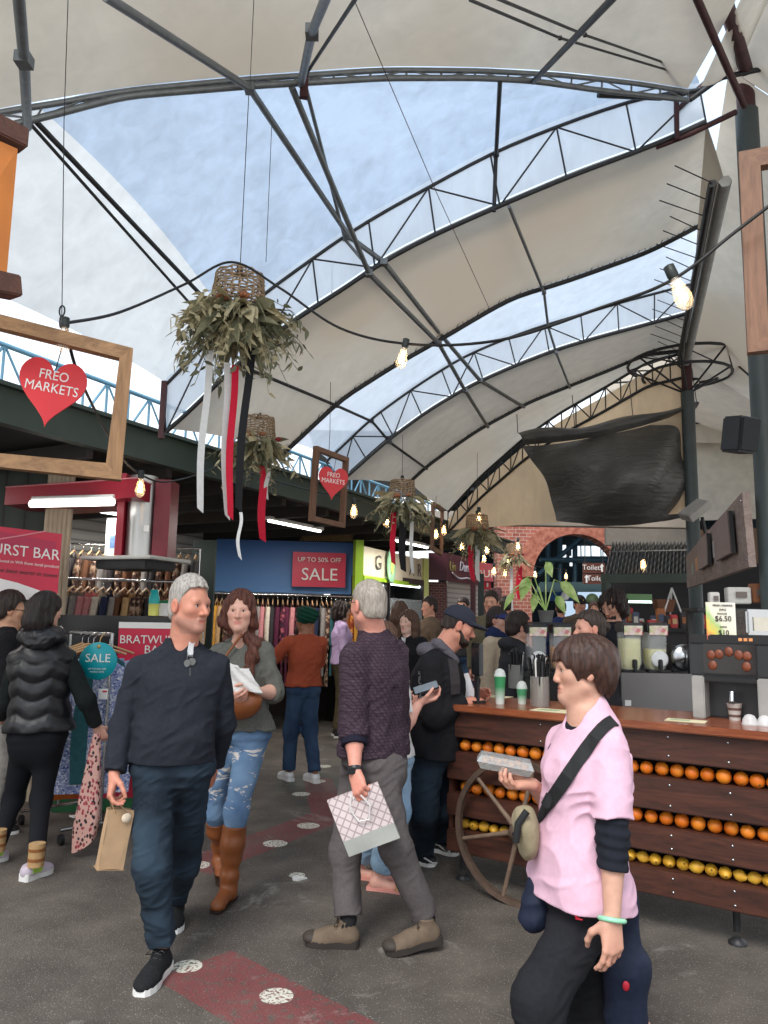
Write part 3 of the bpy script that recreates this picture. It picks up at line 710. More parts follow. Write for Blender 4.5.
class Body:
    """joints in world space; every person's meshes hang under one Empty at their feet"""
    def __init__(s, label, base, h=.006, skin=srgb(214, 160, 138), sex='m', group=None):
        s.root = thing('person', label, 'person', base, group=group); s.base = A3(base); s.h = h; s.skin = np.array(skin[:3]); s.pr = []; s.sex = sex; s.zones = []; s.k = 1.0
    def put(s, name, prims, mat, h=None, disp=None, label=None, parent=None, colors=None, base=None):
        V, F = mesh_field(prims, h or s.h, disp)
        o = arr_mesh(name, V, F, mat, parent or s.root, s.base, colors(V) if colors else None)
        if label: o['label'] = label
        return o
    def mb(s, name, mb, mat, parent=None, label=None):
        mb.v = [tuple(A3(v) - s.base) for v in mb.v]; o = mb.build(name, mat, parent or s.root)
        if label: o['label'] = label
        return o
    # ---- head
    def head(s, c, f, up=(0, 0, 1), size=1.0, neck=None, beard=None, neck_r=.056, nose=1.0, ears=True):
        c, f = A3(c), nrm(f); u = A3(up); u = nrm(u - f * (u @ f)); r = np.cross(f, u); s.hc, s.hf, s.hu, s.hr, s.hs = c, f, u, r, size
        s.HM = np.array([r, f, u]); w = lambda x, y, z: c + (r * x + f * y + u * z) * size; s.hw = w
        S = size; a = []
        a += [ell(w(0, -.012, .035), (.075 * S, .096 * S, .084 * S), s.HM, .02), ell(w(0, .026, -.028), (.060 * S, .060 * S, .086 * S), s.HM, .03)]
        for q in (-1, 1):
            a += [cone(w(q * .046, 0, -.058), w(q * .012, .064, -.098), .026 * S, .017 * S, .03), ell(w(q * .043, .050, -.018), (.021 * S, .023 * S, .020 * S), s.HM, .03)]
        a += [ell(w(0, .068, -.100), (.022 * S, .018 * S, .018 * S), s.HM, .02), cone(w(-.036, .072, .022), w(.036, .072, .022), .013 * S, None, .018)]
        for q in (-1, 1): a.append(ell(w(q * .031, .096, .000), (.017 * S, .018 * S, .0115 * S), s.HM, .012, 'sub'))
        a += [cone(w(0, .082, .010), w(0, .084 + .024 * nose, -.032), .008 * S, .0125 * S, .012), ell(w(.011, .090, -.036), (.009 * S, .011 * S, .008 * S), s.HM, .008), ell(w(-.011, .090, -.036), (.009 * S, .011 * S, .008 * S), s.HM, .008)]
        a += [cone(w(-.018, .081, -.063), w(.018, .081, -.063), .0075 * S, None, .008), cone(w(-.015, .080, -.074), w(.015, .080, -.074), .0085 * S, None, .008), cone(w(-.024, .087, -.0685), w(.024, .087, -.0685), .0028 * S, None, .004, 'sub')]
        for q in (-1, 1):   # lids
            a.append(cone(w(q * .020, .0775, .0085), w(q * .042, .0735, .0075), .0045 * S, None, .006)); a.append(cone(w(q * .021, .077, -.0085), w(q * .041, .073, -.008), .004 * S, None, .006))
        if ears:
            for q in (-1, 1):
                M = np.array([r, f, u]); a.append(ell(w(q * .082, -.012, -.004), (.010 * S, .021 * S, .034 * S), M, .008)); a.append(ell(w(q * .091, -.006, -.002), (.006 * S, .011 * S, .019 * S), M, .006, 'sub'))
        if neck is not None:
            n = A3(neck); a += [cone(w(0, -.022, -.04), n, neck_r * S, neck_r * 1.08, .03), cone(w(0, .03, -.085), n + f * .035, .035 * S, .045, .03)]
        s.pr += a
        lip = w(0, .084, -.068)
        s.zones += [(lambda V: np.exp(-(((V - lip) @ r / (.024 * S)) ** 4 + ((V - lip) @ u / (.013 * S)) ** 4 + ((V - lip) @ f / .03) ** 4)), (.80, .50, .52))]
        for q in (-1, 1): s.zones.append((lambda V, p=w(q * .04, .07, -.03): .5 * np.exp(-(np.linalg.norm(V - p, axis=1) / (.026 * S)) ** 2), (1.0, .78, .74)))
        s.zones.append((lambda V, p=w(0, .105, -.03): .6 * np.exp(-(np.linalg.norm(V - p, axis=1) / (.02 * S)) ** 2), (1.0, .80, .76)))
        for q in (-1, 1): s.zones.append((lambda V, p=w(q * .083, -.01, -.006): .7 * np.exp(-(np.linalg.norm(V - p, axis=1) / (.026 * S)) ** 2), (1.0, .72, .68)))
        if beard is not None:
            def bz(V):
                l = (V - c) / S; x, y, z = l @ r, l @ f, l @ u
                m = (z < -.036 - .02 * np.clip((.085 - y) / .05, 0, 1) * 0 ) & (z > -.125) & (y > -.005)
                edge = np.clip((-.030 - np.clip((y - .03) * -1.2, -.02, .06) * -1 - z) / .02, 0, 1)
                mous = (np.abs(x) < .03) & (z > -.064) & (z < -.046) & (y > .06)
                return np.where(m, np.clip((-.05 - z) / .018 + np.clip((.03 - y) / .03, 0, 1), 0, 1), 0) * .75 * (np.exp(-((x / .02) ** 4 + ((z + .068) / .009) ** 4)) < .5) + mous * .5
            s.zones.append((bz, beard))
    def eyes(s, brow=srgb(70, 55, 45), look=(0, 0)):
        w, S = s.hw, s.hs
        for q in (-1, 1):
            m = MB(); m.sphere(w(q * .031, .0690, .0005), .0122 * S, 12, 8); e = s.mb('eye', m, EYEW)
            m = MB(); m.tube([w(q * .0195, .0800, .0035), w(q * .027, .0826, .0078), w(q * .036, .0812, .0078), w(q * .0435, .0752, .0035)], [.0010 * S, .0016 * S, .0018 * S, .0010 * S], 5); s.mb('eyelash', m, plain('lash', srgb(44, 34, 30), .8), e)
            m = MB(); d = nrm(s.hf + s.hr * look[0] + s.hu * look[1]); m.sphere(w(q * .031, .0690, .0005) + d * .0075 * S, .0064 * S, 10, 6); s.mb('iris', m, EYED, e)
            b = [w(q * .013, .0850, .0205), w(q * .028, .0838, .0265), w(q * .047, .0715, .0225)]
            m = MB(); m.tube(b, [.0040 * S, .0046 * S, .0018 * S], 6); s.mb('eyebrow', m, plain('brow_%d%d%d' % tuple(int(v * 200) for v in brow[:3]), brow, .9))
    # ---- limbs
    def arm(s, sh, el, wr, r=(.050, .041, .036, .027)):
        s.pr += [cone(sh, el, r[0] * s.k, r[1] * s.k, .03), cone(el, A3(el) * .7 + A3(wr) * .3, r[1] * s.k, (r[1] + .002) * s.k, .02), cone(A3(el) * .7 + A3(wr) * .3, wr, (r[1] + .001) * s.k, r[3] * s.k, .02)]
    def hand(s, wr, d, n, thumb, size=1.0, curl=(.5, .55, .6, .65), thumb_in=.4, spread=.10, thumb_curl=.3):
        """wr wrist, d toward the fingers, n palm side normal, thumb: side the thumb is on"""
        wr, d = A3(wr), nrm(d); n = A3(n); n = nrm(n - d * (n @ d)); t = A3(thumb); t = t - d * (t @ d) - n * (t @ n); t = nrm(t); Z = size
        K = []
        for i in range(4):
            off = (.030 - .0195 * i) * Z; ln = (.092, .095, .089, .080)[i] * Z
            kn = wr + d * ln + t * off + n * (-.004 + .002 * abs(i - 1)) * Z; K.append(kn)
            s.pr.append(cone(wr + d * .012 * Z + t * off * .62, kn, .0145 * Z, .0105 * Z, .016, flat=(n, 1.0)))
        s.pr.append(ell(wr + d * .05 * Z + n * .006 * Z, (.036 * Z, .042 * Z, .013 * Z), np.array([t, d, n]), .014))
        for i in range(4):
            L = (.072, .080, .074, .058)[i] * Z; cu = curl[i]; dd = nrm(d + t * (.5 - i / 3) * 2 * spread * .5); p = K[i]; a = 0.12
            for j, (fr, rr) in enumerate(((.44, .0092), (.31, .0084), (.25, .0076))):
                a += cu * (1.0 if j else .85); q = p + (dd * math.cos(a) + n * math.sin(a)) * L * fr
                s.pr.append(cone(p, q, rr * 1.04 * Z, rr * .93 * Z, .004)); p = q
        b = wr + d * .022 * Z + t * .024 * Z + n * .008 * Z; m1 = b + nrm(d * .62 + t * .62 + n * (.25 + thumb_in)) * .046 * Z
        m2 = m1 + nrm(d * .85 + t * (.30 - thumb_curl * .6) + n * (.2 + thumb_curl)) * .034 * Z; m3 = m2 + nrm(d * .9 + t * (.1 - thumb_curl) + n * (.15 + thumb_curl)) * .025 * Z
        s.pr += [cone(b, m1, .0165 * Z, .0115 * Z, .014), cone(m1, m2, .0108 * Z, .0098 * Z, .006), cone(m2, m3, .0098 * Z, .0078 * Z, .005)]
        s.zones.append((lambda V, p=wr + d * .10 * Z: .5 * np.clip(1.3 - np.linalg.norm(V - p, axis=1) / (.09 * Z), 0, 1), (1.0, .80, .76)))
        return K
    def leg(s, hip, kn, an, r=(.075, .050, .050, .036)):
        hip, kn, an = A3(hip), A3(kn), A3(an)
        s.pr += [cone(hip, kn, r[0] * s.k, r[1] * s.k, .03), cone(kn, kn * .65 + an * .35, r[1] * s.k, r[2] * s.k, .03), cone(kn * .65 + an * .35, an, r[2] * s.k, r[3] * s.k, .03)]
    def foot(s, heel, toe, an, r=.034):
        heel, toe = A3(heel), A3(toe)
        s.pr += [cone(an, heel + A3((0, 0, .035)) + (toe - heel) * .15, .036, .032, .02), cone(heel + (toe - heel) * .2 + A3((0, 0, .045)), heel + (toe - heel) * .78 + A3((0, 0, .022)), .036, .026, .03), cone(heel + (toe - heel) * .78 + A3((0, 0, .02)), toe + A3((0, 0, .018)) - nrm(toe - heel) * .02, .026, .018, .02)]
    def finish(s, h=None):
        def colors(V):
            C = np.tile(np.append(s.skin, 1.0), (len(V), 1))
            for fn, t in s.zones:
                w = np.clip(fn(V), 0, 1)[:, None]
                t = np.array(t[:3]); tgt = s.skin * t if len(np.shape(t)) and max(t) > .45 and len(t) == 3 and False else s.skin * t
                C[:, :3] = C[:, :3] * (1 - w) + tgt * w
            return C
        return s.put('body', s.pr, SKIN, h or s.h, None, colors=colors)

TORSO_M = [(-.11, .12, .09), (-.05, .166, .112), (.08, .168, .112), (.25, .153, .108), (.45, .153, .110), (.62, .165, .116), (.76, .172, .112), (.88, .135, .086), (.97, .075, .062), (1.03, .06, .056)]
TORSO_F = [(-.11, .12, .09), (-.05, .172, .116), (.06, .170, .114), (.25, .138, .098), (.42, .130, .096), (.58, .142, .108, .008), (.68, .150, .116, .014), (.78, .148, .104, .004), (.88, .118, .078), (.97, .066, .056), (1.03, .055, .052)]
def grow(tbl, e, t0=None, t1=None, wf=1.0, df=1.0, flare=0.0, belly=0.0):
    """clothes table: body table + ease, limited to t0..t1"""
    T = [r[0] for r in tbl]; out = []
    t0 = T[0] if t0 is None else t0; t1 = T[-1] if t1 is None else t1
    for t in np.linspace(t0, t1, 14):
        a = np.interp(t, T, [r[1] for r in tbl]); b = np.interp(t, T, [r[2] for r in tbl]); o = np.interp(t, T, [r[3] if len(r) > 3 else 0 for r in tbl])
        g = flare * max(0, (.35 - t)); bl = belly * math.exp(-((t - .25) / .22) ** 2)
        out.append((t, (a + e) * wf + g, (b + e) * df + g * .7 + bl * .5, o + bl * .5))
    return out
def shoulders(sa, sb, nk, r, k=.05, up=.0):
    nk = A3(nk) + A3((0, 0, up)); return [cone(nk, sa, r * .85, r, k), cone(nk, sb, r * .85, r, k)]
def sleeve(sh, el, wr, r, upto=2.0, k=.028, blouse=0.0):
    """upto: 1 = elbow, 2 = wrist; r = (shoulder, elbow, cuff)"""
    sh, el, wr = A3(sh), A3(el), A3(wr)
    if upto <= 1: e = sh + (el - sh) * upto; return union([cone(sh, e + nrm(e - sh) * .05, r[0], r[2], .02)], k, cut=[(e, e - sh)])
    c = el + (wr - el) * (upto - 1)
    return union([cone(sh, el, r[0], r[1], .03), cone(el, c + nrm(wr - el) * .05, r[1], r[2], .03, cut=[(c, c - el)])], k)
def trouser_leg(hip, kn, an, r, upto=2.0, k=.05):
    hip, kn, an = A3(hip), A3(kn), A3(an); c = kn + (an - kn) * (upto - 1)
    return union([cone(hip, kn, r[0], r[1], .05), cone(kn, c + nrm(an - kn) * .06, r[1], r[2], .05, cut=[(c, c - kn)])], k)
def shoe(B, heel, toe, an, upper, sole, W=.048, high=.0, solet=.022, lace=None, name='shoe'):
    """heel and toe: points under the sole"""
    heel, toe, an = A3(heel), A3(toe), A3(an); L = np.linalg.norm(toe - heel); f = (toe - heel) / L; r = nrm(np.cross(f, (0, 0, 1))); u = np.cross(r, f)
    w = lambda y, x, z: heel + f * (y * L) + r * x + u * z
    m = MB(); out = []
    for y, ww in ((0, .55), (.04, .75), (.2, .80), (.45, .78), (.65, 1.0), (.8, .98), (.92, .74), (.985, .42)): out.append((y, ww * W))
    poly = [w(y, x, 0) for y, x in out] + [w(y, -x, 0) for y, x in reversed(out)]
    top = [p + u * solet * (1.25 if i in (0, 1, 14, 15) else 1) for i, p in enumerate(poly)]; n = len(poly)
    m.add(poly + top, [tuple(range(n)), tuple(range(2 * n - 1, n - 1, -1))] + [((i + 1) % n, i, n + i, n + (i + 1) % n) for i in range(n)], False)
    so = [(w(-.0, 0, solet * .8), (0, 0, -1))]
    cutp = [(w(.5, 0, solet * .7), -u)]
    pr = [union([ell(w(.74, 0, .03), (W * .98, L * .27, .036), np.array([r, f, u]), .03), cone(w(.16, 0, .045), w(.6, 0, .035), W * .78, W * .80, .03), cone(w(.20, 0, .055), w(.24, 0, .085 + high), W * .72, W * .70, .03), cone(w(.24, 0, .07), w(.55, 0, .05), W * .6, W * .66, .02)], .02, cut=cutp + [(w(.2, 0, .085 + high), u + f * -.15)])]
    o = B.put(name, pr, upper, min(B.h, .005))
    B.mb('sole', m, sole, o)
    if lace is not None:
        lm = MB()
        for i in range(5):
            y = .38 + .075 * i; z = .098 - .011 * i
            lm.tube([w(y, -.024, z - .006), w(y + .012, 0, z + .004), w(y, .024, z - .006)], .0035, 5)
        for q in (-1, 1): lm.tube([w(.38, 0, .102), w(.42, q * .025, .118), w(.44, q * .045, .10), w(.40, q * .02, .098)], .0032, 5)
        B.mb('laces', lm, lace, o)
    return o
from mathutils.bvhtree import BVHTree
def surface(o, base):
    """ray caster on a finished garment: point where the view line meets the cloth, lifted off by a little"""
    me = o.data; off = Vector(base); t = BVHTree.FromPolygons([v.co + off for v in me.vertices], [p.vertices[:] for p in me.polygons])
    def hit(px, py, lift=.004):
        d = ray(px, py).normalized(); h = t.ray_cast(Vector((0, 0, CAM_H)), d)
        if h[0] is None: return None, None
        return h[0] + h[1] * lift, h[1]
    return hit
def ribbon_on(hit, pix, w, lift=.005, th=.004):
    """flat band lying on cloth along pixel stations"""
    P_ = [(p, n) for p, n in (hit(x, y, lift) for x, y in pix) if p is not None]; rg = []
    for i, (p, n) in enumerate(P_):
        t = (P_[min(i + 1, len(P_) - 1)][0] - P_[max(i - 1, 0)][0]).normalized(); s_ = t.cross(n).normalized() * w; q = n * th
        rg.append([p + s_, p + s_ + q, p - s_ + q, p - s_])
    m = MB(); m.rings(rg, True, smooth=False); return m
# ---- hair caps in head space
def hair_short(B, mat, th=.012, fade=0.0, front=.070, side=-.005, nape=-.065, top=.012, disp=None, name='hair', temple=.0):
    """cap of short hair; front/side/nape: hairline heights"""
    w, S, M = B.hw, B.hs, B.HM; c = B.hc
    e = ell(w(0, -.014 + fade * .4, .038 + top * .4), ((.075 + th) * S, (.097 + th) * S, (.086 + top) * S), M, .01)
    nk = ell(w(0, -.05, -.02), ((.062 + th) * S, (.058 + th) * S, .07 * S), M, .02)
    Y = np.array([-.12, -.07, -.035, .0, .030, .055, .085, .12]); Zl = np.array([nape, nape, nape * .5 + side * .5, side, side + .045 + temple, front - .004, front, front])
    def fn(x, y, z):
        d = smin(e.fn(x, y, z), nk.fn(x, y, z), .02)
        lx, ly, lz = [((x - c[0]) * M[i][0] + (y - c[1]) * M[i][1] + (z - c[2]) * M[i][2]) / S for i in range(3)]
        return np.maximum(d, (np.interp(ly, Y, Zl) - lz) * .7 * S)
    p = Prim(fn, e.lo - .05, e.hi + .02, .005)
    return B.put(name, [p], mat, min(B.h, .005), disp or strands(.0035, 170, 3, c))
# ================================================================== THE FIVE NEAREST PEOPLE
def chk(n, *segs):
    if DEBUG: print(n, ' '.join('%s=%.2f' % (k, (Vector(a) - Vector(b)).length) for k, a, b in segs))
DEBUG = True
V3 = Vector
def mid(a, b, t=.5): return Vector(a).lerp(Vector(b), t)
JEANS_D = fabric('dark_blue_denim', srgb(31, 40, 50), .2, 420, .3, fade=srgb(54, 70, 84), fadescale=3.4)
# ---------------- man in the navy half-zip sweater
def man_navy():
    toa, tob = G(139, 998), G(173, 935)
    hea, heb = toa + V3((.03, .285, 0)), tob + V3((-.06, .275, 0))
    B = Body('grey haired man in navy half-zip sweater and dark jeans carrying a small paper bag', (mid(toa, tob).x, mid(toa, tob).y + .15, 0), .005, srgb(200, 140, 118))
    B.k = .9; Y = 3.64
    nk, sa, sb = P(182, 652, Y + .03), P(141, 671, Y), P(216, 668, Y + .05)
    ea, wa, eb, wb = P(123, 727, Y - .02), P(114, 774, Y - .12), P(223, 722, Y + .12), P(214, 766, Y + .24)
    hc = P(172, 766, Y + .02); ha, hb = P(155, 772, Y - .01), P(190, 772, Y + .05)
    ka, kb = P(152, 866, Y - .12), P(184, 862, Y + .28)
    aa, ab = hea + V3((-.005, -.06, .11)), heb + V3((.01, -.06, .11))
    chk('man1', ('uarm', sa, ea), ('farm', ea, wa), ('thigh', ha, ka), ('shin', ka, aa), ('thb', hb, kb), ('shb', kb, ab), ('torso', hc, nk), ('sh', sa, sb))
    f = V3((.84, -.54, -.02)); hcen = P(190, 606, Y - .02)
    B.head(hcen, f, (0.03, 0, 1), 1.03, nk, beard=(.74, .86, .96), neck_r=.060)
    side = (sa - sb).normalized() * -1          # person's right is image left
    rt = (sa - sb)
    tb = [(t, a * 1.06, b * 1.1, *(o or [0])) for t, a, b, *o in TORSO_M]
    B.pr.append(torso(hc, nk, rt, tb)); B.pr += shoulders(sa, sb, nk, .05)
    B.arm(sa, ea, wa); B.arm(sb, eb, wb)
    B.hand(wa, (wa - ea) + V3((0, 0, -.05)), (.9, .35, 0), (.3, -.95, 0), 1.03, (.55, .75, .85, .9), .3)
    B.hand(wb, (wb - eb) + V3((0, .05, -.1)), (-.9, .2, 0), (-.2, -.95, 0), 1.03)
    B.leg(ha, ka, aa); B.leg(hb, kb, ab)
    B.finish(); B.eyes(srgb(120, 105, 95))
    navy = fabric('navy_wool', srgb(38, 41, 49), .14, 260, .35)
    neckcut = cone(nk + V3((.012, -.045, .10)), nk + V3((.012, -.150, -.022)), .058, .014, .012, 'sub')
    pr = [torso(hc, nk, rt, grow(tb, .020, .05, .99, belly=.035), .03)] + shoulders(sa, sb, nk, .064, .06) + \
         [sleeve(sa, ea, wa, (.070, .058, .044), 1.94, .014), sleeve(sb, eb, wb, (.070, .056, .044), 1.94, .016),
          cone(nk + V3((0, .0, -.03)), nk + V3((.005, -.012, .060)), .088, .079, .03, cut=[(nk + V3((0, 0, .052)), (.0, .25, 1))]), neckcut]
    sw = B.put('sweater', pr, navy, .005, folds(.0085, 14, 2, .9))
    m = MB(); C = hc + (nk - hc) * .055
    # ribbed hem, collar edge, zip, tee, glasses
    z0 = nk + V3((.012, -.155, -.01))
    m = ribbon_on(surface(sw, B.base), [(190, 656), (190, 662), (190, 668), (190, 676)], .0035, .001, .002); B.mb('zip', m, DSTEEL, sw)
    m = MB(); z = .15; seam = surface(sw, B.base)
    for seg in ([(133, 651), (139, 662), (143, 676), (146, 690)],): B.mb('shoulder_seam', ribbon_on(seam, seg, .004, .000, .0025), navy, sw)
    hit = surface(sw, B.base)
    m = ribbon_on(hit, [(192, 640), (191, 645), (190, 650), (190, 656)], .013, .002, .004); B.mb('t_shirt', m, fabric('white_marl', srgb(206, 206, 208), .2, 200, .2), label='white tee showing in the open collar')
    gl = MB()
    for q in (-1, 1):
        c0 = hit(189.5 + q * 2.4, 662.5 + (q < 0) * 1.5, .008)[0]; gl.lathe([(.016, -.002), (.019, 0), (.016, .002)], c0, 14, M=Matrix.Rotation(R(90), 3, 'X') @ Matrix.Rotation(R(20 * q), 3, 'Y'))
        gl.tube([c0 + V3((0, 0, .02)), c0 + V3((q * .004, .01, .05))], .002, 5)
    gl.box(hit(190, 656, .008)[0], (.022, .006, .008))
    B.mb('sunglasses', gl, plain('smoked_lens', srgb(96, 98, 98), .12, .3), label='glasses hooked on the collar')
    tr = [torso(hc, nk, rt, grow(tb, .010, -.14, .16), .03), trouser_leg(ha, ka, aa, (.098, .075, .060), 1.93, .06), trouser_leg(hb, kb, ab, (.098, .075, .060), 1.99, .06)]
    tro = B.put('jeans', tr, JEANS_D, .005, folds(.008, 17, 4, 1.0))
    up = fabric('black_knit', srgb(34, 35, 37), .2, 300, .4)
    for h_, t_, a_ in ((hea, toa, aa), (heb, tob, ab)): shoe(B, h_, t_, a_, up, WHITE, .052, .022, .028, BLACK)
    hm = hair_mat('grey_hair', srgb(112, 106, 100), srgb(196, 190, 182))
    hair_short(B, hm, .0045, fade=.012, front=.088, side=-.014, nape=-.068, top=.020, temple=.022)
    # paper bag in his hand
    bs = .85; b = thing('paper_bag', 'small brown paper carry bag with round seal, held by the man in navy', 'bag', P(109, 868, Y - .14))
    c = b.location; bm_ = MB(); M = Matrix.Rotation(R(32), 3, 'Z') @ Matrix.Rotation(R(8), 3, 'Y')
    def bagpt(u, v):
        a = u * 4; k = int(min(a, 3.999)); fr = a - k; w_, d_ = .052 + .004 * v, .034 - .012 * v
        co = [(-w_, -d_), (w_, -d_), (w_, d_), (-w_, d_)]; p, q = co[k], co[(k + 1) % 4]; cr = .010 * math.sin(v * 8 + k)
        if k in (1, 3): cr -= .014 * math.sin(fr * math.pi) * v
        return M @ V3((p[0] + (q[0] - p[0]) * fr, (p[1] + (q[1] - p[1]) * fr) * (1 + cr * 8), v * .245 + .004 * math.sin(a * 3)))
    bm_.grid(bagpt, 24, 10, False); bm_.add([M @ V3((x, y, 0)) for x, y in ((-.06, -.04), (.06, -.04), (.06, .04), (-.06, .04))], [(3, 2, 1, 0)], False)
    kraft = plain('kraft_paper', srgb(178, 146, 112), .8, 0, .12, 12, .3, 30)
    bm_.build('bag_body', kraft, b)

    g = V3(wa) + (V3(wa) - V3(ea)).normalized() * .10 - c
    for q in (-1, 1):
        h = MB(); top = M @ V3((0, q * .028, .245)); h.tube([M @ V3((-.03, q * .028, .235)), mid(M @ V3((-.03, q * .028, .24)), g, .6), g + V3((-.006, 0, .0)), g + V3((.008, 0, .0)), mid(M @ V3((.03, q * .028, .24)), g, .6), M @ V3((.03, q * .028, .235))], .0028, 6); h.build('handle', kraft, b)
    h = MB(); h.lathe([(.001, .003), (.020, .003), (.021, 0)], (0, 0, 0), 18, M=Matrix.Rotation(R(90), 3, 'X')); o = h.build('seal', plain('cream_sticker', srgb(226, 206, 180), .5), b)
    o.matrix_local = Matrix.Translation(M @ V3((.022, -.036, .215))) @ M.to_4x4()
man_navy()
def loose_hair(B, mat, paths, cap=None, label=None, name='hair', amp=.004, front=.074, part=True, sideburn=-.02):
    """long hair: a cap joined with falling locks; paths: list of (points, radii, squeeze dir)"""
    w, S, M, c = B.hw, B.hs, B.HM, B.hc
    e = ell(w(0, -.016, .038), (.089 * S, .110 * S, .098 * S), M, .02)
    Y = np.array([-.14, -.06, .0, .028, .055, .080, .13]); Zl = np.array([-.09, -.09, sideburn - .03, sideburn + .035, front - .012, front, front])
    def fn(x, y, z):
        d = e.fn(x, y, z)
        lx, ly, lz = [((x - c[0]) * M[i][0] + (y - c[1]) * M[i][1] + (z - c[2]) * M[i][2]) / S for i in range(3)]
        line = np.interp(ly, Y, Zl) - (np.clip(np.abs(lx), 0, .06) * .9 - .004 if part else 0) * (ly > .02)
        return np.maximum(d, (line - lz) * .7 * S)
    pr = [Prim(fn, e.lo - .03, e.hi + .02, .01)]
    for pts, rs in paths:
        for i in range(len(pts) - 1): pr.append(cone(pts[i], pts[i + 1], rs[i], rs[i + 1], .025))
    return B.put(name, pr, mat, min(B.h, .005), strands(amp, 190, 4, c), label)

# ---------------- woman in the grey shirt and tan boots
def woman_boots():
    tob = G(215, 914); heb = tob + V3((.045, .235, 0)); toa = G(222, 884); hea = toa + V3((-.06, .17, .05))
    B = Body('auburn haired woman in grey shirt, ripped jeans and knee-high tan boots', (heb.x, heb.y + .1, 0), .0055, srgb(226, 178, 158), 'f')
    Y = 4.58; B.k = .88
    nk, sa, sb = P(242, 645, Y + .04), P(219, 655, Y + .04), P(264, 653, Y)
    hc = P(240, 733, Y); ha, hb = P(228, 740, Y + .02), P(252, 740, Y - .02)
    eb, wb = P(274, 692, Y - .02), P(257, 692, Y - .20); ea, wa = P(212, 694, Y), P(231, 697, Y - .2)
    kb, ka = P(236, 812, Y - .12), P(216, 812, Y + .16)
    ab, aa = heb + V3((-.01, -.06, .13)), hea + V3((.02, -.05, .12))
    chk('w2', ('uarm', sb, eb), ('farm', eb, wb), ('thigh', hb, kb), ('shin', kb, ab), ('tha', ha, ka), ('sha', ka, aa), ('torso', hc, nk), ('sh', sa, sb))
    f = V3((.05, -1, -.02)); rt = sa - sb
    B.head(P(240, 611, Y - .03), f, (0.0, 0, 1), .97, nk, neck_r=.047, nose=.85)
    B.pr.append(torso(hc, nk, rt, TORSO_F)); B.pr += shoulders(sa, sb, nk, .045)
    B.arm(sa, ea, wa); B.arm(sb, eb, wb, (.045, .043, .040, .026))
    B.hand(wb, (-.95, -.22, .02), (-.1, .9, .3), (0, .3, 1), .92, (.40, .5, .6, .65), .9, .1, .6)
    B.hand(wa, wa - ea, (.2, .8, .5), (0, -.3, 1), .95, (.6, .6, .7, .7))
    B.leg(ha, ka, aa); B.leg(hb, kb, ab)
    sk = B.skin
    B.finish(); B.eyes(srgb(96, 64, 48))
    grey = fabric('grey_green_linen', srgb(104, 104, 98), .14, 240, .3)
    cut = cone(nk + V3((0, -.05, .09)), nk + V3((-.006, -.135, -.07)), .058, .010, .012, 'sub')
    top = [torso(hc, nk, rt, grow(TORSO_F, .022, .03, .99, flare=.05), .03)] + shoulders(sa, sb, nk, .055, .06) + \
          [sleeve(sa, ea, wa, (.062, .056, .05), 1.2, .022), sleeve(sb, eb, wb, (.062, .058, .056), 1.18, .022), cone(nk + V3((0, .01, -.02)), nk + V3((0, -.005, .045)), .075, .070, .03), cut]
    sh = B.put('shirt', top, grey, .0055, folds(.009, 20, 7, .6))
    m = MB()
    for q in (-1, 1):  # collar wings
        m = MB(); p0 = nk + V3((q * .052, -.050, .045)); m.prism([(0, 0), (q * .045, -.020), (q * .016, -.085), (-q * .022, -.050)] if q > 0 else [(0, 0), (-.022 * -1, -.050), (-.016, -.085), (-.045, -.020)], p0, (1, 0, 0), (0, -.35, .95), .006); B.mb('collar', m, grey, sh)
    m = MB()
    for i in range(5): m = MB(); m.lathe([(.006, 0), (.006, .003)], nk + V3((-.003, -.148 - .004 * i, -.14 - .062 * i)), 10, M=Matrix.Rotation(R(90), 3, 'X')); B.mb('button', m, plain('shirt_button', srgb(70, 70, 66), .4), sh)
    # ripped light jeans: worn threads as bright irregular patches
    jm, t = newmat('light_ripped_denim'); v = t.coord(); c = t.ramp(t.noise(v, 5, 4), [(.3, srgb(84, 112, 148)), (.7, srgb(128, 158, 190))])
    z = t.n('ShaderNodeSeparateXYZ'); t.l(v, z.inputs[0])
    rip = t.ramp(t.noise(t.coord(scale=(1, 1, 2.6)), 9, 3, .7, .6), [(.565, (0, 0, 0)), (.60, (1, 1, 1))])
    band = t.math('MULTIPLY', t.math('GREATER_THAN', z.outputs[2], .50), t.math('LESS_THAN', z.outputs[2], .83))
    thr = t.n('ShaderNodeTexWave', bands_direction='Z'); thr.inputs['Scale'].default_value = 60; t.l(v, thr.inputs[0])
    rc = t.mix(thr.outputs['Fac'], srgb(205, 190, 180), srgb(235, 235, 232))
    t.bsdf(t.mix(t.math('MULTIPLY', rip, band), c, rc), .85, 0, t.bump(t.noise(v, 320, 2), .3, .002), Specular_IOR_Level=.2)
    tr = [torso(hc, nk, rt, grow(TORSO_F, .006, -.10, .14), .03), trouser_leg(ha, ka, aa, (.092, .060, .05), 1.3, .05), trouser_leg(hb, kb, ab, (.092, .062, .05), 1.3, .05)]
    B.put('jeans', tr, jm, .0055, folds(.004, 20, 8, .9))
    tan = plain('tan_leather', srgb(138, 78, 40), .42, 0, .16, 9, .25, 40)
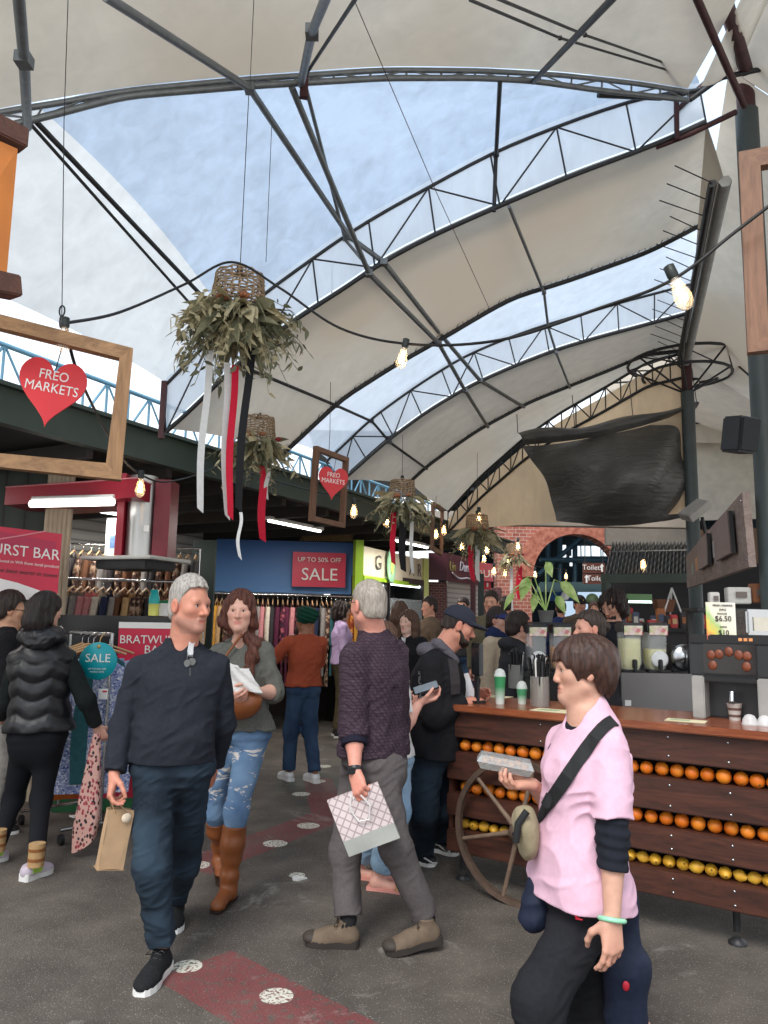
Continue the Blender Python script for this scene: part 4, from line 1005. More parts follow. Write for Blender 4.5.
    for q, (h_, t_, k_, a_) in enumerate(((heb, tob, kb, ab), (hea, toa, ka, aa))):
        fv = (t_ - h_).normalized(); topc = mid(k_, a_, .20)
        pr = [union([cone(topc + (V3(k_) - V3(a_)).normalized() * .05, mid(k_, a_, .5), .068, .064, .03), cone(mid(k_, a_, .5), a_, .064, .047, .03)], .03, cut=[(topc, V3(k_) - V3(a_))]),
              union([cone(a_, h_ + fv * .05 + V3((0, 0, .045)), .046, .042, .03), cone(h_ + fv * .07 + V3((0, 0, .06)), t_ - fv * .045 + V3((0, 0, .034)), .042, .036, .03), ell(t_ - fv * .035 + V3((0, 0, .03)), (.036, .045, .028), np.array([nrm(np.cross(A3(fv), (0, 0, 1))), A3(fv), (0, 0, 1)]), .02)], .03, cut=[(mid(h_, t_, .5) + V3((0, 0, .014)), (0, 0, -1))])]
        bo = B.put('boot', pr, tan, .0055, lambda x, y, z, s_=q: .004 * np.sin(z * 70 + 14 * x) * np.exp(-((z - .19) / .08) ** 2) + .003 * sinnoise(x, y, z, 25, s_), )
        m = MB(); rv = V3(fv).cross(V3((0, 0, 1))).normalized()
        m.prism([(0, -.036), (.05, -.036), (.10, -.034), (.20, -.04), (.25, -.026), (.25, .026), (.2, .04), (.1, .034), (.05, .036), (0, .036)], h_ + V3((0, 0, .010)), fv, rv, .012)
        m.box(h_ + fv * .035 + V3((0, 0, .017)), (.05, .06, .034), math.atan2(fv.y, fv.x), .004)
        B.mb('sole', m, plain('dark_brown_sole', srgb(52, 34, 24), .6), bo)
    w = B.hw; hm = hair_mat('auburn_hair', srgb(48, 26, 22), srgb(116, 66, 50))
    fr = lambda a, b, cz: nk + V3((a, b, cz))
    loose_hair(B, hm, [([w(.050, .045, .07), w(.078, .022, .0), w(.086, .005, -.07), fr(.088, -.07, .01), fr(.083, -.14, -.07), fr(.070, -.165, -.16), fr(.062, -.165, -.23)], [.016, .022, .028, .033, .034, .030, .010]),
                       ([w(.075, -.02, .03), w(.088, -.03, -.06), fr(.10, -.02, .0), fr(.10, -.10, -.08)], [.03, .04, .04, .02]),
                       ([w(-.050, .045, .07), w(-.078, .018, .0), w(-.083, -.01, -.08), fr(-.080, .0, .03), fr(-.09, .02, -.06)], [.016, .020, .026, .028, .02]),
                       ([w(0, -.09, .0), w(0, -.10, -.10), fr(0, .07, -.08)], [.07, .07, .06])], amp=.009)
    m = MB(); a = w(-.083, .0, -.052); m.tube([A3(a) + np.array([.009 * math.sin(i * .63), -.004, .011 * math.cos(i * .63)]) for i in range(11)], .0016, 5); B.mb('earring', m, plain('gold', srgb(200, 160, 80), .3, 1))
    # tan leather bag across her waist, white paper in the hand
    c = P(239, 699, Y - .19); b = thing('crossbody_bag', 'tan leather crescent bag worn at the front of the woman in grey', 'bag', c)
    mb = MB()
    def fn(u, vv):
        a = (u - .5) * 2; tp = .035 - .02 * a * a; bt = -.095 * (1 - a * a) ** .6 + .0; z = tp + (bt - tp) * vv
        return V3((a * .115, -.032 * math.sin(math.pi * vv) * (1 - a ** 4) - .01 * (1 - a * a), z))
    mb.grid(fn, 22, 12, True, thick=.03); mb.build('bag_body', tan, b)
    mb = MB(); mb.tube([fn(u / 14, .16) + V3((0, -.004, 0)) for u in range(1, 14)], .0035, 5); mb.build('zip', plain('brass_zip', srgb(150, 110, 60), .4, .6), b)
    mb = MB(); mb.tube([V3((-.112, -.01, .02)), V3((-.135, .03, .10)), V3((-.10, .10, .24)), V3((-.02, .12, .36))], .008, 6); mb.tube([V3((.112, -.01, .02)), V3((.135, .05, .05)), V3((.14, .12, .06))], .008, 6); mb.build('strap', tan, b)
    c = P(243, 679, Y - .24); pb = thing('paper_packet', 'crumpled white paper food packet in the hand of the woman in grey', 'packet', c)
    mb = MB(); random.seed(3); pts = {}
    def pf(u, vv):
        a = (u - .5) * 2; h = (vv - .5) * 2; return V3((a * (.060 + .022 * (1 - vv)) - .035 * h * .9, -.018 * math.cos(a * 1.4) * (1 - .3 * h) + .006 * math.sin(5 * a + 4 * h), h * .062 - .010 * a * (1 + h) + .014 * abs(a) * h))
    mb.grid(pf, 10, 8, False, thick=.016); mb.build('paper', plain('white_paper', srgb(228, 226, 222), .7, 0, .04), pb)
woman_boots()

# ---------------- man in the dark check shirt, walking away
def boot_low(B, h_, t_, a_, mat, sole): 
    o = shoe(B, h_, t_, a_, mat, sole, .054, .035, .030, plain('boot_lace', srgb(70, 60, 52), .8)); return o
def man_check():
    tof, hef = G(305, 944), G(359, 947); ton = G(385, 955); hen = G(441, 949) + V3((0, 0, .035))
    B = Body('man with cropped grey hair seen from behind in dark purple check shirt and grey trousers', (P(372, 940, 3.9).x, 3.92, 0), .005, srgb(212, 150, 132))
    B.k = .86; Y = 3.97
    nk, sn, sf = P(376, 640, Y + .02), P(354, 657, 3.83), P(397, 652, 4.08)
    hc, hn, hf = P(374, 757, Y), P(378, 768, 3.90), P(360, 766, 4.04)
    en, wn = P(354, 731, 3.80), P(355, 772, 3.70); ef, wf = P(398, 725, 4.15), P(392, 768, 4.05)
    kn, kf = P(396, 848, 3.86), P(345, 852, 4.02); an, af = hen + V3((-.07, .02, .10)), hef + V3((-.055, .01, .13))
    chk('m3', ('uarm', sn, en), ('farm', en, wn), ('thigh', hn, kn), ('shin', kn, an), ('thf', hf, kf), ('shf', kf, af), ('torso', hc, nk), ('sh', sn, sf))
    B.head(P(368, 606, Y - .02), (-.60, .80, -.03), (0, 0, 1), 1.0, nk, neck_r=.058, beard=(.8, .88, .94))
    rt = sf - sn
    tb = [(t, a * 1.0, b * 1.12, *(o or [0])) for t, a, b, *o in TORSO_M]
    B.pr.append(torso(hc, nk, rt, tb)); B.pr += shoulders(sn, sf, nk, .05)
    B.arm(sn, en, wn, (.055, .047, .043, .030)); B.arm(sf, ef, wf)
    B.hand(wn, wn - en + V3((.05, -.02, 0)), (.55, .8, -.1), (-.8, .1, -.2), 1.03, (.75, .9, 1.0, 1.0), .5, .1, .5)
    B.hand(wf, wf - ef, (-.5, -.5, 0), (-.7, .6, 0), 1.0)
    B.leg(hn, kn, an); B.leg(hf, kf, af); B.finish(); B.eyes()
    ck, t = newmat('dark_check_cotton'); v = t.coord()
    def band(axis, sc, w):
        q = t.n('ShaderNodeTexWave', bands_direction=axis); q.inputs['Scale'].default_value = sc * 1.9; q.inputs['Distortion'].default_value = 1.2; t.l(v, q.inputs[0]); return t.math('GREATER_THAN', q.outputs['Fac'], w)
    g_ = t.math('MAXIMUM', band('DIAGONAL', 8.5, .86), band('Z', 11, .88))
    c = t.mix(t.math('MULTIPLY', g_, .8), t.ramp(t.noise(v, 90, 2), [(.3, srgb(52, 40, 50)), (.7, srgb(74, 60, 70))]), srgb(44, 30, 40))
    c = t.mix(t.math('MULTIPLY', t.ramp(t.vor(v, 70), [(.12, (1, 1, 1)), (.2, (0, 0, 0))]), .5), c, srgb(112, 92, 96))
    t.bsdf(c, .85, 0, t.bump(t.noise(v, 300, 2), .2, .002), Specular_IOR_Level=.2)
    top = [torso(hc, nk, rt, grow(tb, .018, .02, .99, flare=.05), .03)] + shoulders(sn, sf, nk, .060, .06) + [sleeve(sn, en, wn, (.070, .068, .062), 1.16, .02), sleeve(sf, ef, wf, (.066, .062, .058), 1.15, .022),
           cone(nk + V3((0, .0, -.03)), nk + V3((-.015, .008, .055)), .086, .076, .03, cut=[(nk + V3((0, 0, .05)), (.1, 0, 1))])]
    shr = B.put('shirt', top, ck, .005, folds(.008, 17, 12, .7))
    d = nrm(wn - en); c0 = A3(en) + d * .02
    B.put('rolled_cuff', [union([cone(c0, c0 + d * .05, .066, .062, .01)], .01, cut=[(c0 + d * .052, d), (c0 - d * .004, -d)])], fabric('navy_cuff', srgb(30, 30, 44), .15, 300), .005, folds(.003, 30, 3), parent=shr)
    gt = fabric('grey_chino', srgb(92, 86, 86), .10, 300, .2)
    tr = [torso(hc, nk, rt, grow(tb, .010, -.12, .14), .03), trouser_leg(hn, kn, an, (.098, .072, .064), 1.96, .06), trouser_leg(hf, kf, af, (.098, .072, .066), 1.97, .06), ell(hc + V3((.075, -.035, -.06)), (.09, .085, .10), None, .05)]
    tro = B.put('trousers', tr, gt, .005, folds(.005, 18, 14, .9))
    m = MB(); q = [hc + (nk - hc) * .13 + (V3(rt).normalized() * math.cos(a) * .168 + V3(rt).normalized().cross(V3((0, 0, 1))) * math.sin(a) * -.135) for a in [i * math.pi / 12 for i in range(25)]]
    m.tube(q, .014, 6); B.mb('belt', m, plain('dark_belt', srgb(44, 34, 30), .5), tro)
    bm_ = plain('hiking_suede', srgb(104, 88, 72), .8, 0, .2, 20, .2, 60); sm = plain('boot_sole', srgb(48, 42, 38), .8)
    for h_, t_, a_ in ((hen, ton, an), (hef, tof, af)):
        b_ = boot_low(B, h_, t_, a_, bm_, sm); fv = (t_ - h_).normalized()
        m = MB(); m.sphere(t_ - fv * .035 + V3((0, 0, .035)), (.05, .05, .03), 12, 8, Matrix.Rotation(math.atan2(fv.y, fv.x), 3, 'Z')); B.mb('toe_cap', m, plain('toe_rubber', srgb(58, 50, 44), .7), b_)
        m = MB(); kk = kn if h_ is hen else kf; m.tube([a_ + (kk - a_).normalized() * .08, a_ + (kk - a_).normalized() * -.01, h_ + fv * .07 + V3((0, 0, .06))], [.040, .042, .040], 12); B.mb('sock', m, plain('black_sock', srgb(22, 22, 24), .9))
    hair_short(B, hair_mat('cropped_grey_hair', srgb(120, 110, 100), srgb(190, 180, 168)), .006, front=.08, side=-.01, nape=-.066, top=.010, temple=.01)
    m = MB(); w = B.hw
    for q in (-1, 1): m.tube([w(q * .088, -.01, .018), w(q * .078, .07, .012), w(q * .06, .098, .008)], .002, 5)
    for q in (-1, 1): m.tube([A3(w(q * .032, .102, .004)) + (B.hr * math.cos(a) * .022 + B.hu * math.sin(a) * .017) for a in [i * .524 for i in range(13)]], .0018, 5)
    m.tube([w(-.012, .104, .006), w(.012, .104, .006)], .002, 5); B.mb('glasses', m, BLACK)
    m = MB(); d = nrm(wn - en); c1 = A3(wn) - d * .012; m.tube([c1 - d * .010, c1 + d * .010], [.034, .033], 16); m.box(c1 + np.array([-.012, -.034, 0]), (.034, .014, .030), .3, .003); B.mb('watch', m, plain('dark_watch', srgb(34, 34, 38), .4))
    # patterned gift bag hanging aslant from his hand
    cn = [P(327, 801, 3.66), P(377, 782, 3.66), P(400, 838, 3.66), P(349, 857, 3.66)]
    o_ = cn[3]; ux = (cn[2] - cn[3]); uy = (cn[0] - cn[3]); b = thing('gift_bag', 'pale pink diamond patterned gift bag with grey base and white cord handles', 'bag', o_)
    pm, t = newmat('diamond_paper'); v = t.coord(rot=(0, R(24), 0))
    zz = t.n('ShaderNodeSeparateXYZ'); t.l(v, zz.inputs[0])
    def stripes(a, b_): 
        q = t.math('ADD', t.math('MULTIPLY', zz.outputs[0], a), t.math('MULTIPLY', zz.outputs[2], b_)); return t.math('LESS_THAN', t.math('ABSOLUTE', t.math('SUBTRACT', t.math('FRACT', q), .5)), .10)
    g_ = t.math('MAXIMUM', stripes(22, 22), stripes(22, -22))
    t.bsdf(t.mix(t.math('MULTIPLY', g_, .8), srgb(216, 202, 200), srgb(160, 140, 142)), .5)
    nn = ux.cross(uy).normalized(); th = .05
    mb = MB(); F = lambda x, y, zf: ux * x + uy * y + nn * (zf + .006 * math.sin(6 * x) * math.sin(5 * y))
    mb.grid(lambda u, vv: F(u, .27 + .73 * vv, 0), 8, 8, False); mb.grid(lambda u, vv: F(u, 1 - .73 * vv, -th * (.5 + .5 * vv)), 8, 8, False)
    for x in (0, 1): mb.grid(lambda u, vv: F(x, .27 + .73 * vv, -u * th * (1 - .5 * vv)) , 3, 8, False)
    mb.build('bag_body', pm, b)
    mb = MB(); mb.grid(lambda u, vv: F(u, .27 * vv, 0), 8, 3, False); mb.grid(lambda u, vv: F(u, .27 * vv, -th), 8, 3, False); mb.grid(lambda u, vv: F(u, 0, -th * vv), 8, 2, False)
    for x in (0, 1): mb.grid(lambda u, vv: F(x, .27 * vv, -u * th), 2, 3, False)
    mb.build('bag_base', plain('grey_card', srgb(166, 168, 162), .5, 0, .05), b)
    K = V3(wn) + V3(d) * .10 - o_
    wc = plain('white_cord', srgb(236, 232, 230), .6)
    for q in (.0, -th * .6):
        h = MB(); a0_, a1_ = F(.33, .72, q + .004), F(.72, .76, q + .004); lo_ = F(.5, .52, q + .006)
        h.tube([a0_, mid(a0_, K, .6), K, mid(a1_, K, .6), a1_], .004, 6) if q else h.tube([K + V3((-.02, -.03, 0)), mid(K, lo_, .6) + V3((-.045, -.02, 0)), lo_ + V3((-.02, -.01, -.01)), lo_ + V3((.03, -.01, 0)), mid(K, lo_, .5) + V3((.05, -.02, .01)), K + V3((.025, -.03, 0))], .004, 6)
        h.build('handle', wc, b)
man_check()

# ---------------- woman in the pink T-shirt
def woman_pink():
    Y = 2.72
    B = Body('short haired woman in pink T-shirt with black crossbody strap, in profile before the counter', (P(585, 1000, 2.7).x, 2.72, 0), .0042, srgb(206, 160, 138), 'f')
    B.k = .86
    nk, sn, sf = P(591, 716, Y), P(607, 745, 2.60), P(567, 745, 2.86)
    hc = P(583, 890, Y); hn, hf = P(592, 905, 2.66), P(578, 903, 2.78)
    en, wn = P(613, 838, 2.53), P(612, 918, 2.47); ef, wf = P(556, 812, 2.93), P(533, 785, 2.80)
    kn, kf = P(538, 1000, 2.62), P(596, 1030, 2.86)
    an, af = V3((kn.x + .02, kn.y - .02, .10)), V3((kf.x + .17, kf.y + .03, .16))
    chk('pink', ('uarm', sn, en), ('farm', en, wn), ('uf', sf, ef), ('ff', ef, wf), ('thigh', hn, kn), ('shin', kn, an), ('thf', hf, kf), ('torso', hc, nk), ('sh', sn, sf))
    B.head(P(581, 670, Y), (-1, .02, -.04), (.03, 0, 1), .93, nk, neck_r=.050, nose=.45)
    rt = sf - sn
    tb = [(t, a * 1.02, b * 1.12, *(o or [0])) for t, a, b, *o in TORSO_F]
    B.pr.append(torso(hc, nk, rt, tb)); B.pr += shoulders(sn, sf, nk, .045)
    B.arm(sn, en, wn, (.046, .042, .040, .0285)); B.arm(sf, ef, wf, (.044, .040, .038, .028))
    B.hand(wn, wn - en + V3((.01, 0, 0)), (-.35, .85, 0), (-.85, -.35, 0), .97, (.35, .40, .45, .5), .6, .10, .6)
    B.hand(wf, V3((-.93, -.30, .02)), (.05, .10, 1), (-.2, .95, .1), .95, (.75, .70, .62, .5), .2, .30, .2)
    B.leg(hn, kn, an); B.leg(hf, kf, af); B.finish(); B.eyes(srgb(60, 46, 40))
    pink = fabric('pink_cotton', srgb(222, 180, 198), .05, 240, .2)
    cut = cone(nk + V3((-.04, -.015, .09)), nk + V3((-.055, -.03, .0)), .064, .058, .012, 'sub')
    top = [torso(hc, nk, rt, grow(tb, .016, -.03, .98, flare=.04, belly=.035), .03)] + shoulders(sn, sf, nk, .052, .05) + \
          [sleeve(sn, en, wn, (.060, .068, .070), .80, .012), sleeve(sf, ef, wf, (.07, .072, .07), .82, .025), cone(nk + V3((0, 0, -.05)), nk + V3((-.012, -.004, .022)), .086, .072, .03), cut]
    ts = B.put('t_shirt', top, pink, .0042, folds(.010, 13, 21, .8))
    blk = fabric('black_jersey', srgb(30, 32, 40), .15, 300, .3)
    c0, c1 = mid(sn, en, .70), mid(en, wn, .42)
    B.put('undersleeve', [union([cone(c0, en, .051, .050, .02), cone(en, c1 + (wn - en).normalized() * .04, .050, .046, .02)], .02, cut=[(c1, wn - en)])], blk, .0042, lambda x, y, z: .0025 * np.sin(z * 190 + 20 * x) + .003 * sinnoise(x, y, z, 40, 2))
    # inner black neckline
    cut2 = cone(nk + V3((-.035, -.012, .09)), nk + V3((-.048, -.026, .012)), .062, .050, .012, 'sub')
    B.put('inner_top', [torso(hc, nk, rt, grow(tb, .006, .7, .98), .03), cone(nk + V3((0, 0, -.05)), nk + V3((-.012, -.004, .016)), .078, .064, .03), cut2], blk, .0042)
    pt = fabric('black_trouser', srgb(36, 36, 40), .12, 300, .2)
    tr = [torso(hc, nk, rt, grow(tb, .012, -.14, .10), .03), trouser_leg(hn, kn, an, (.092, .076, .072), 1.9, .06), trouser_leg(hf, kf, af, (.10, .085, .08), 1.9, .06)]
    tro = B.put('trousers', tr, pt, .0055, folds(.006, 16, 23, 1.1))
    m = MB(); c = surface(tro, B.base)(582, 914, .003)[0]; m.tube([c + V3((-.010 + .012 * math.cos(a) * (1 if a < 4.5 else .6), -.002, .012 * math.sin(a))) for a in [i * .5 for i in range(11)]], .0028, 5); m.tube([c + V3((-.016, -.004, .014)), c + V3((-.02, -.006, -.012)), c + V3((.0, -.006, -.014))], .003, 5); B.mb('emblem', m, RED, tro)
    for h_, t_, a_ in ((V3((kn.x + .03, kn.y, 0)), V3((kn.x - .2, kn.y - .02, 0)), an), (V3((kf.x + .2, kf.y + .03, .06)), V3((kf.x - .0, kf.y, 0)), af)):
        shoe(B, h_, t_, a_, blk, WHITE, .045)
    # navy jacket tied round the waist
    navy = fabric('navy_nylon', srgb(34, 40, 58), .14, 200, .15, .6)
    jk = [torso(hc, nk, rt, [(-.02, .186, .145), (.02, .188, .152), (.07, .180, .145)], .03),
          cone(hc + V3((.105, -.05, -.02)), hc + V3((.125, -.05, -.22)), .050, .060, .04, flat=((.3, 1, 0), 1.4)), cone(hc + V3((.125, -.05, -.22)), hc + V3((.130, -.03, -.38)), .060, .068, .04, flat=((.3, 1, 0), 1.4)),
          cone(hc + V3((.09, .07, -.02)), hc + V3((.10, .10, -.34)), .06, .065, .04), cone(hc + V3((-.14, .02, .0)), hc + V3((-.165, .02, -.09)), .042, .046, .03)]
    j = B.put('jacket_round_waist', jk, navy, .0055, folds(.010, 14, 25, .6), 'navy jacket tied round the waist')
    m = MB(); lp_ = surface(j, B.base)(594, 927, .006)[0] or P(592, 928, 2.49); m.prism([(0, 0), (.055, .012), (.058, -.022), (.006, -.038)], lp_, (1, .1, 0), (0, -.1, 1), .006); B.mb('jacket_label', m, WHITE, j)
    m = MB(); m.sphere(surface(j, B.base)(626, 985, .004)[0] or P(626, 985, 2.55), (.012, .006, .016), 8, 6); B.mb('zip_pull', m, RED, j)
    # hair: thick tapered bowl cut with fringe
    w, S, M, cc_ = B.hw, B.hs, B.HM, B.hc
    e = ell(w(0, -.022, .032), (.100 * S, .126 * S, .106 * S), M, .02); e2 = ell(w(0, -.062, -.03), (.080 * S, .070 * S, .085 * S), M, .03)
    Yk = np.array([-.16, -.10, -.06, -.035, -.022, .0, .03, .06, .080, .14]); Zk = np.array([-.085, -.098, -.088, -.055, -.018, -.028, -.034, .010, .034, .040])
    def fn(x, y, z):
        d = smin(e.fn(x, y, z), e2.fn(x, y, z), .03)
        lx, ly, lz = [((x - cc_[0]) * M[i][0] + (y - cc_[1]) * M[i][1] + (z - cc_[2]) * M[i][2]) / S for i in range(3)]
        return np.maximum(d, (np.interp(ly, Yk, Zk) + .006 * np.sin(ly * 160) - lz) * .75 * S)
    B.put('hair', [Prim(fn, e.lo - .06, e.hi + .02, .01)], hair_mat('dark_brown_hair', srgb(30, 20, 18), srgb(84, 56, 46), .4), .0042, strands(.0035, 200, 5, cc_))
    # jade bangle
    m = MB(); d = (wn - en).normalized(); u_ = d.cross(V3((0, 1, 0))).normalized(); v_ = d.cross(u_); c = wn + d * .004
    m.tube([c + u_ * .037 * math.cos(a) + v_ * .034 * math.sin(a) for a in [i * math.pi / 10 for i in range(21)]], .0075, 8, False)
    B.mb('jade_bangle', m, plain('jade', srgb(150, 214, 176), .2, 0, .2, 40))
    # strap and bag
    sb = thing('crossbody_bag', 'black strap with khaki sling bag worn by the woman in pink', 'bag', P(525, 830, 2.62)); O = V3(sb.location)
    blkw = plain('black_webbing', srgb(26, 27, 28), .8, 0, .1, 40)
    hit = surface(ts, B.base); m = ribbon_on(hit, [(613, 722), (609, 724), (603, 729), (595, 738), (586, 750), (577, 763), (568, 776), (560, 788), (552, 800), (545, 811), (539, 820), (533, 829)], .022, .004, .005)
    m.v = [tuple(Vector(v) - O) for v in m.v]; m.build('strap', blkw, sb); bk_ = hit(552, 799, .016)[0]
    m = MB(); m.box(bk_ - O, (.032, .018, .05), Matrix.Rotation(R(-12), 3, 'Y') @ Matrix.Rotation(R(40), 3, 'Y'), .005); m.build('buckle', BLACK, sb)
    kh = fabric('khaki_canvas', srgb(150, 138, 112), .1, 220, .3)
    V, F = mesh_field([union([ell(P(527, 833, 2.70), (.036, .075, .085), None, .03), ell(P(522, 822, 2.68), (.028, .06, .045), None, .03)], .03)], .006, folds(.006, 25, 3))
    arr_mesh('pouch', V, F, kh, sb, A3(O)); m = MB(); m.tube([P(516, 842, 2.625) - O, P(518, 824, 2.615) - O, P(527, 811, 2.62) - O], .012, 6); m.build('webbing_edge', blkw, sb)
    # food pack on the hand
    c = P(505, 764, 2.82); fp = thing('food_pack', 'clear lidded plastic food tray in the raised hand of the woman in pink', 'food tray', c)
    Rz = Matrix.Rotation(R(8), 3, 'Y') @ Matrix.Rotation(R(-8), 3, 'Z'); m = MB()
    m.rings([[Rz @ V3((sx_ * (.085 + .012 * k), sy_ * (.05 + .010 * k), -.022 + .022 * k)) for sx_, sy_ in ((-1, -1), (1, -1), (1, 1), (-1, 1))] for k in (0, 1)], True, smooth=False); m.build('tray', glass('clear_tray', (.6, .62, .60, 1), .15, .35), fp)
    m = MB(); m.rings([[Rz @ V3((sx_ * (.100 - .012 * k), sy_ * (.062 - .010 * k), .001 + .024 * k)) for sx_, sy_ in ((-1, -1), (1, -1), (1, 1), (-1, 1))] for k in (0, 1)], True, smooth=False); m.build('lid', glass('clear_lid', (.85, .88, .88, 1), .12, .28), fp)
    m = MB(); 
    for i in range(7): m.sphere(Rz @ V3((-.07 + i * .023, (-.02, .018)[i % 2], .004)), (.016, .022, .014), 8, 6)
    m.build('rolls', plain('brown_roll', srgb(150, 110, 76), .6, 0, .3, 60), fp)
woman_pink()

# ---------------- woman in the puffer vest
def woman_puffer():
    ton, hen = G(51, 871), G(22, 882); tof, hef = G(6, 858), G(-16, 866)
    B = Body('dark haired woman seen from behind in black quilted puffer vest and leggings', (hen.x, hen.y, 0), .007, srgb(226, 178, 156), 'f')
    Y = 5.2; B.k = .86
    nk, sl, sr = P(42, 642, Y), P(19, 660, Y - .02), P(66, 658, Y + .05)
    hc, hl, hr_ = P(39, 733, Y), P(27, 742, Y), P(50, 742, Y + .04)
    er, wr = P(86, 700, Y + .02), P(97, 727, Y + .1); el, wl = P(6, 704, Y + .06), P(2, 716, Y + .3)
    kr, kl = P(41, 800, Y - .02), P(13, 800, Y + .1); ar, al_ = hen + V3((.06, .03, .11)), hef + V3((.06, .03, .11))
    chk('puf', ('uarm', sr, er), ('farm', er, wr), ('thigh', hr_, kr), ('shin', kr, ar), ('torso', hc, nk))
    B.head(P(47, 610, Y + .02), (.45, .89, -.12), (0, 0, 1), .97, nk, neck_r=.048)
    rt = sr - sl; B.pr.append(torso(hc, nk, rt, TORSO_F)); B.pr += shoulders(sl, sr, nk, .045); B.arm(sr, er, wr); B.arm(sl, el, wl)
    B.hand(wr, wr - er + V3((.05, 0, -.05)), (-.3, .9, 0), (.5, .5, 0), .95, (.7, .8, .9, 1.0), .5); B.hand(wl, wl - el, (1, 0, 0), (0, 0, 1), .95)
    B.leg(hl, kl, al_); B.leg(hr_, kr, ar); B.finish()
    pm = plain('black_nylon', srgb(26, 26, 30), .38, 0, .15, 10, .15, 40)
    def quilt(x, y, z):
        q = (z + .04 * np.abs(np.sin(x * 16))) / .115; return -.014 * np.abs(np.sin(q * math.pi)) + .006 + .003 * sinnoise(x, y, z, 28, 3)
    top = [torso(hc, nk, rt, grow(TORSO_F, .045, .03, .97, wf=1.04, df=1.05), .03)] + [union(shoulders(sl, sr, nk, .066, .05), .06, cut=[(V3(sr) + V3((.045, 0, 0)), (1, 0, 0)), (V3(sl) - V3((.045, 0, 0)), (-1, 0, 0))])]
    vst = B.put('puffer_vest', top, pm, .007, quilt)
    B.put('hood', [ell(nk + V3((.015, -.045, .035)), (.165, .095, .062), None, .03), cone(nk + V3((-.09, -.01, .06)), nk + V3((.10, -.01, .06)), .05, .05, .03), ell(nk + V3((.02, -.09, .0)), (.10, .05, .06), None, .03)], pm, .007, folds(.010, 22, 6, 1.2), parent=vst)
    dk = fabric('dark_green_knit', srgb(30, 34, 34), .15, 260, .3)
    for s_, e_, w_ in ((sr, er, wr), (sl, el, wl)): B.put('sleeve', [sleeve(s_, e_, w_, (.066, .058, .042), 1.93, .02)], dk, .007, folds(.005, 20, 5, .8))
    tr = [torso(hc, nk, rt, grow(TORSO_F, .008, -.10, .16), .03), trouser_leg(hl, kl, al_, (.096, .062, .045), 1.97, .06), trouser_leg(hr_, kr, ar, (.096, .062, .045), 1.97, .06), ell(hc + V3((.0, -.05, -.06)), (.15, .08, .13), None, .09)]
    B.put('leggings', tr, fabric('black_leggings', srgb(26, 27, 32), .1, 300, .1), .007)
    sk = plain('tan_sock', srgb(186, 150, 104), .9, 0, .15, 60)
    um = plain('lilac_trainer', srgb(198, 184, 196), .7, 0, .08, 30)
    for h_, t_, a_ in ((hen, ton, ar), (hef, tof, al_)):
        m = MB(); m.tube([a_ + V3((0, 0, .10)), a_ + V3((0, 0, -.03))], [.047, .046], 12); m.mi = 0
        so = B.mb('sock', m, sk); m = MB()
        for z in (.075, .02): m = MB(); m.tube([a_ + V3((0, 0, z)), a_ + V3((0, 0, z - .018))], [.0485, .0485], 12); B.mb('sock_band', m, plain('brown_band', srgb(140, 88, 46), .9), so)
        s_ = shoe(B, h_, t_, a_, um, WHITE, .05, .0, .034)
        f_ = (t_ - h_).normalized(); r_ = f_.cross(V3((0, 0, 1))); m = MB()
        for q in (-1, 1): m = MB(); m.box(h_ + f_ * .07 + r_ * q * .040 + V3((0, 0, .055)), (.08, .012, .035), math.atan2(f_.y, f_.x), .004); B.mb('heel_flash', m, plain('lime_green', srgb(176, 220, 92), .5), s_)
    w = B.hw
    loose_hair(B, hair_mat('black_hair', srgb(20, 16, 16), srgb(52, 40, 38)), [([w(0, -.07, .0), w(0, -.085, -.09), nk + V3((.01, -.05, .06))], [.085, .075, .05]), ([w(.05, -.02, .02), w(.06, -.03, -.08)], [.045, .04]), ([w(-.05, -.02, .02), w(-.06, -.03, -.08)], [.045, .04])])
woman_puffer()
# ================================================================== OTHER SHOPPERS AND STALL STAFF
HB_ = hair_mat('dark_hair', srgb(24, 18, 16), srgb(60, 46, 40)); HBR = hair_mat('brown_hair', srgb(54, 36, 28), srgb(104, 74, 56))
CM_ = {'black': fabric('black_jacket', srgb(28, 28, 32), .15, 240, .25), 'grey': fabric('pale_grey_trouser', srgb(164, 158, 150), .08, 240, .2), 'rust': fabric('rust_knit', srgb(160, 76, 52), .12, 200, .4), 'jeans': fabric('mid_blue_denim', srgb(44, 62, 88), .18, 400, .3, fade=srgb(70, 92, 120)),
       'lilac': fabric('lilac_cardigan', srgb(176, 152, 186), .08, 200, .3), 'olive': fabric('olive_trouser', srgb(92, 82, 62), .1, 240, .2), 'charcoal': fabric('charcoal_hoodie', srgb(50, 50, 54), .12, 240, .3), 'beige': fabric('beige_coat', srgb(196, 178, 154), .08, 240, .2), 'dark': fabric('dark_trouser', srgb(36, 36, 42), .12, 240, .2),
       'white': fabric('white_tee', srgb(226, 224, 224), .04, 240, .15), 'khaki': fabric('khaki_shirt', srgb(104, 98, 78), .12, 240, .25), 'brownc': fabric('brown_camouflage', srgb(100, 84, 70), .3, 40, .2), 'navy': fabric('navy_scarf', srgb(36, 48, 84), .12, 200, .3), 'light': fabric('light_wash_denim', srgb(140, 172, 200), .15, 300, .3, fade=srgb(176, 200, 220))}
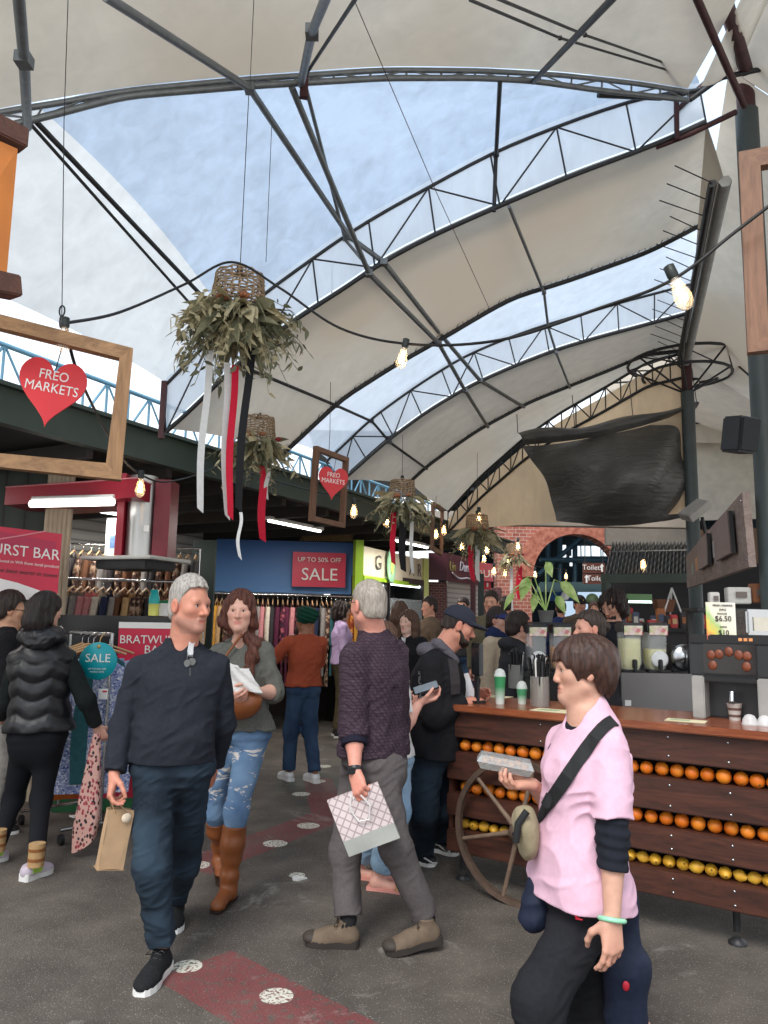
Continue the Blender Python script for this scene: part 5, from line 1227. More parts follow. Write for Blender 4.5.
def stander(label, px, py, Y, f, top, bottom, sex='m', skin=srgb(214, 160, 136), h=.011, hs=1.0, arms=('down', 'down'), hair='short', hmat=None, sleeve_to=1.93, shoes=None, stance=.0, lean=0.0, look=None, group=None, ease=.024, hood=False, longtop=.02, beard=None, eyes=True, hairargs={}, feet=True, hand=True, bulk=1.0):
    """an upright figure: head centre at the pixel and depth, feet on the floor"""
    hc_ = P(px, py, Y); f = V3((f[0], f[1], 0)).normalized(); r = f.cross(V3((0, 0, 1))); u = V3((0, 0, 1)); H = (hc_.z + .12) / 1.75; s = H
    B = Body(label, (hc_.x - f.x * lean, hc_.y - f.y * lean, 0), h, skin, sex, group); B.k = .88
    L = lambda a, b, z: V3((hc_.x, hc_.y, 0)) - f * lean * (1 - min(1, max(0, (z - .93 * s) / (.6 * s)))) + r * a + f * b + u * z
    w_ = (.185 if sex == 'm' else .160) * s * bulk
    nk = L(0, -.025, hc_.z - .165 * s); sl, sr = L(-w_, -.02, nk.z - .055 * s), L(w_, -.02, nk.z - .055 * s)
    hc = L(0, -.01, .93 * s); hl, hr = L(-.085 * s, -.01, .90 * s), L(.085 * s, -.01, .90 * s)
    kl, kr = L(-.09 * s, .02 + stance * .4, .50 * s), L(.09 * s, .02 - stance * .4, .50 * s); al, ar = L(-.095 * s, -.03 + stance, .09), L(.095 * s, -.03 - stance, .09)
    def armpts(side, sh, kind):
        q = -1 if side == 'l' else 1; z = sh.z
        if kind == 'down': e = sh + r * q * .05 - u * .29 * s - f * .03; w = e + r * q * .0 - u * .24 * s + f * .05; d = w - e
        elif kind == 'front': e = sh + r * q * .05 - u * .28 * s + f * .02; w = e + f * .22 * s - r * q * .08 + u * .03; d = w - e
        elif kind == 'crossed': e = sh + r * q * .05 - u * .22 * s + f * .12; w = e + f * .10 - r * q * .24 * s + u * .05; d = w - e
        elif kind == 'raised': e = sh + r * q * .12 - u * .18 * s + f * .12; w = e + f * .02 - r * q * .16 * s + u * .17; d = w - e
        return e, w, d
    B.head(hc_, look or (f.x, f.y, -.03), (0, 0, 1), s ** .5 * hs * (1.0 if sex == 'm' else .96), nk, neck_r=.055 if sex == 'm' else .046, beard=beard, nose=.9)
    tb = TORSO_M if sex == 'm' else TORSO_F; tb = [(t, a * s * bulk, b * s * bulk, *(o or [0])) for t, a, b, *o in tb]
    B.pr.append(torso(hc, nk, r, tb)); B.pr += shoulders(sl, sr, nk, .046 * s)
    J = {}
    for side, sh, kind in (('l', sl, arms[0]), ('r', sr, arms[1])):
        e, w, d = armpts(side, sh, kind); J[side] = (sh, e, w, d); B.arm(sh, e, w)
        if hand: B.hand(w, d, (r * (1 if side == 'l' else -1)) if kind == 'down' else -u, f if kind == 'down' else (-r if side == 'r' else r), .95, (.5, .6, .7, .7))
    B.leg(hl, kl, al); B.leg(hr, kr, ar); B.finish()
    if eyes: B.eyes(srgb(56, 44, 40))
    tp = [torso(hc, nk, r, grow(tb, ease, longtop, .98, flare=.03), .03)] + shoulders(sl, sr, nk, .060 * s, .05) + [sleeve(*J['l'][:3], (.068, .058, .05), sleeve_to, .018), sleeve(*J['r'][:3], (.068, .058, .05), sleeve_to, .018), cone(nk - u * .03, nk + u * .035, .084 * s, .070 * s, .03, cut=[(nk + u * .03, u)])]
    if hood: tp += [ell(nk - f * .085 + u * .02, (.12, .075, .06), np.array([A3(r), A3(f), A3(u)]), .04), cone(nk + r * .07 - f * .03 + u * .01, nk + r * .05 + f * .07 - u * .05, .034, .03, .03), cone(nk - r * .07 - f * .03 + u * .01, nk - r * .05 + f * .07 - u * .05, .034, .03, .03)]
    B.top = B.put('jacket' if hood or ease > .03 else 'top', tp, CM_[top], h, folds(.008, 16, int(px) % 17, .8))
    B.put('trousers', [torso(hc, nk, r, grow(tb, .010, -.12, .16), .03), trouser_leg(hl, kl, al, (.095 * s, .07, .06), 1.97, .05), trouser_leg(hr, kr, ar, (.095 * s, .07, .06), 1.97, .05)], CM_[bottom], h, folds(.006, 18, int(px) % 13, .9))
    if feet:
        for a_ in (al, ar): shoe(B, V3((a_.x, a_.y, 0)) - f * .07, V3((a_.x, a_.y, 0)) + f * .20, V3((a_.x, a_.y, .09)), (shoes or (BLACK, WHITE))[0], (shoes or (BLACK, WHITE))[1], .047)
    hmat = hmat or HB_
    if hair == 'short': hair_short(B, hmat, **{**dict(th=.012, front=.078, side=-.01, nape=-.07, top=.02, temple=.008), **hairargs})
    elif hair == 'long':
        w = B.hw; loose_hair(B, hmat, [([w(0, -.07, .0), w(0, -.09, -.09), nk - f * .07 - u * .08], [.085, .075, .05]), ([w(.06, .01, .03), w(.075, -.01, -.06), nk + r * .09 + f * .02 - u * .06], [.03, .035, .03]), ([w(-.06, .01, .03), w(-.075, -.01, -.06), nk - r * .09 + f * .02 - u * .06], [.03, .035, .03])], amp=.006)
    elif hair == 'curly':
        w = B.hw; loose_hair(B, hmat, [([w(0, -.06, .03), w(0, -.08, -.07)], [.10, .085]), ([w(.07, .0, .04), w(.085, -.02, -.06)], [.045, .05]), ([w(-.07, .0, .04), w(-.085, -.02, -.06)], [.045, .05])], amp=.016)
    elif hair == 'tied':
        hair_short(B, hmat, th=.010, front=.074, side=.0, nape=-.06, top=.012, temple=.0); w = B.hw
        B.put('hair_knot', [ell(w(0, -.125, .015), (.03, .03, .034), None, .01)], hmat, h, strands(.004, 150, 3, B.hc))
    B.J, B.f, B.r, B.nk, B.hcj = J, f, r, nk, hc
    return B
def cap(B, mat, badge=None, brim=.075, name='cap'):
    w, S, M = B.hw, B.hs, B.HM; e = ell(w(0, -.012, .045), (.086 * S, .108 * S, .090 * S), M, .01)
    pr = [union([e], .01, cut=[(w(0, 0, .030), -B.hu - B.hf * .10)]), union([ell(w(0, .09, .034), (.076 * S, (.05 + brim) * S, .016 * S), M, .01)], .02, cut=[(w(0, .05, .0), -B.hf)])]
    o = B.put(name, pr, mat, min(B.h, .006), None)
    m = MB(); m.sphere(w(0, -.012, .136), .008, 8, 5); B.mb('cap_button', m, mat, o)
    if badge: m = MB(); m.sphere(w(0, .082, .070), (.014, .014, .012), 10, 6); B.mb('cap_badge', m, badge, o)
    return o
def specs(B):
    w = B.hw; m = MB()
    for q in (-1, 1): m.tube([w(q * .084, -.01, .012), w(q * .076, .06, .010), w(q * .058, .094, .006)], .0022, 5); m.tube([A3(w(q * .032, .098, .002)) + (B.hr * math.cos(a) * .022 + B.hu * math.sin(a) * .016) for a in [i * .524 for i in range(13)]], .0022, 5)
    m.tube([w(-.012, .100, .004), w(.012, .100, .004)], .002, 5); B.mb('glasses', m, BLACK)
B = stander('dark haired man in black with glasses at the left edge beside the puffer vest', 11, 611, 5.75, (.85, .5), 'black', 'grey', skin=srgb(208, 160, 130), h=.009, hair='short', hairargs=dict(th=.02, top=.03), arms=('down', 'front')); specs(B)
# man in the green turban
B = stander('man in dark green turban and rust sweater seen from behind, arms folded', 305, 622, 7.7, (-.55, .83), 'rust', 'jeans', h=.009, hair=None, arms=('raised', 'crossed'), shoes=(plain('white_trainer', srgb(228, 226, 224), .5, 0, .04), WHITE), stance=.10, skin=srgb(150, 104, 80), longtop=.06, look=(-.75, .62, .05))
w = B.hw; tg = fabric('green_turban_cloth', srgb(18, 62, 48), .14, 160, .3)
B.put('turban', [ell(w(0, -.02, .055), (.098, .122, .082), B.HM, .03), ell(w(0, -.03, .105), (.085, .10, .055), B.HM, .04), cone(w(-.085, -.02, .03), w(.03, -.11, .09), .03, .035, .03), cone(w(.085, -.02, .03), w(-.03, .05, .115), .03, .035, .03)], tg, .008, lambda x, y, z: .005 * np.sin((z + .35 * x) * 150))
B.put('beard', [ell(w(0, .055, -.085), (.062, .05, .055), B.HM, .02), ell(w(0, .04, -.12), (.045, .04, .04), B.HM, .02)], HB_, .008, strands(.004, 150, 3, B.hc))
B = stander('dark haired woman in lilac cardigan and olive trousers by the clothes rail', 343, 611, 10.6, (.95, .2), 'lilac', 'olive', 'f', h=.011, hair='curly', arms=('front', 'front'), skin=srgb(206, 160, 136)); specs(B)
B = stander('young brown haired woman in black jacket with white collar, facing left', 408, 622, 7.6, (-.6, -.8), 'black', 'dark', 'f', h=.010, hair='long', hmat=HBR, skin=srgb(228, 190, 172), ease=.034)
m = MB(); 
for q in (-1, 1): m = MB(); m.prism([(0, 0), (q * .05, .01), (q * .03, -.09)] if q > 0 else [(-.03, -.09), (-.05, .01), (0, 0)], B.nk + B.f * .095 + V3((q * .02, 0, .0)), B.r * -1 if False else V3((B.r.x, B.r.y, 0)), (0, 0, 1), .008); B.mb('white_collar', m, CM_['white'])
stander('man with short dark hair in brown jacket beyond the cap wearer, facing left', 429, 607, 10.6, (-.85, -.3), 'brownc', 'dark', h=.012, arms=('front', 'down'))
stander('brown haired shopper at the display fridge seen from behind', 400, 612, 9.0, (.3, .9), 'khaki', 'dark', 'f', h=.012, hair='long', hmat=HBR)
B = stander('man in black top and khaki overshirt standing under the pink sign', 491, 603, 9.4, (-.35, -.9), 'khaki', 'dark', h=.011, arms=('front', 'down'))
B.mb('dark_tee', ribbon_on(surface(B.top, B.base), [(490, 613), (490, 620), (490, 627), (490, 634)], .05, .003, .005), CM_['black'])
B = stander('person in blue cap, navy scarf and long beige coat behind the counter end', 498, 621, 7.3, (.85, -.45), 'beige', 'dark', 'f', h=.010, hair='short', ease=.035, longtop=-.55, skin=srgb(206, 160, 140)); cap(B, plain('blue_cap', srgb(40, 52, 110), .8))
B.put('scarf', [cone(B.nk - B.r * .06 + V3((0, 0, .04)), B.nk + B.r * .06 + V3((0, 0, .03)), .075, .075, .03), ell(B.nk + B.f * .05 + V3((0, 0, .01)), (.08, .06, .06), None, .03)], CM_['navy'], .009, folds(.008, 24, 3, 1))
stander('dark haired young man in charcoal hoodie facing right behind the straw pots', 519, 628, 6.55, (.93, .25), 'charcoal', 'dark', h=.009, hood=True, ease=.035, arms=('down', 'front'), hairargs=dict(th=.018, top=.024), skin=srgb(224, 174, 154))
B = stander('stallholder with tied back dark hair in black top behind the counter', 589, 629, 5.25, (-.98, -.12), 'black', 'dark', h=.008, hair='tied', skin=srgb(214, 160, 140), arms=('down', 'down'), hmat=hair_mat('dark_tied_hair', srgb(30, 24, 22), srgb(72, 58, 50)))
B = stander('curly dark haired stallholder with beard looking down at the back of the stall', 612, 606, 6.85, (-.7, -.5), 'dark', 'dark', h=.009, hair='curly', skin=srgb(206, 156, 134), look=(-.75, -.55, -.45))
B.put('beard', [ell(B.hw(0, .05, -.085), (.058, .045, .04), B.HM, .02)], HB_, .008, strands(.004, 150, 3, B.hc))
B = stander('man in dark badge cap and brown top in the hall beyond the toilet signs', 580, 605, 12.0, (.3, -.95), 'brownc', 'dark', h=.014, hair='short'); cap(B, CM_['black'], plain('yellow_badge', srgb(210, 180, 70), .5))
stander('woman with brown hair far off beside the cap wearer near the arch', 594, 609, 13.0, (-.2, -.97), 'beige', 'dark', 'f', h=.014, hair='long', hmat=HBR)
stander('far shopper in dark blue seen from behind under the arch, left one', 561, 609, 13.5, (.2, .97), 'navy', 'dark', h=.014)
stander('far shopper in black seen from behind near the arch foot', 505, 606, 12.0, (-.2, .97), 'black', 'dark', h=.014)
stander('far shopper in charcoal beside the roller shutter', 463, 607, 12.0, (-.5, -.8), 'charcoal', 'jeans', h=.014)

# ---------------- woman half hidden behind the man in the check shirt
def woman_phone():
    Y = 4.6; to, he = G(399, 892), G(371, 889); to2, he2 = G(377, 880), G(350, 877)
    B = Body('woman in white tee and light jeans holding a phone, mostly hidden behind the check shirt', (P(388, 890, Y).x, Y, 0), .007, srgb(226, 172, 154), 'f'); B.k = .9
    nk, sl, sr = P(385, 668, Y + .02), P(377, 683, Y + .16), P(398, 682, Y - .12)
    hc, hl, hr = P(390, 757, Y), P(386, 765, Y + .06), P(396, 765, Y - .05); er, wr = P(404, 727, Y - .18), P(420, 702, Y - .12); el, wl = P(388, 727, Y + .2), P(398, 706, Y + .2)
    ar, al = he + V3((.06, .0, .10)), he2 + V3((.06, 0, .10)); kr, kl = P(396, 812, Y - .1), P(384, 812, Y + .08)
    B.head(P(383, 641, Y), (.9, .35, -.15), (0, 0, 1), .92, nk, neck_r=.045); rt = V3((.1, -1, 0))
    B.pr.append(torso(hc, nk, rt, TORSO_F)); B.pr += shoulders(sl, sr, nk, .042); B.arm(sr, er, wr, (.045, .042, .040, .027)); B.arm(sl, el, wl)
    B.hand(wr, (.85, .1, .30), (-.1, -.2, 1), (-.1, -.9, .2), .95, (.5, .5, .5, .5), .5, .1, .4); B.hand(wl, (.9, -.3, .2), (0, -.2, 1), (0, .9, 0), .95)
    B.leg(hl, kl, al); B.leg(hr, kr, ar); B.foot(he, to, ar); B.foot(he2, to2, al); B.finish()
    B.put('t_shirt', [torso(hc, nk, rt, grow(TORSO_F, .02, .02, .98, flare=.03), .03)] + shoulders(sl, sr, nk, .055, .05) + [sleeve(sr, er, wr, (.064, .06, .062), .72, .02), sleeve(sl, el, wl, (.064, .06, .06), .72, .02)], CM_['white'], .007, folds(.006, 18, 4))
    B.put('jeans', [torso(hc, nk, rt, grow(TORSO_F, .010, -.10, .18), .03), trouser_leg(hl, kl, al, (.095, .075, .075), 1.90, .05), trouser_leg(hr, kr, ar, (.095, .075, .078), 1.90, .05)], CM_['light'], .007, folds(.006, 18, 9, .9))
    pk = plain('pink_sandal', srgb(222, 150, 138), .6)
    for h_, t_ in ((he, to), (he2, to2)):
        f_ = (t_ - h_).normalized(); r_ = f_.cross(V3((0, 0, 1))); m = MB(); m.prism([(-.02, -.035), (.1, -.034), (.2, -.046), (.27, -.03), (.285, 0), (.27, .03), (.2, .046), (.1, .034), (-.02, .035)], h_ + V3((0, 0, .011)), f_, r_, .022); s_ = B.mb('sandal', m, pk)
        m = MB(); m.tube([h_ + f_ * .165 + r_ * (.046 * math.cos(a)) + V3((0, 0, .02 + .045 * math.sin(a))) for a in [i * math.pi / 8 for i in range(9)]], .012, 6); B.mb('strap', m, plain('gold_strap', srgb(190, 140, 90), .5), s_)
    w = B.hw; loose_hair(B, HBR, [([w(0, -.07, 0), w(0, -.09, -.10)], [.085, .07])])
    ph = thing('phone', 'grey smartphone held flat by the woman behind the check shirt', 'phone', P(426, 688, Y - .13)); M = Matrix.Rotation(R(-18), 3, 'Y') @ Matrix.Rotation(R(28), 3, 'X'); m = MB(); m.box((0, 0, 0), (.148, .076, .010), M, .004); m.build('case', plain('phone_case', srgb(40, 42, 46), .4), ph); m = MB(); m.box(M @ V3((0, -.0, .0058)), (.138, .068, .001), M); m.build('screen', plain('phone_screen', srgb(120, 130, 140), .08), ph)
woman_phone()
# ---------------- bearded man in the cap at the end of the counter
def man_cap():
    Y = 4.98; toa, hea = G(436, 866), G(412, 863); tob, heb = G(458, 856), G(431, 850)
    B = Body('bearded man in navy cap and black hoodie leaning at the left end of the counter', (P(428, 860, Y).x, Y, 0), .0065, srgb(206, 146, 124), 'm'); B.k = .9
    nk, sl, sr = P(440, 652, Y), P(430, 668, Y - .17), P(446, 666, Y + .17)
    hc = P(432, 752, Y); hl, hr = P(428, 762, Y - .08), P(436, 762, Y + .08); kl, kr = P(424, 812, Y - .10), P(440, 808, Y + .10); al, ar = hea + V3((.06, 0, .10)), heb + V3((.06, 0, .10))
    el, wl = P(434, 718, Y - .2), P(466, 703, Y - .12); er, wr = P(450, 716, Y + .22), P(472, 694, Y + .12)
    B.head(P(459, 626, Y), (.93, .05, -.30), (.1, 0, 1), 1.02, nk, neck_r=.06); rt = sr - sl; rt = V3((rt.x, rt.y, 0)) * -1
    rt = V3((.05, -1, 0)); tb = [(t, a * 1.05, b * 1.22, *(o or [0])) for t, a, b, *o in TORSO_M]
    B.pr.append(torso(hc, nk, rt, tb)); B.pr += shoulders(sl, sr, nk, .05); B.arm(sl, el, wl); B.arm(sr, er, wr)
    B.hand(wl, (.9, .2, -.05), (0, .8, -.4), (0, .2, 1), 1.0, (.5, .6, .7, .7)); B.hand(wr, (.9, -.3, .1), (0, -.8, -.3), (0, 0, 1), 1.0, (.5, .6, .7, .7)); B.leg(hl, kl, al); B.leg(hr, kr, ar); B.finish(); B.eyes(srgb(50, 38, 34))
    tp = [torso(hc, nk, rt, grow(tb, .034, -.02, .98, flare=.03), .03)] + shoulders(sl, sr, nk, .068, .06) + [sleeve(sl, el, wl, (.078, .068, .05), 1.95, .02), sleeve(sr, er, wr, (.078, .068, .05), 1.95, .02)]
    jk = B.put('hoodie', tp, CM_['black'], .0065, folds(.009, 15, 3, .8))
    B.put('hood', [ell(nk + V3((-.085, 0, .01)), (.065, .11, .05), None, .04), cone(nk + V3((-.02, -.09, .05)), nk + V3((.09, -.07, -.05)), .036, .03, .03), cone(nk + V3((-.02, .09, .05)), nk + V3((.09, .07, -.05)), .036, .03, .03)], fabric('grey_hood', srgb(92, 88, 96), .1, 240, .3), .0065, folds(.006, 22, 8, 1), parent=jk)
    hit = surface(jk, B.base)
    B.mb('dark_tee', ribbon_on(hit, [(452, 660), (454, 672), (455, 684), (455, 694)], .035, .002, .004), fabric('charcoal_tee', srgb(58, 54, 56), .1, 240, .2), jk)
    p, n = hit(421, 684, .004)
    if p is not None: o = text('lettering', 'INDIAN', .045, p - Vector(B.base), (0.04, 0.02, -1), V3((.75, -.6, 0)), plain('grey_print', srgb(110, 110, 112), .7), jk, .002)
    B.put('jeans', [torso(hc, nk, rt, grow(tb, .008, -.12, .16), .03), trouser_leg(hl, kl, al, (.10, .085, .085), 1.98, .06), trouser_leg(hr, kr, ar, (.10, .085, .085), 1.98, .06)], JEANS_D, .0065, folds(.007, 16, 5, 1))
    for h_, t_, a_ in ((hea, toa, al), (heb, tob, ar)):
        s_ = shoe(B, h_, t_, a_, BLACK, WHITE, .05, .0, .026, WHITE); f_ = (t_ - h_).normalized(); r_ = f_.cross(V3((0, 0, 1)))
        m = MB(); m.tube([h_ + f_ * (.03 + .03 * i) + r_ * .045 + V3((0, 0, .045 + .016 * math.sin(i * 1.1))) for i in range(6)], .006, 5); B.mb('side_stripe', m, WHITE, s_)
    hair_short(B, HB_, .003, front=.07, side=-.01, nape=-.040, top=.0, temple=.01); cap(B, plain('navy_cap', srgb(36, 40, 54), .85, 0, .08, 40), RED, .045)
    w = B.hw; B.put('beard', [ell(w(0, .052, -.090), (.054, .044, .038), B.HM, .02), cone(w(-.066, .004, -.03), w(-.046, .045, -.085), .012, .022, .02), cone(w(.066, .004, -.03), w(.046, .045, -.085), .012, .022, .02), cone(w(-.022, .094, -.054), w(.022, .094, -.054), .008, .008, .01), cone(w(-.02, .096, -.0685), w(.02, .096, -.0685), .005, .005, .006, 'sub')], HB_, .005, strands(.003, 160, 3, B.hc))
man_cap()
# ================================================================== JUICE STALL ON THE RIGHT
ZT = 1.055
CL = G(447, 703, ZT); CR = G(768, 731, ZT); cu = (CR - CL).normalized(); cn_ = Vector((-cu.y, cu.x, 0))      # along the front, inward
if cn_.y < 0: cn_ = -cn_
CLEN = (CR - CL).length + .55
CM = Matrix(((cu.x, cn_.x, 0), (cu.y, cn_.y, 0), (0, 0, 1)))
def cp(s, d, z): p = CL + cu * s + cn_ * d; return Vector((p.x, p.y, z))
t = thing('juice_counter', 'long dark wooden juice counter with fruit showing between its planks and a wagon wheel', 'counter', cp(CLEN / 2, .3, 0)); O = Vector(t.location)
PLK = wood('dark_stained_plank', srgb(44, 24, 18), srgb(92, 52, 38), 'X', 3.0, .5, .35)
TOPW = wood('varnished_counter_top', srgb(104, 52, 32), srgb(158, 90, 58), 'X', 3.0, .22, .08)
def cpart(name, boxes, mat, bev=.006):
    m = MB()
    for s0, s1, d0, d1, z0, z1 in boxes: m.box(((s0 + s1) / 2, (d0 + d1) / 2, (z0 + z1) / 2), (s1 - s0, d1 - d0, z1 - z0), None, bev)
    o = m.build(name, mat, t); o.matrix_local = Matrix.Translation(cp(0, 0, 0) - O) @ CM.to_4x4(); return o
cpart('counter_top', [(-.03, CLEN, -.05, .62, 1.012, ZT)], TOPW, .008)
ROWS = [(.855, 1.010), (.605, .768), (.395, .520), (.185, .310)]
for z0, z1 in ROWS: cpart('plank', [(0, CLEN, 0, .028, z0, z1)], PLK)
SH = [(.768, .855), (.520, .605), (.310, .395)]
for z0, z1 in SH: cpart('fruit_shelf', [(.02, CLEN, .03, .14, z0 - .02, z0)], PLK, .003)
cpart('back_board', [(.02, CLEN, .15, .17, .2, 1.0)], plain('dark_back_board', srgb(30, 20, 16), .8), 0)
cpart('end_panel', [(-.004, .024, .03, .60, .19, 1.01)], PLK)
for s in (.05, 1.60, 1.95): 
    m = MB(); m.tube([(s, .12, .19), (s, .12, .06)], .018, 8); m.lathe([(.045, 0), (.045, .012), (.02, .03)], (s, .12, 0), 12); m.box((s, .12, .185), (.07, .07, .012))
    o = m.build('caster_leg', DSTEEL, t); o.matrix_local = Matrix.Translation(cp(0, 0, 0) - O) @ CM.to_4x4()
m = MB()
for s in (.62, 1.33, 1.62):
    for z0, z1 in ROWS:
        for z in (z0 + .03, z1 - .03): m.sphere((s, -.001, z), (.007, .004, .007), 8, 5)
o = m.build('bolts', CHROME, t); o.matrix_local = Matrix.Translation(cp(0, 0, 0) - O) @ CM.to_4x4(); o['kind'] = 'stuff'
# wagon wheel, leaning on the counter front
WS = min((abs(proj(cp(s / 100, -.09, .41))[0] - 518), s / 100) for s in range(0, 120))[1]
WR = .395; wt = thing('wagon_wheel', 'old iron-rimmed wooden wagon wheel standing against the fruit counter', 'wheel', cp(WS, -.09, 0)); IRON = plain('rusty_iron', srgb(92, 74, 62), .65, .3, .25, 20)
wm = lambda a, r, d=0: Vector((math.cos(a) * r * cu.x, math.cos(a) * r * cu.y, WR + math.sin(a) * r)) + cn_ * d
m = MB(); rg = []
for i in range(41):
    a = 2 * math.pi * i / 40; rg.append([wm(a, WR, -.022), wm(a, WR, .022), wm(a, WR - .028, .018), wm(a, WR - .028, -.018)])
m.rings(rg, False, smooth=False); m.build('rim', IRON, wt)
for i in range(6):
    a = R(15 + 60 * i); m = MB(); m.tube([wm(a, .04), wm(a, .18), wm(a, WR - .02)], [.017, .013, .012], 8); m.build('spoke', plain('weathered_spoke', srgb(112, 92, 76), .7, 0, .2, 30), wt)
m = MB(); M = Matrix((cu, Vector((0, 0, 1)), -cn_)).transposed(); m.lathe([(.03, -.06), (.058, -.05), (.062, -.01), (.052, .02), (.040, .05), (.001, .052)], (0, 0, WR), 20, M=M); m.build('hub', IRON, wt)
m = MB(); m.lathe([(.012, .05), (.012, .056), (.001, .057)], (0, 0, WR), 10, M=M); m.build('hub_bolt', CHROME, wt)
# fruit rows
om, tt = newmat('orange_peel'); v = tt.coord(); tt.bsdf(tt.ramp(tt.noise(v, 6, 3), [(.3, srgb(214, 96, 14)), (.7, srgb(242, 146, 40))]), .45, 0, tt.bump(tt.vor(v, 320), .25, .002))
lm_, tt = newmat('lemon_peel'); v = tt.coord(); tt.bsdf(tt.ramp(tt.noise(v, 8, 3), [(.3, srgb(224, 160, 36)), (.7, srgb(246, 200, 78))]), .45, 0, tt.bump(tt.vor(v, 300), .25, .002))
dimple = plain('fruit_navel', srgb(120, 96, 40), .8)
def fruit(name, label, cat, mat, r, grp, lemon=False):
    f = thing(name, label, cat, group=grp); m = MB()
    if lemon: m.lathe([(.001, -r * 1.32), (.006, -r * 1.25), (r * .55, -r * .92), (r * .92, -r * .4), (r, 0), (r * .92, r * .4), (r * .55, r * .92), (.007, r * 1.25), (.001, r * 1.34)], n=16)
    else: m.sphere((0, 0, 0), (r, r, r * .95), 18, 12)
    m.build('skin', mat, f); m = MB(); m.lathe([(.001, r * (1.35 if lemon else .965)), (.005, r * (1.32 if lemon else .955)), (.006, r * (1.24 if lemon else .94))], n=8); m.build('navel', dimple, f); return f
proto = {}
for row, (z0, z1) in enumerate(SH):
    s, i = .06, 0
    while s < CLEN - .05 and i < 40:
        lemon = row == 2; r = rng.uniform(.0345, .0395) if not lemon else rng.uniform(.029, .034)
        key = ('lemon', round(r, 3)) if lemon else ('orange', round(r, 3))
        lab = 'orange in the top fruit row of the counter' if row == 0 else 'orange in the middle fruit row of the counter' if row == 1 else 'lemon in the lowest fruit row of the counter'
        grp = ('oranges in the top row', 'oranges in the middle row', 'lemons in the lowest row')[row]
        loc = cp(s + r, .072 + rng.uniform(-.008, .008), z0 + r * (.95 if not lemon else 1.0))
        if key in proto: f = dup(proto[key], loc, None, lab, grp)
        else: f = fruit(key[0], lab, key[0], lm_ if lemon else om, r, grp, lemon); f.location = loc; proto[key] = f
        if lemon: f.rotation_euler = (R(90) + rng.uniform(-.3, .3), rng.uniform(-.4, .4), math.atan2(cu.y, cu.x) + rng.choice((R(70), R(90), R(20))))
        else: f.rotation_euler = (rng.uniform(0, 6), rng.uniform(0, 6), rng.uniform(0, 6))
        s += 2 * r + rng.uniform(.001, .006) + (.001 if not lemon else .0); i += 1
# things on the counter
def on_counter(px, py): return G(px, py, ZT)
GRN = lambda nm, a, b: None
def cup(px, py, r, h, label, topc, lid=True):
    b = on_counter(px, py); c = thing('smoothie_cup', label, 'cup', b)
    mt, t2 = newmat('green_cup'); v = t2.coord(); z = t2.n('ShaderNodeSeparateXYZ'); t2.l(v, z.inputs[0])
    t2.bsdf(t2.ramp(t2.math('DIVIDE', z.outputs[2], h), [(.12, srgb(214, 222, 214)), (.65, topc), (1, topc)]), .35)
    m = MB(); m.lathe([(r * .72, 0), (r * .75, .004), (r, h), (r * 1.05, h + .004), (r * .98, h + .006)], n=20); m.build('cup_body', mt, c)
    m = MB(); m.lathe([(r * 1.05, h + .004), (r * .98, h + .02), (r * .72, h + .042), (r * .25, h + .052)], n=20); m.build('dome_lid', glass('dome_lid', (.92, .94, .94, 1), .12, .5), c)
    return c
cup(500, 704, .036, .165, 'tall green and white smoothie cup with dome lid on the counter', srgb(64, 150, 98))
cup(522, 704, .033, .090, 'short green smoothie cup beside the tall one on the counter', srgb(78, 156, 110))
sj, t2 = newmat('perforated_steel'); v = t2.coord(); 
sx2 = t2.n('ShaderNodeTexBrick'); sx2.inputs['Scale'].default_value = 22; sx2.inputs['Mortar Size'].default_value = .035; t2.l(t2.coord('Generated', (2.2, 2.2, 1.0)), sx2.inputs[0])
t2.bsdf(t2.ramp(sx2.outputs['Fac'], [(0, srgb(116, 116, 114)), (1, srgb(214, 214, 210))]), .3, .35)
def straw_jar(px, py, label, r=.058, h=.175):
    b = on_counter(px, py); c = thing('straw_holder', label, 'straw holder', b)
    m = MB(); m.lathe([(r * .96, 0), (r, .004), (r, h), (r * 1.03, h + .003), (r * .95, h), (r * .93, .02)], n=24); m.build('steel_pot', sj, c)
    for i in range(32):
        a = rng.uniform(0, 6.28); rr = rng.uniform(.0, .046); le = rng.uniform(.09, .16); m = MB(); p = Vector((rr * math.cos(a), rr * math.sin(a), .02)); q = Vector((1.5 * rr * math.cos(a), 1.5 * rr * math.sin(a), h + le * .8))
        q2 = q + Vector((rng.uniform(-.02, .02), rng.uniform(-.02, .02), .012)); m.tube([p, q, q2], .0058, 6)
        m.build('straw', plain('black_straw', srgb(20, 20, 22), .4) if i < 30 else WHITE, c)
straw_jar(540, 706, 'perforated steel straw pot full of black straws, nearest on the counter')
straw_jar(516, 688, 'perforated steel straw pot behind the green cups')
# tablet stand post
b = on_counter(477, 703); c = thing('payment_stand', 'slim dark payment stand seen edge-on at the left end of the counter', 'stand', b)
m = MB(); m.box((0, 0, .008), (.085, .085, .016), .5, .003); m.build('stand_base', BLACK, c); m = MB(); m.box((0, 0, .17), (.020, .035, .33), .5, .003); m.build('stand_post', DSTEEL, c); m = MB(); m.box((.002, .0, .27), (.028, .16, .20), R(12), .006); m.build('tablet', plain('dark_screen', srgb(44, 46, 50), .25), c)
b = on_counter(462, 700); c = thing('paper_bag', 'white paper takeaway bag lying at the left end of the counter', 'bag', b)
m = MB(); m.grid(lambda u, v: Vector(((u - .5) * (.19 - .10 * v), -.02 + .05 * v + .02 * math.sin(u * 6) * (1 - v), .008 + .15 * v + .02 * (u - .3) * v)), 8, 8, False, thick=.03); m.build('bag_body', plain('white_bag_paper', srgb(212, 210, 214), .7, 0, .05, 20, .3, 30), c)
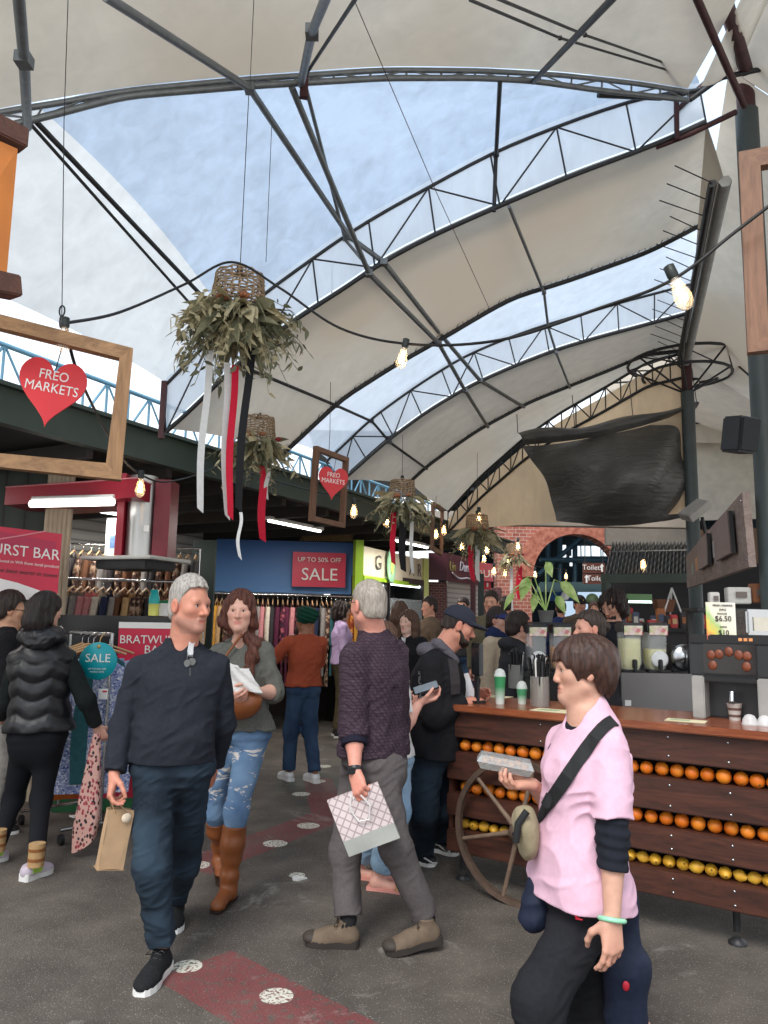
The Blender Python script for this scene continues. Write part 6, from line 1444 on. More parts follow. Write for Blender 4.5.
def flyer(px, py, label, rz, w=.20, d=.13):
    b = on_counter(px, py); c = thing('flyer', label, 'leaflet', b + Vector((0, 0, .001)), rz); m = MB(); m.box((0, 0, .001), (w, d, .002)); m.build('sheet', plain('cream_flyer', srgb(226, 214, 176), .5, 0, .06), c)
    m = MB(); m.box((-.03, 0, .0025), (w * .5, d * .5, .001)); m.build('printed_panel', plain('green_print', srgb(158, 176, 140), .5, 0, .3, 60), c); return c
AN = math.atan2(cu.y, cu.x)
flyer(554, 711, 'cream leaflet on the counter beside the straw pot', AN, .24, .15); flyer(686, 721, 'cream leaflet lying flat on the counter near the orange press', AN + .1, .20, .12)
flyer(499, 697, 'sheet of paper behind the green cups on the counter', AN, .16, .12)
b = on_counter(735, 720); c = thing('paper_cup', 'striped paper cup standing in the outlet of the orange press', 'cup', b)
m = MB(); m.lathe([(.028, 0), (.038, .085), (.041, .088), (.036, .088)], n=18)
mt, t2 = newmat('striped_cup'); z = t2.n('ShaderNodeSeparateXYZ'); t2.l(t2.coord(), z.inputs[0]); t2.bsdf(t2.ramp(t2.math('FRACT', t2.math('MULTIPLY', z.outputs[2], 28)), [(.4, srgb(200, 196, 190)), (.5, srgb(110, 84, 76)), (.8, srgb(110, 84, 76)), (.9, srgb(200, 196, 190))]), .5); m.build('cup_body', mt, c)
for k, (px, py, lb) in enumerate(((750, 725, 'clear plastic dome lid on the counter, left of two'), (765, 726, 'clear plastic dome lid on the counter, right of two'))):
    b = on_counter(px, py); c = thing('dome_lid', lb, 'lid', b); m = MB(); m.lathe([(.040, 0), (.041, .006), (.037, .012), (.034, .03), (.022, .048), (.008, .054)], n=20); m.build('dome', glass('clear_dome', (.95, .95, .95, 1), .1, .5), c)
# -------- back bench with dispensers
MAR = plain('dark_maroon_panel', srgb(48, 24, 30), .5)
def bench(label, px0, px1, ytop, Y0, depth, mat):
    a, b = P(px0, ytop, Y0), P(px1, ytop, Y0); c = thing('back_bench', label, 'bench', ((a.x + b.x) / 2, Y0 + depth / 2, 0))
    w = b.x - a.x; h = a.z; m = MB(); m.box((0, 0, h - .02), (w + .04, depth + .04, .04), None, .005); m.build('worktop', BLACK, c); m = MB(); m.box((0, 0, (h - .04) / 2), (w, depth, h - .04), None, .004); m.build('carcass', mat, c)
    return c, h
BY = 5.75
bn, BZ = bench('dark back bench carrying the juice dispensers behind the counter', 596, 716, 674, BY, .5, plain('charcoal_carcass', srgb(34, 28, 30), .5))
a_, b_ = P(621, 676, BY - .03), P(697, 676, BY - .03)
pn = P(659, 692, BY - .03); m = MB(); m.box(pn - Vector(bn.location), (b_.x - a_.x, .02, .27), None, .004); m.build('steel_panel', plain('dull_steel_panel', srgb(112, 110, 110), .35, .6, .08, 3), bn)
m = MB(); m.box(P(628, 703, BY - .045) - Vector(bn.location), (.045, .004, .04)); m.build('rating_label', plain('pale_label', srgb(206, 206, 206), .5), bn)
flw = None
def dispenser(px, py, Y, label, juice, fill, disc=False):
    b = P(px, py, Y); c = thing('juice_dispenser', label, 'drink dispenser', b)
    w, d = .150, .20
    m = MB(); m.box((0, 0, .010), (w + .02, d + .02, .02), None, .004); m.build('dispenser_base', BLACK, c)
    def tank(z0, z1, e):
        n = 16; out = []
        for z in (z0, z1): out.append([Vector(((w / 2 - e) * np.sign(math.cos(a)) * abs(math.cos(a)) ** .5, (d / 2 - e) * np.sign(math.sin(a)) * abs(math.sin(a)) ** .5, z)) for a in [2 * math.pi * i / n for i in range(n)]])
        return out
    m = MB(); r = tank(.02, .30, 0); lo = [Vector((p.x * .8, p.y * .8, .02)) for p in r[0]]; mid_ = [Vector((p.x, p.y, .07)) for p in r[0]]; m.rings([lo, mid_, r[1]], True); m.build('tank', glass('clear_tank', (.9, .93, .93, 1), .06, .28), c)
    if fill > 0:
        m = MB(); r = tank(.025, .03 + .26 * fill, .006); lo = [Vector((p.x * .78, p.y * .78, .025)) for p in r[0]]; mid_ = [Vector((p.x, p.y, .07)) for p in r[0]]; m.rings([lo, mid_, r[1]], True); m.build('juice', juice, c)
    m = MB(); m.box((0, 0, .335), (w + .012, d + .012, .075), None, .012); m.build('dispenser_lid', plain('smoky_lid', srgb(40, 42, 44), .35), c)
    fm_, t2 = newmat('fruit_print'); t2.bsdf(t2.ramp(t2.vor(t2.coord(), 34, out='Color'), [(.2, srgb(206, 86, 96)), (.45, srgb(232, 226, 220)), (.6, srgb(170, 190, 110)), (.8, srgb(236, 210, 200))]), .5)
    m = MB(); m.box((0, -d / 2 - .006, .315), (w * .92, .006, .07)); m.build('fruit_label', fm_, c)
    m = MB(); m.box((0, -d / 2 - .018, .065), (.034, .03, .07), None, .006); m.box((0, -d / 2 - .03, .035), (.022, .022, .05), None, .004); m.build('tap', BLACK, c)
    if disc: m = MB(); m.lathe([(.062, 0), (.064, .012), (.05, .018), (.001, .02)], (0, -d / 2 - .002, .10), 24, M=Matrix.Rotation(R(90), 3, 'X')); m.build('white_disc', plain('frosted_disc', srgb(220, 222, 222), .4), c)
    return c
LEMJ = plain('lemonade', srgb(224, 218, 150), .35, 0, .05, 20); ORJ = plain('orange_juice', srgb(240, 160, 30), .35)
dispenser(630, 672, BY + .15, 'juice dispenser nearly full of pale lemonade, behind the counter', LEMJ, .86)
dispenser(655, 672, BY + .15, 'juice dispenser part full of lemonade under a clear top, right of the fuller one', LEMJ, .55, True)
bn2, BZ2 = bench('lower dark bench at the left carrying two dispensers under the plant', 524, 580, 672, 6.1, .45, plain('charcoal_carcass_left', srgb(38, 34, 34), .5))
dispenser(536, 671, 6.25, 'juice dispenser with a white disc and little juice, below the trailing plant', LEMJ, .0, True)
dispenser(560, 671, 6.25, 'juice dispenser half full of orange juice behind the straw pots', ORJ, .62)
b = P(680, 672, BY + .2); c = thing('citrus_press', 'round chrome citrus press head beside the dispensers', 'press', b)
m = MB(); m.box((0, 0, .10), (.17, .16, .20), None, .01); m.build('press_body', BLACK, c)
m = MB(); m.lathe([(.098, 0), (.1, .012), (.085, .03), (.05, .036), (.03, .05), (.001, .055)], (0, -.08, .115), 28, M=Matrix.Rotation(R(90), 3, 'X')); m.build('chrome_disc', CHROME, c)
b = P(700, 668, BY + .1); c = thing('red_box', 'small tilted red box between the chrome press and the orange machine', 'box', b); m = MB(); m.box((0, 0, .11), (.085, .09, .10), Matrix.Rotation(R(-20), 3, 'Y'), .006); m.build('carton', RED, c); m = MB(); m.box((0, 0, .03), (.07, .08, .06), None, .004); m.build('stand_block', BLACK, c)
# orange machine
b = cp((G(743, 716, ZT) - CL).dot(cu), .42, ZT); c = thing('orange_press_machine', 'black and grey automatic orange juicing machine at the right end of the counter', 'juicer', b, AN)
m = MB(); m.box((0, .09, .20), (.42, .20, .40), None, .01); m.box((0, -.03, .32), (.42, .16, .18), None, .01); m.build('machine_body', plain('charcoal_plastic', srgb(40, 42, 44), .4), c)
for s in (-1, 1): m = MB(); m.box((s * .165, -.06, .115), (.065, .14, .23), None, .006); m.build('grey_side', plain('grey_cladding', srgb(160, 158, 154), .4, .2), c)
m = MB(); m.box((0, -.117, .325), (.27, .012, .16), None, .004); m.build('window', plain('dark_window', srgb(34, 30, 30), .15), c)
for i, (x, z) in enumerate(((-.085, .29), (.085, .29), (-.05, .35), (.05, .35), (0, .365), (-.09, .345), (.09, .345))): m = MB(); m.sphere((x, -.125, z), (.024, .008, .026), 10, 7); m.build('orange_half', plain('dim_orange', srgb(120, 62, 40), .4, 0, .3, 40), c)  # dimness behind the dark glass is put into the fruit colour
m = MB(); m.box((0, -.10, .215), (.27, .05, .03), None, .006); m.build('drip_ledge', BLACK, c)
m = MB(); m.box((0, -.09, .43), (.41, .06, .05), None, .006); m.build('control_strip', BLACK, c)
for i in range(3): m = MB(); m.box((.06 + i * .026, -.122, .432), (.018, .006, .016)); m.build('button', plain('amber_button', srgb(226, 150, 90), .4), c)
tm = MB(); tm.tube([(0, -.09, .15), (0, -.11, .10)], .016, 8); tm.build('spout', CHROME, c)
# price card
CY_ = cp((G(743, 716, ZT) - CL).dot(cu) - .12, .30, ZT).y; pc = P(721, 621, CY_); c = thing('price_card', 'yellow and green juice price card reading $6.50 and $10', 'sign', P(721, 641, CY_)); O2 = Vector(c.location)
cm_, t2 = newmat('price_card_paper'); v = t2.coord('Generated'); z = t2.n('ShaderNodeSeparateXYZ'); t2.l(v, z.inputs[0])
g_ = t2.math('ADD', t2.math('ADD', t2.math('MULTIPLY', z.outputs[0], .55), t2.math('MULTIPLY', z.outputs[2], .45)), t2.math('MULTIPLY', t2.noise(v, 3, 2), .35))
t2.bsdf(t2.ramp(g_, [(.22, srgb(222, 110, 90)), (.36, srgb(236, 206, 90)), (.50, srgb(176, 206, 130)), (.62, srgb(246, 240, 214)), (1, srgb(240, 236, 224))]), .5)
m = MB(); m.box(pc - O2, (.168, .006, .205), R(4)); m.build('card', cm_, c); CUX, CUZ = Vector((math.cos(R(4)), math.sin(R(4)), 0)), Vector((0, 0, 1)); dk = plain('dark_print', srgb(58, 50, 44), .6)
for s_, sz, dz, dx in (('$6.50', .042, .012, .01), ('$10', .040, -.065, .01), ('FRESH ORANGE', .016, .085, .01), ('JUICE', .016, .062, .01), ('REGULAR', .013, .040, .005), ('LARGE', .013, -.032, .01)):
    text('lettering', s_, sz, pc - O2 + Vector((dx, -.006, dz)), CUX, CUZ, dk, c, .001)
m = MB(); m.box(Vector((0, .03, -.0)), (.12, .06, .01)); m.build('card_foot', BLACK, c)
# tray and boxes beside the card
b = cp((G(743, 716, ZT) - CL).dot(cu) + .15, .50, ZT + .457); c = thing('steel_tray', 'upturned steel tray with a pale label above the orange machine', 'tray', b); m = MB(); m.box((0, .05, .07), (.22, .16, .14), None, .012); m.build('tray_body', CHROME, c); m = MB(); m.box((.0, -.035, .06), (.15, .006, .075)); m.build('tray_label', plain('cream_label', srgb(214, 208, 192), .5), c)
for i, (px, py, col, sz, lb) in enumerate(((714, 606, srgb(224, 220, 214), (.07, .06, .10), 'small white carton behind the price card'), (738, 604, srgb(206, 204, 198), (.16, .1, .12), 'pale carton stacked behind the steel tray'), (757, 603, srgb(146, 96, 66), (.09, .08, .14), 'brown paper packet behind the steel tray'))):
    b = P(px, py, 5.6); c = thing('carton', lb, 'box', b); m = MB(); m.box((0, 0, sz[2] / 2), sz, rng.uniform(-.2, .2), .006); m.build('carton_body', plain('carton_%d' % i, col, .6, 0, .08, 30), c); m = MB(); m.box((0, -sz[1] / 2 - .012, sz[2] * .55), (sz[0] * .5, .004, sz[2] * .35)); m.build('carton_label', plain('carton_print', srgb(120, 110, 104), .6), c)
m = MB(); a_ = P(690, 607, 5.6); b_ = P(790, 606, 5.6); m.box(((a_.x + b_.x) / 2, 5.62, a_.z - .02), (b_.x - a_.x, .3, .03), None, .004); sh = thing('shelf', 'dark wall shelf behind the price card', 'shelf', ((a_.x + b_.x) / 2, 5.62, 0)); o = m.build('shelf_board', BLACK, sh); o.location = -Vector(sh.location)
m = MB()
for x in (a_.x + .05, b_.x - .05): m.box((x, 5.74, (a_.z - .03) / 2), (.04, .04, a_.z - .03))
o = m.build('shelf_upright', BLACK, sh); o.location = -Vector(sh.location)
# trailing plant
b = P(546, 622, 6.25); b.z = P(548, 671, 6.25).z + .390; c = thing('potted_plant', 'trailing pothos with broad light green leaves above the dispensers', 'plant', b)
m = MB(); m.lathe([(.05, 0), (.065, .09), (.068, .095), (.06, .095)], n=16); m.build('pot', plain('grey_pot', srgb(96, 96, 94), .6), c)
lf, t2 = newmat('pothos_leaf'); t2.bsdf(t2.ramp(t2.noise(t2.coord(), 12, 3), [(.35, srgb(140, 178, 84)), (.65, srgb(206, 222, 150))]), .4)
def leaf(m, o, d, side, L, Wd, droop=.3, fold=.15):
    o, d, side = Vector(o), Vector(d).normalized(), Vector(side); side = (side - d * side.dot(d)).normalized(); n = d.cross(side)
    rows = []
    for i in range(7):
        u = i / 6; w = Wd * (math.sin(math.pi * min(1, u * 1.02) ** .7) if u < 1 else 0) + 1e-4; c_ = o + d * (L * u) + Vector((0, 0, -1)) * droop * L * u * u
        rows.append([c_ - side * w - n * fold * w, c_, c_ + side * w - n * fold * w])
    m.rings(rows, False, closed=False)
for px, py, dx, dz, L, Wd in ((527, 585, -.35, -.9, .19, .075), (513, 600, -.6, -.8, .16, .05), (560, 590, .75, -.6, .22, .06), (546, 570, .2, -.5, .13, .05), (556, 604, .5, -.8, .15, .05), (535, 602, -.2, -.95, .14, .05), (520, 592, -.8, -.4, .12, .04)):
    p = P(px, py - 8, 6.35) - b; m = MB(); leaf(m, p, (dx, -.25, dz), (.8, -.5, .35), L * .9, Wd * .8); m.build('leaf', lf, c)
    m = MB(); m.tube([(0, 0, .09), mid(Vector((0, 0, .25)), p, .6) + Vector((0, 0, .05)), p], .005, 5); m.build('stem', lf, c)
lz = P(548, 671, 6.25).z + .373; m = MB(); a_ = P(526, 622, 6.25); b_ = P(572, 622, 6.25); sh = thing('shelf', 'dark board lying across the two left dispensers under the trailing plant', 'board', ((a_.x + b_.x) / 2, 6.25, lz)); m.box((0, .0, .008), (b_.x - a_.x, .16, .016), None, .003); m.build('ledge_board', BLACK, sh)

# -------- boards, lamp and speaker near the posts
npx = P(745, 492, 5.4); 
GB = wood('weathered_board', srgb(120, 102, 96), srgb(168, 150, 142), 'Y', 2.5, .7, .3)
q = [P(742, 492, 5.42), P(749, 567, 5.42), P(687, 588, 9.5), P(686, 556, 9.5)]
c = thing('menu_board', 'long weathered plank board fixed between both roof posts', 'board', q[1]); O2 = Vector(q[1])
nn = (q[0] - q[1]).cross(q[2] - q[1]).normalized(); nn = nn if nn.x > 0 else -nn
m = MB()
def quad_slab(m, q, n, th): m.add([v for v in q] + [v + n * th for v in q], [(0, 1, 2, 3), (7, 6, 5, 4), (0, 4, 5, 1), (1, 5, 6, 2), (2, 6, 7, 3), (3, 7, 4, 0)], False)
quad_slab(m, [v - O2 for v in q], nn, .05); m.build('board_panel', GB, c)
lp = lambda u, v: (q[0] * (1 - u) + q[3] * u) * (1 - v) + (q[1] * (1 - u) + q[2] * u) * v
for u0, u1, v0, v1, off in ((.10, .30, .12, .74, .05), (.42, .60, .10, .72, .05)):
    m = MB(); quad_slab(m, [lp(u, v) - O2 - nn * off for u, v in ((u0, v0), (u0, v1), (u1, v1), (u1, v0))], nn, .035); m.build('mounted_panel', plain('screen_back', srgb(146, 128, 124), .6, 0, .12, 5), c)
    m = MB(); quad_slab(m, [lp(u, v) - O2 - nn * (off - .002) for u, v in ((u0 - .014, v0 + .02), (u0 - .014, v1 + .02), (u0, v1), (u0, v0))], nn, .03); m.build('panel_edge', BLACK, c)
for u in (.15, .95): m = MB(); m.box(lp(u, .5) - O2 + nn * .08, (.10, .06, .06)); m.build('bracket', DSTEEL, c)
for u, v in ((.01, .1), (.01, .5), (.01, .9)): m = MB(); m.sphere(lp(u, v) - O2 - nn * .002, .008, 8, 5); m.build('bolt', CHROME, c)
for i, (u, v) in enumerate(((.36, .45), (.7, .5), (.8, .55))): m = MB(); quad_slab(m, [lp(u + du, v + dv) - O2 - nn * .006 for du, dv in ((0, -.16), (0, .16), (.05, .16), (.05, -.16))], nn, .004); m.build('notice', plain('pale_notice_%d' % i, (srgb(190, 186, 184), srgb(200, 150, 110), srgb(150, 160, 150))[i], .6), c)
b = P(695, 512, 8.6); c = thing('floodlight', 'grey floodlight tilted down above the weathered board', 'lamp', b); m = MB(); M = Matrix.Rotation(R(-38), 3, 'Y') @ Matrix.Rotation(R(20), 3, 'X'); m.box((0, 0, .02), (.30, .22, .10), M, .01); m.build('lamp_body', plain('pale_grey_metal', srgb(150, 146, 140), .5, .2), c); m = MB(); m.tube([(.1, .05, -.05), (.16, .1, -.3)], .02, 6); m.build('lamp_bracket', DSTEEL, c)
b = P(740, 435, 5.2); c = thing('loudspeaker', 'black loudspeaker on a bracket beside the near post', 'speaker', b); m = MB(); M = Matrix.Rotation(R(24), 3, 'Z') @ Matrix.Rotation(R(10), 3, 'X')
m.box((0, 0, 0), (.19, .17, .25), M, .015); m.build('cabinet', plain('speaker_black', srgb(34, 38, 42), .5), c); m = MB(); m.box(M @ Vector((0, -.09, 0)), (.165, .008, .225), M, .003); m.build('grille', plain('speaker_grille', srgb(26, 30, 34), .8, 0, .3, 200), c); m = MB(); m.tube([M @ Vector((.0, .085, .0)), Vector((.08, .2, .02))], .02, 6); m.build('wall_bracket', RUST, c)
# near hanging wooden frame at right edge
FW = wood('brown_frame_wood', srgb(92, 62, 46), srgb(140, 102, 78), 'Z', 3.0, .6, .3)
def hang_frame(label, tl, tr, br, bl, wbar, depth, mat, name='hanging_decoration'):
    """four corners of the outer edge, in order; bars of width wbar"""
    c = thing(name, label, 'frame', bl); O2 = Vector(bl); q = [Vector(v) - O2 for v in (tl, tr, br, bl)]
    ux = (q[1] - q[0]).normalized(); uy = (q[0] - q[3]).normalized(); n = ux.cross(uy).normalized() * depth
    ins = [q[0] + (ux - uy) * wbar, q[1] + (-ux - uy) * wbar, q[2] + (-ux + uy) * wbar, q[3] + (ux + uy) * wbar]
    for i, nm in enumerate(('top_rail', 'side_rail', 'bottom_rail', 'side_rail')):
        j = (i + 1) % 4; m = MB(); quad_slab(m, [q[i], q[j], ins[j], ins[i]], n, 1.0); m.build(nm, mat[0] if i % 2 == 0 else mat[1], c)
    return c, ux, uy
FWX = wood('brown_frame_rail', srgb(92, 62, 46), srgb(140, 102, 78), 'X', 3.0, .6, .3)
Y = 3.2; a_ = P(738, 158, Y); b_ = P(747, 356, Y); wv = Vector((.62, -.25, 0)); 
hang_frame('brown wooden frame hanging empty at the right edge', a_, a_ + wv + Vector((0, 0, .0)), b_ + wv + Vector((-.0, 0, 0)), b_, .085, .05, (FWX, FW))
# ================================================================== HANGING DECORATION
def wire(label, pts, r=.003, mat=BLACK, name='hanging_wire', grp=None):
    m = MB(); m.tube(pts, r, 5); return tag(m.build(name, mat, loc=pts[0]), label, 'wire', grp)
OAK = wood('pale_frame_wood', srgb(112, 80, 50), srgb(168, 128, 88), 'X', 3.2, .6, .3); OAKZ = wood('pale_frame_upright', srgb(112, 80, 50), srgb(168, 128, 88), 'Z', 3.2, .6, .3)
HEART = [(.16 * 1.05 * (math.sin(a) ** 3), .205 * (13 * math.cos(a) - 5 * math.cos(2 * a) - 2 * math.cos(3 * a) - math.cos(4 * a)) / 16) for a in [2 * math.pi * i / 48 for i in range(48)]]
HRED = plain('heart_red', srgb(216, 44, 52), .45, 0, .04)
def heart(label, c, w, ux, tilt=0.0, tip=None):
    s = w / .336; ux = Vector(ux).normalized(); uy = Vector((0, 0, 1)); ux, uy = ux * math.cos(tilt) + uy * math.sin(tilt), uy * math.cos(tilt) - ux * math.sin(tilt)
    t = thing('heart_sign', label, 'sign', c); m = MB(); m.prism([(x * s, y * s) for x, y in HEART], (0, 0, 0), ux, uy, .012); m.build('heart_board', HRED, t)
    n = ux.cross(uy).normalized(); 
    text('lettering', 'FREO', .074 * s, ux * .0 + uy * (.065 * s) + n * .007, ux, uy, WHITE, t, .001, sx=.85); text('lettering', 'MARKETS', .074 * s, uy * (-.005 * s) + n * .007, ux, uy, WHITE, t, .001, sx=.85)
    m = MB(); m.tube([uy * .10 * s, uy * .26 * s + ux * .01], .0025, 5); m.build('hanger_wire', BLACK, t); return t
Y = 3.35; tl, tr, br, bl = P(-60, 303, 3.1), P(133, 352, Y), P(121, 482, Y), P(-60, 463, 3.1)
hang_frame('big pale wooden frame hanging at left with a red heart sign inside', tl, tr, br, bl, .062, .05, (OAK, OAKZ))
heart('large red heart sign reading FREO MARKETS inside the big frame at left', P(52, 388, 3.33), .285, (tr - tl) * Vector((1, 1, 0)), -.10)
wire('wire holding the big pale frame at left', [P(61, 341, 3.3), P(62, 305, 3.3), P(64, 120, 3.32), P(68, 0, 3.3)], .0022)
m = MB(); 
for k, (px, py) in enumerate(((62, 311), (61, 322))): m.tube([P(px, py, 3.3) + Vector((.012 * math.cos(a) * (1 - k), .012 * math.cos(a) * k, .026 * math.sin(a))) for a in [i * .524 for i in range(13)]], .004, 5)
tag(m.build('chain', DSTEEL, loc=P(62, 320, 3.3)), 'short dark chain link pair above the big pale frame', 'chain')
Y = 7.1; f2, *_ = hang_frame('smaller brown hanging frame with a red heart before it', P(313, 446, Y), P(345, 458, Y + .6), P(341, 528, Y + .6), P(308, 521, Y), .05, .05, (FWX, FW))
heart('smaller red heart sign reading FREO MARKETS hung on the brown frame', P(333, 481, Y - .05), .285, (1, .35, 0), -.06)
wire('thin wire above the smaller heart frame', [P(329, 452, Y + .2), P(330, 430, Y + .2), P(332, 250, Y + .2)], .003)
Y = 11; hang_frame('narrow distant brown frame hanging past the maroon stall', P(431, 502, Y), P(441, 508, Y + .9), P(440, 556, Y + .9), P(430, 550, Y), .06, .05, (FWX, FW)); wire('thin wire above the distant frame', [P(436, 505, Y + .4), P(437, 440, Y + .4)], .003)
# orange board with dark timber rails, top left corner
Y = 2.9; c = thing('hanging_sign_board', 'orange board between dark timber rails in the top left corner', 'sign', P(0, 215, Y)); O2 = Vector(c.location)
ux = Vector((.9, .42, 0)).normalized(); DW = wood('dark_rail_wood', srgb(70, 44, 36), srgb(110, 72, 58), 'X', 3, .6, .3)
def slabx(m, a, b, h, th):  # beam from a to b
    d = (b - a); m.box((a + b) / 2, (d.length, th, h), Matrix.Rotation(math.atan2(d.y, d.x), 3, 'Z') @ Matrix.Rotation(-math.asin(d.z / d.length), 3, 'Y'), .006)
m = MB(); slabx(m, P(-60, 100, 2.65) - O2, P(24, 142, 2.9) - O2, .085, .09); m.build('top_rail', DW, c)
m = MB(); slabx(m, P(-60, 272, 2.65) - O2, P(16, 288, 2.9) - O2, .085, .09); m.build('bottom_rail', DW, c)
m = MB(); a_, b_, d_, e_ = P(-60, 120, 2.65), P(14, 152, 2.88), P(3, 276, 2.88), P(-60, 268, 2.65); nn = (b_ - a_).cross(e_ - a_).normalized() * -.03
quad_slab(m, [v - O2 for v in (a_, e_, d_, b_)], nn, 1.0); m.build('board_panel', plain('orange_panel', srgb(214, 130, 62), .6, 0, .12, 6), c)
# dried flower wreaths with ribbons
LEAFM = [plain('dried_leaf_%d' % i, c_, .75, 0, .18, 30) for i, c_ in enumerate((srgb(132, 130, 102), srgb(168, 158, 124), srgb(106, 108, 84), srgb(196, 184, 148)))]
WIC = plain('wicker', srgb(156, 132, 104), .75, 0, .25, 40); BLO = plain('red_bloom', srgb(150, 30, 44), .6, 0, .2, 50); TERRA = plain('rust_bloom', srgb(150, 96, 66), .7, 0, .25, 40)
RIB = {'w': fabric('white_ribbon', srgb(222, 222, 220), .05, 200, .1, .5), 'r': fabric('red_ribbon', srgb(206, 24, 56), .08, 200, .1, .5), 'b': fabric('black_ribbon', srgb(26, 26, 30), .1, 200, .1, .5)}
def wreath(label, px, py, Y, S, ribs, nl=110, top=None, seed=1):
    rr = random.Random(seed); c0 = P(px, py, Y); t = thing('dried_wreath', label, 'wreath', c0)
    # wicker basket turned upside down
    m = MB(); R0, H0 = .165 * S, .20 * S
    for k in range(9):
        z = .04 * S + H0 * k / 8; r = R0 * (1 - .10 * (k / 8) ** 2); m.tube([(r * math.cos(a) * (1 + .02 * math.sin(5 * a + k)), r * math.sin(a), z + .006 * S * math.sin(9 * a + 2 * k)) for a in [2 * math.pi * i / 30 for i in range(31)]], .006 * S, 5)
    for i in range(22):
        a = 2 * math.pi * i / 22; m.tube([(R0 * math.cos(a), R0 * math.sin(a), .03 * S), (R0 * .97 * math.cos(a + .1), R0 * .97 * math.sin(a + .1), .14 * S), (R0 * .9 * math.cos(a), R0 * .9 * math.sin(a), .24 * S)], .005 * S, 4)
    for i in range(7): a = math.pi * i / 7; m.tube([(R0 * .9 * math.cos(a), R0 * .9 * math.sin(a), .24 * S), (0, 0, .245 * S), (-R0 * .9 * math.cos(a), -R0 * .9 * math.sin(a), .24 * S)], .005 * S, 4)
    m.build('wicker_basket', WIC, t)
    for g in range(4):     # four kinds of dried foliage
        m = MB()
        for i in range(nl // 4):
            a = rr.uniform(0, 2 * math.pi); r0 = rr.uniform(.05, .19) * S; out = rr.uniform(.25, 1.0); z0 = rr.uniform(-.10, .06) * S
            o = Vector((r0 * math.cos(a), r0 * math.sin(a), z0)); d = Vector((math.cos(a) * out, math.sin(a) * out, rr.uniform(-1.0, .12)))
            if g in (0, 3):
                leaf(m, o, d, (rr.uniform(-1, 1), rr.uniform(-1, 1), rr.uniform(-1, 1)), rr.uniform(.15, .29) * S, rr.uniform(.025, .048) * S, rr.uniform(.1, .5), .25)
            else:          # sprig: stem with small leaves
                L = rr.uniform(.18, .34) * S; d.normalize(); pts = [o + d * (L * u) + Vector((0, 0, -.45 * L * u * u)) for u in (0, .33, .66, 1)]; m.tube(pts, .0022 * S, 3)
                for u in range(1, 8):
                    q = o + d * (L * u / 7) + Vector((0, 0, -.45 * L * (u / 7) ** 2)); sd = Vector((rr.uniform(-1, 1), rr.uniform(-1, 1), rr.uniform(-1, .4)))
                    leaf(m, q, sd, (rr.uniform(-1, 1), rr.uniform(-1, 1), rr.uniform(-1, 1)), rr.uniform(.04, .085) * S, rr.uniform(.007, .016) * S, .3, .2)
        m.build('dried_foliage', LEAFM[g], t)
    for a, z, mm, s_ in ((.25, .035, BLO, .042), (-1.9, .02, TERRA, .055), (-1.2, .03, TERRA, .04), (2.6, .03, BLO, .03)):
        m = MB(); c_ = Vector((.20 * S * math.cos(a), .20 * S * math.sin(a), z * S))
        for i in range(14):
            b_ = rr.uniform(0, 6.28); e_ = rr.uniform(0, 1.3); m.sphere(c_ + Vector((math.cos(b_) * math.sin(e_), math.sin(b_) * math.sin(e_), math.cos(e_) - .4)) * s_ * .55 * S, s_ * .42 * S, 7, 5)
        m.build('bloom', mm, t)
    for kind, (x0, y0), (x1, y1), wd, tw in ribs:
        a_ = P(x0, y0, Y - .02 * rr.random()); b_ = P(x1, y1, Y + rr.uniform(-.06, .06)); m = MB(); n = 14; A_, B_ = [], []
        rings = []
        for i in range(n + 1):
            u = i / n; p = a_.lerp(b_, u) + Vector((.008 * math.sin(u * 7 + tw), .01 * math.cos(u * 5), 0)) - c0; ang = tw + u * 1.0 + .25 * math.sin(u * 8)
            s_ = Vector((math.cos(ang * .5), math.sin(ang * .5), 0)) * wd; nrm_ = Vector((-s_.y, s_.x, 0)).normalized() * .0015
            e = .03 * (1 if i == n else 0); rings.append([p + s_ + nrm_, p + s_ - nrm_, p - s_ - nrm_ + Vector((0, 0, e)), p - s_ + nrm_ + Vector((0, 0, e))])
        m.rings(rings, True, smooth=False); m.build('ribbon', RIB[kind], t)
    if top: m = MB(); m.tube([Vector((0, 0, .24 * S)), P(*top, Y - (.22 if S == 1.0 and nl > 200 else 0)) - c0], .0028, 5); m.lathe([(.001, .24 * S), (.022 * S, .25 * S), (.022 * S, .31 * S), (.001, .32 * S)], n=10); m.build('hanging_wire', BLACK, t)
    return t
wreath('largest dried flower wreath under a wicker basket, with white, red and black ribbons', 238, 312, 4.6, 1.0, [('w', (209, 350), (199, 513), .021, .2), ('w', (226, 362), (226, 520), .020, .5), ('r', (234, 365), (229, 520), .022, .6), ('b', (253, 322), (237, 512), .024, .3), ('w', (240, 512), (239, 560), .010, .4)], 260, (249, 90), 2)
wreath('second dried flower wreath hanging just behind the largest, with one wide red ribbon', 258, 442, 7.0, .95, [('r', (263, 466), (262, 542), .036, .3), ('w', (268, 468), (266, 500), .02, .6)], 130, (262, 150), 3)
wreath('third dried wreath with red, black and white ribbons beside the lime stall', 402, 500, 9.0, .95, [('r', (393, 512), (393, 565), .034, .4), ('b', (402, 512), (403, 572), .045, .3), ('w', (411, 512), (412, 574), .024, .4)], 110, (404, 300), 4)
wreath('fourth dried wreath with red and white ribbons before the maroon stall', 477, 532, 11.0, 1.0, [('r', (470, 545), (473, 582), .045, .4), ('w', (477, 545), (478, 582), .035, .3)], 90, (478, 380), 5)
wreath('farthest dried wreath hanging beside the brick arch', 514, 556, 14.0, .9, [('w', (511, 566), (512, 612), .03, .4), ('r', (519, 566), (519, 600), .06, .3)], 60, (515, 480), 6)
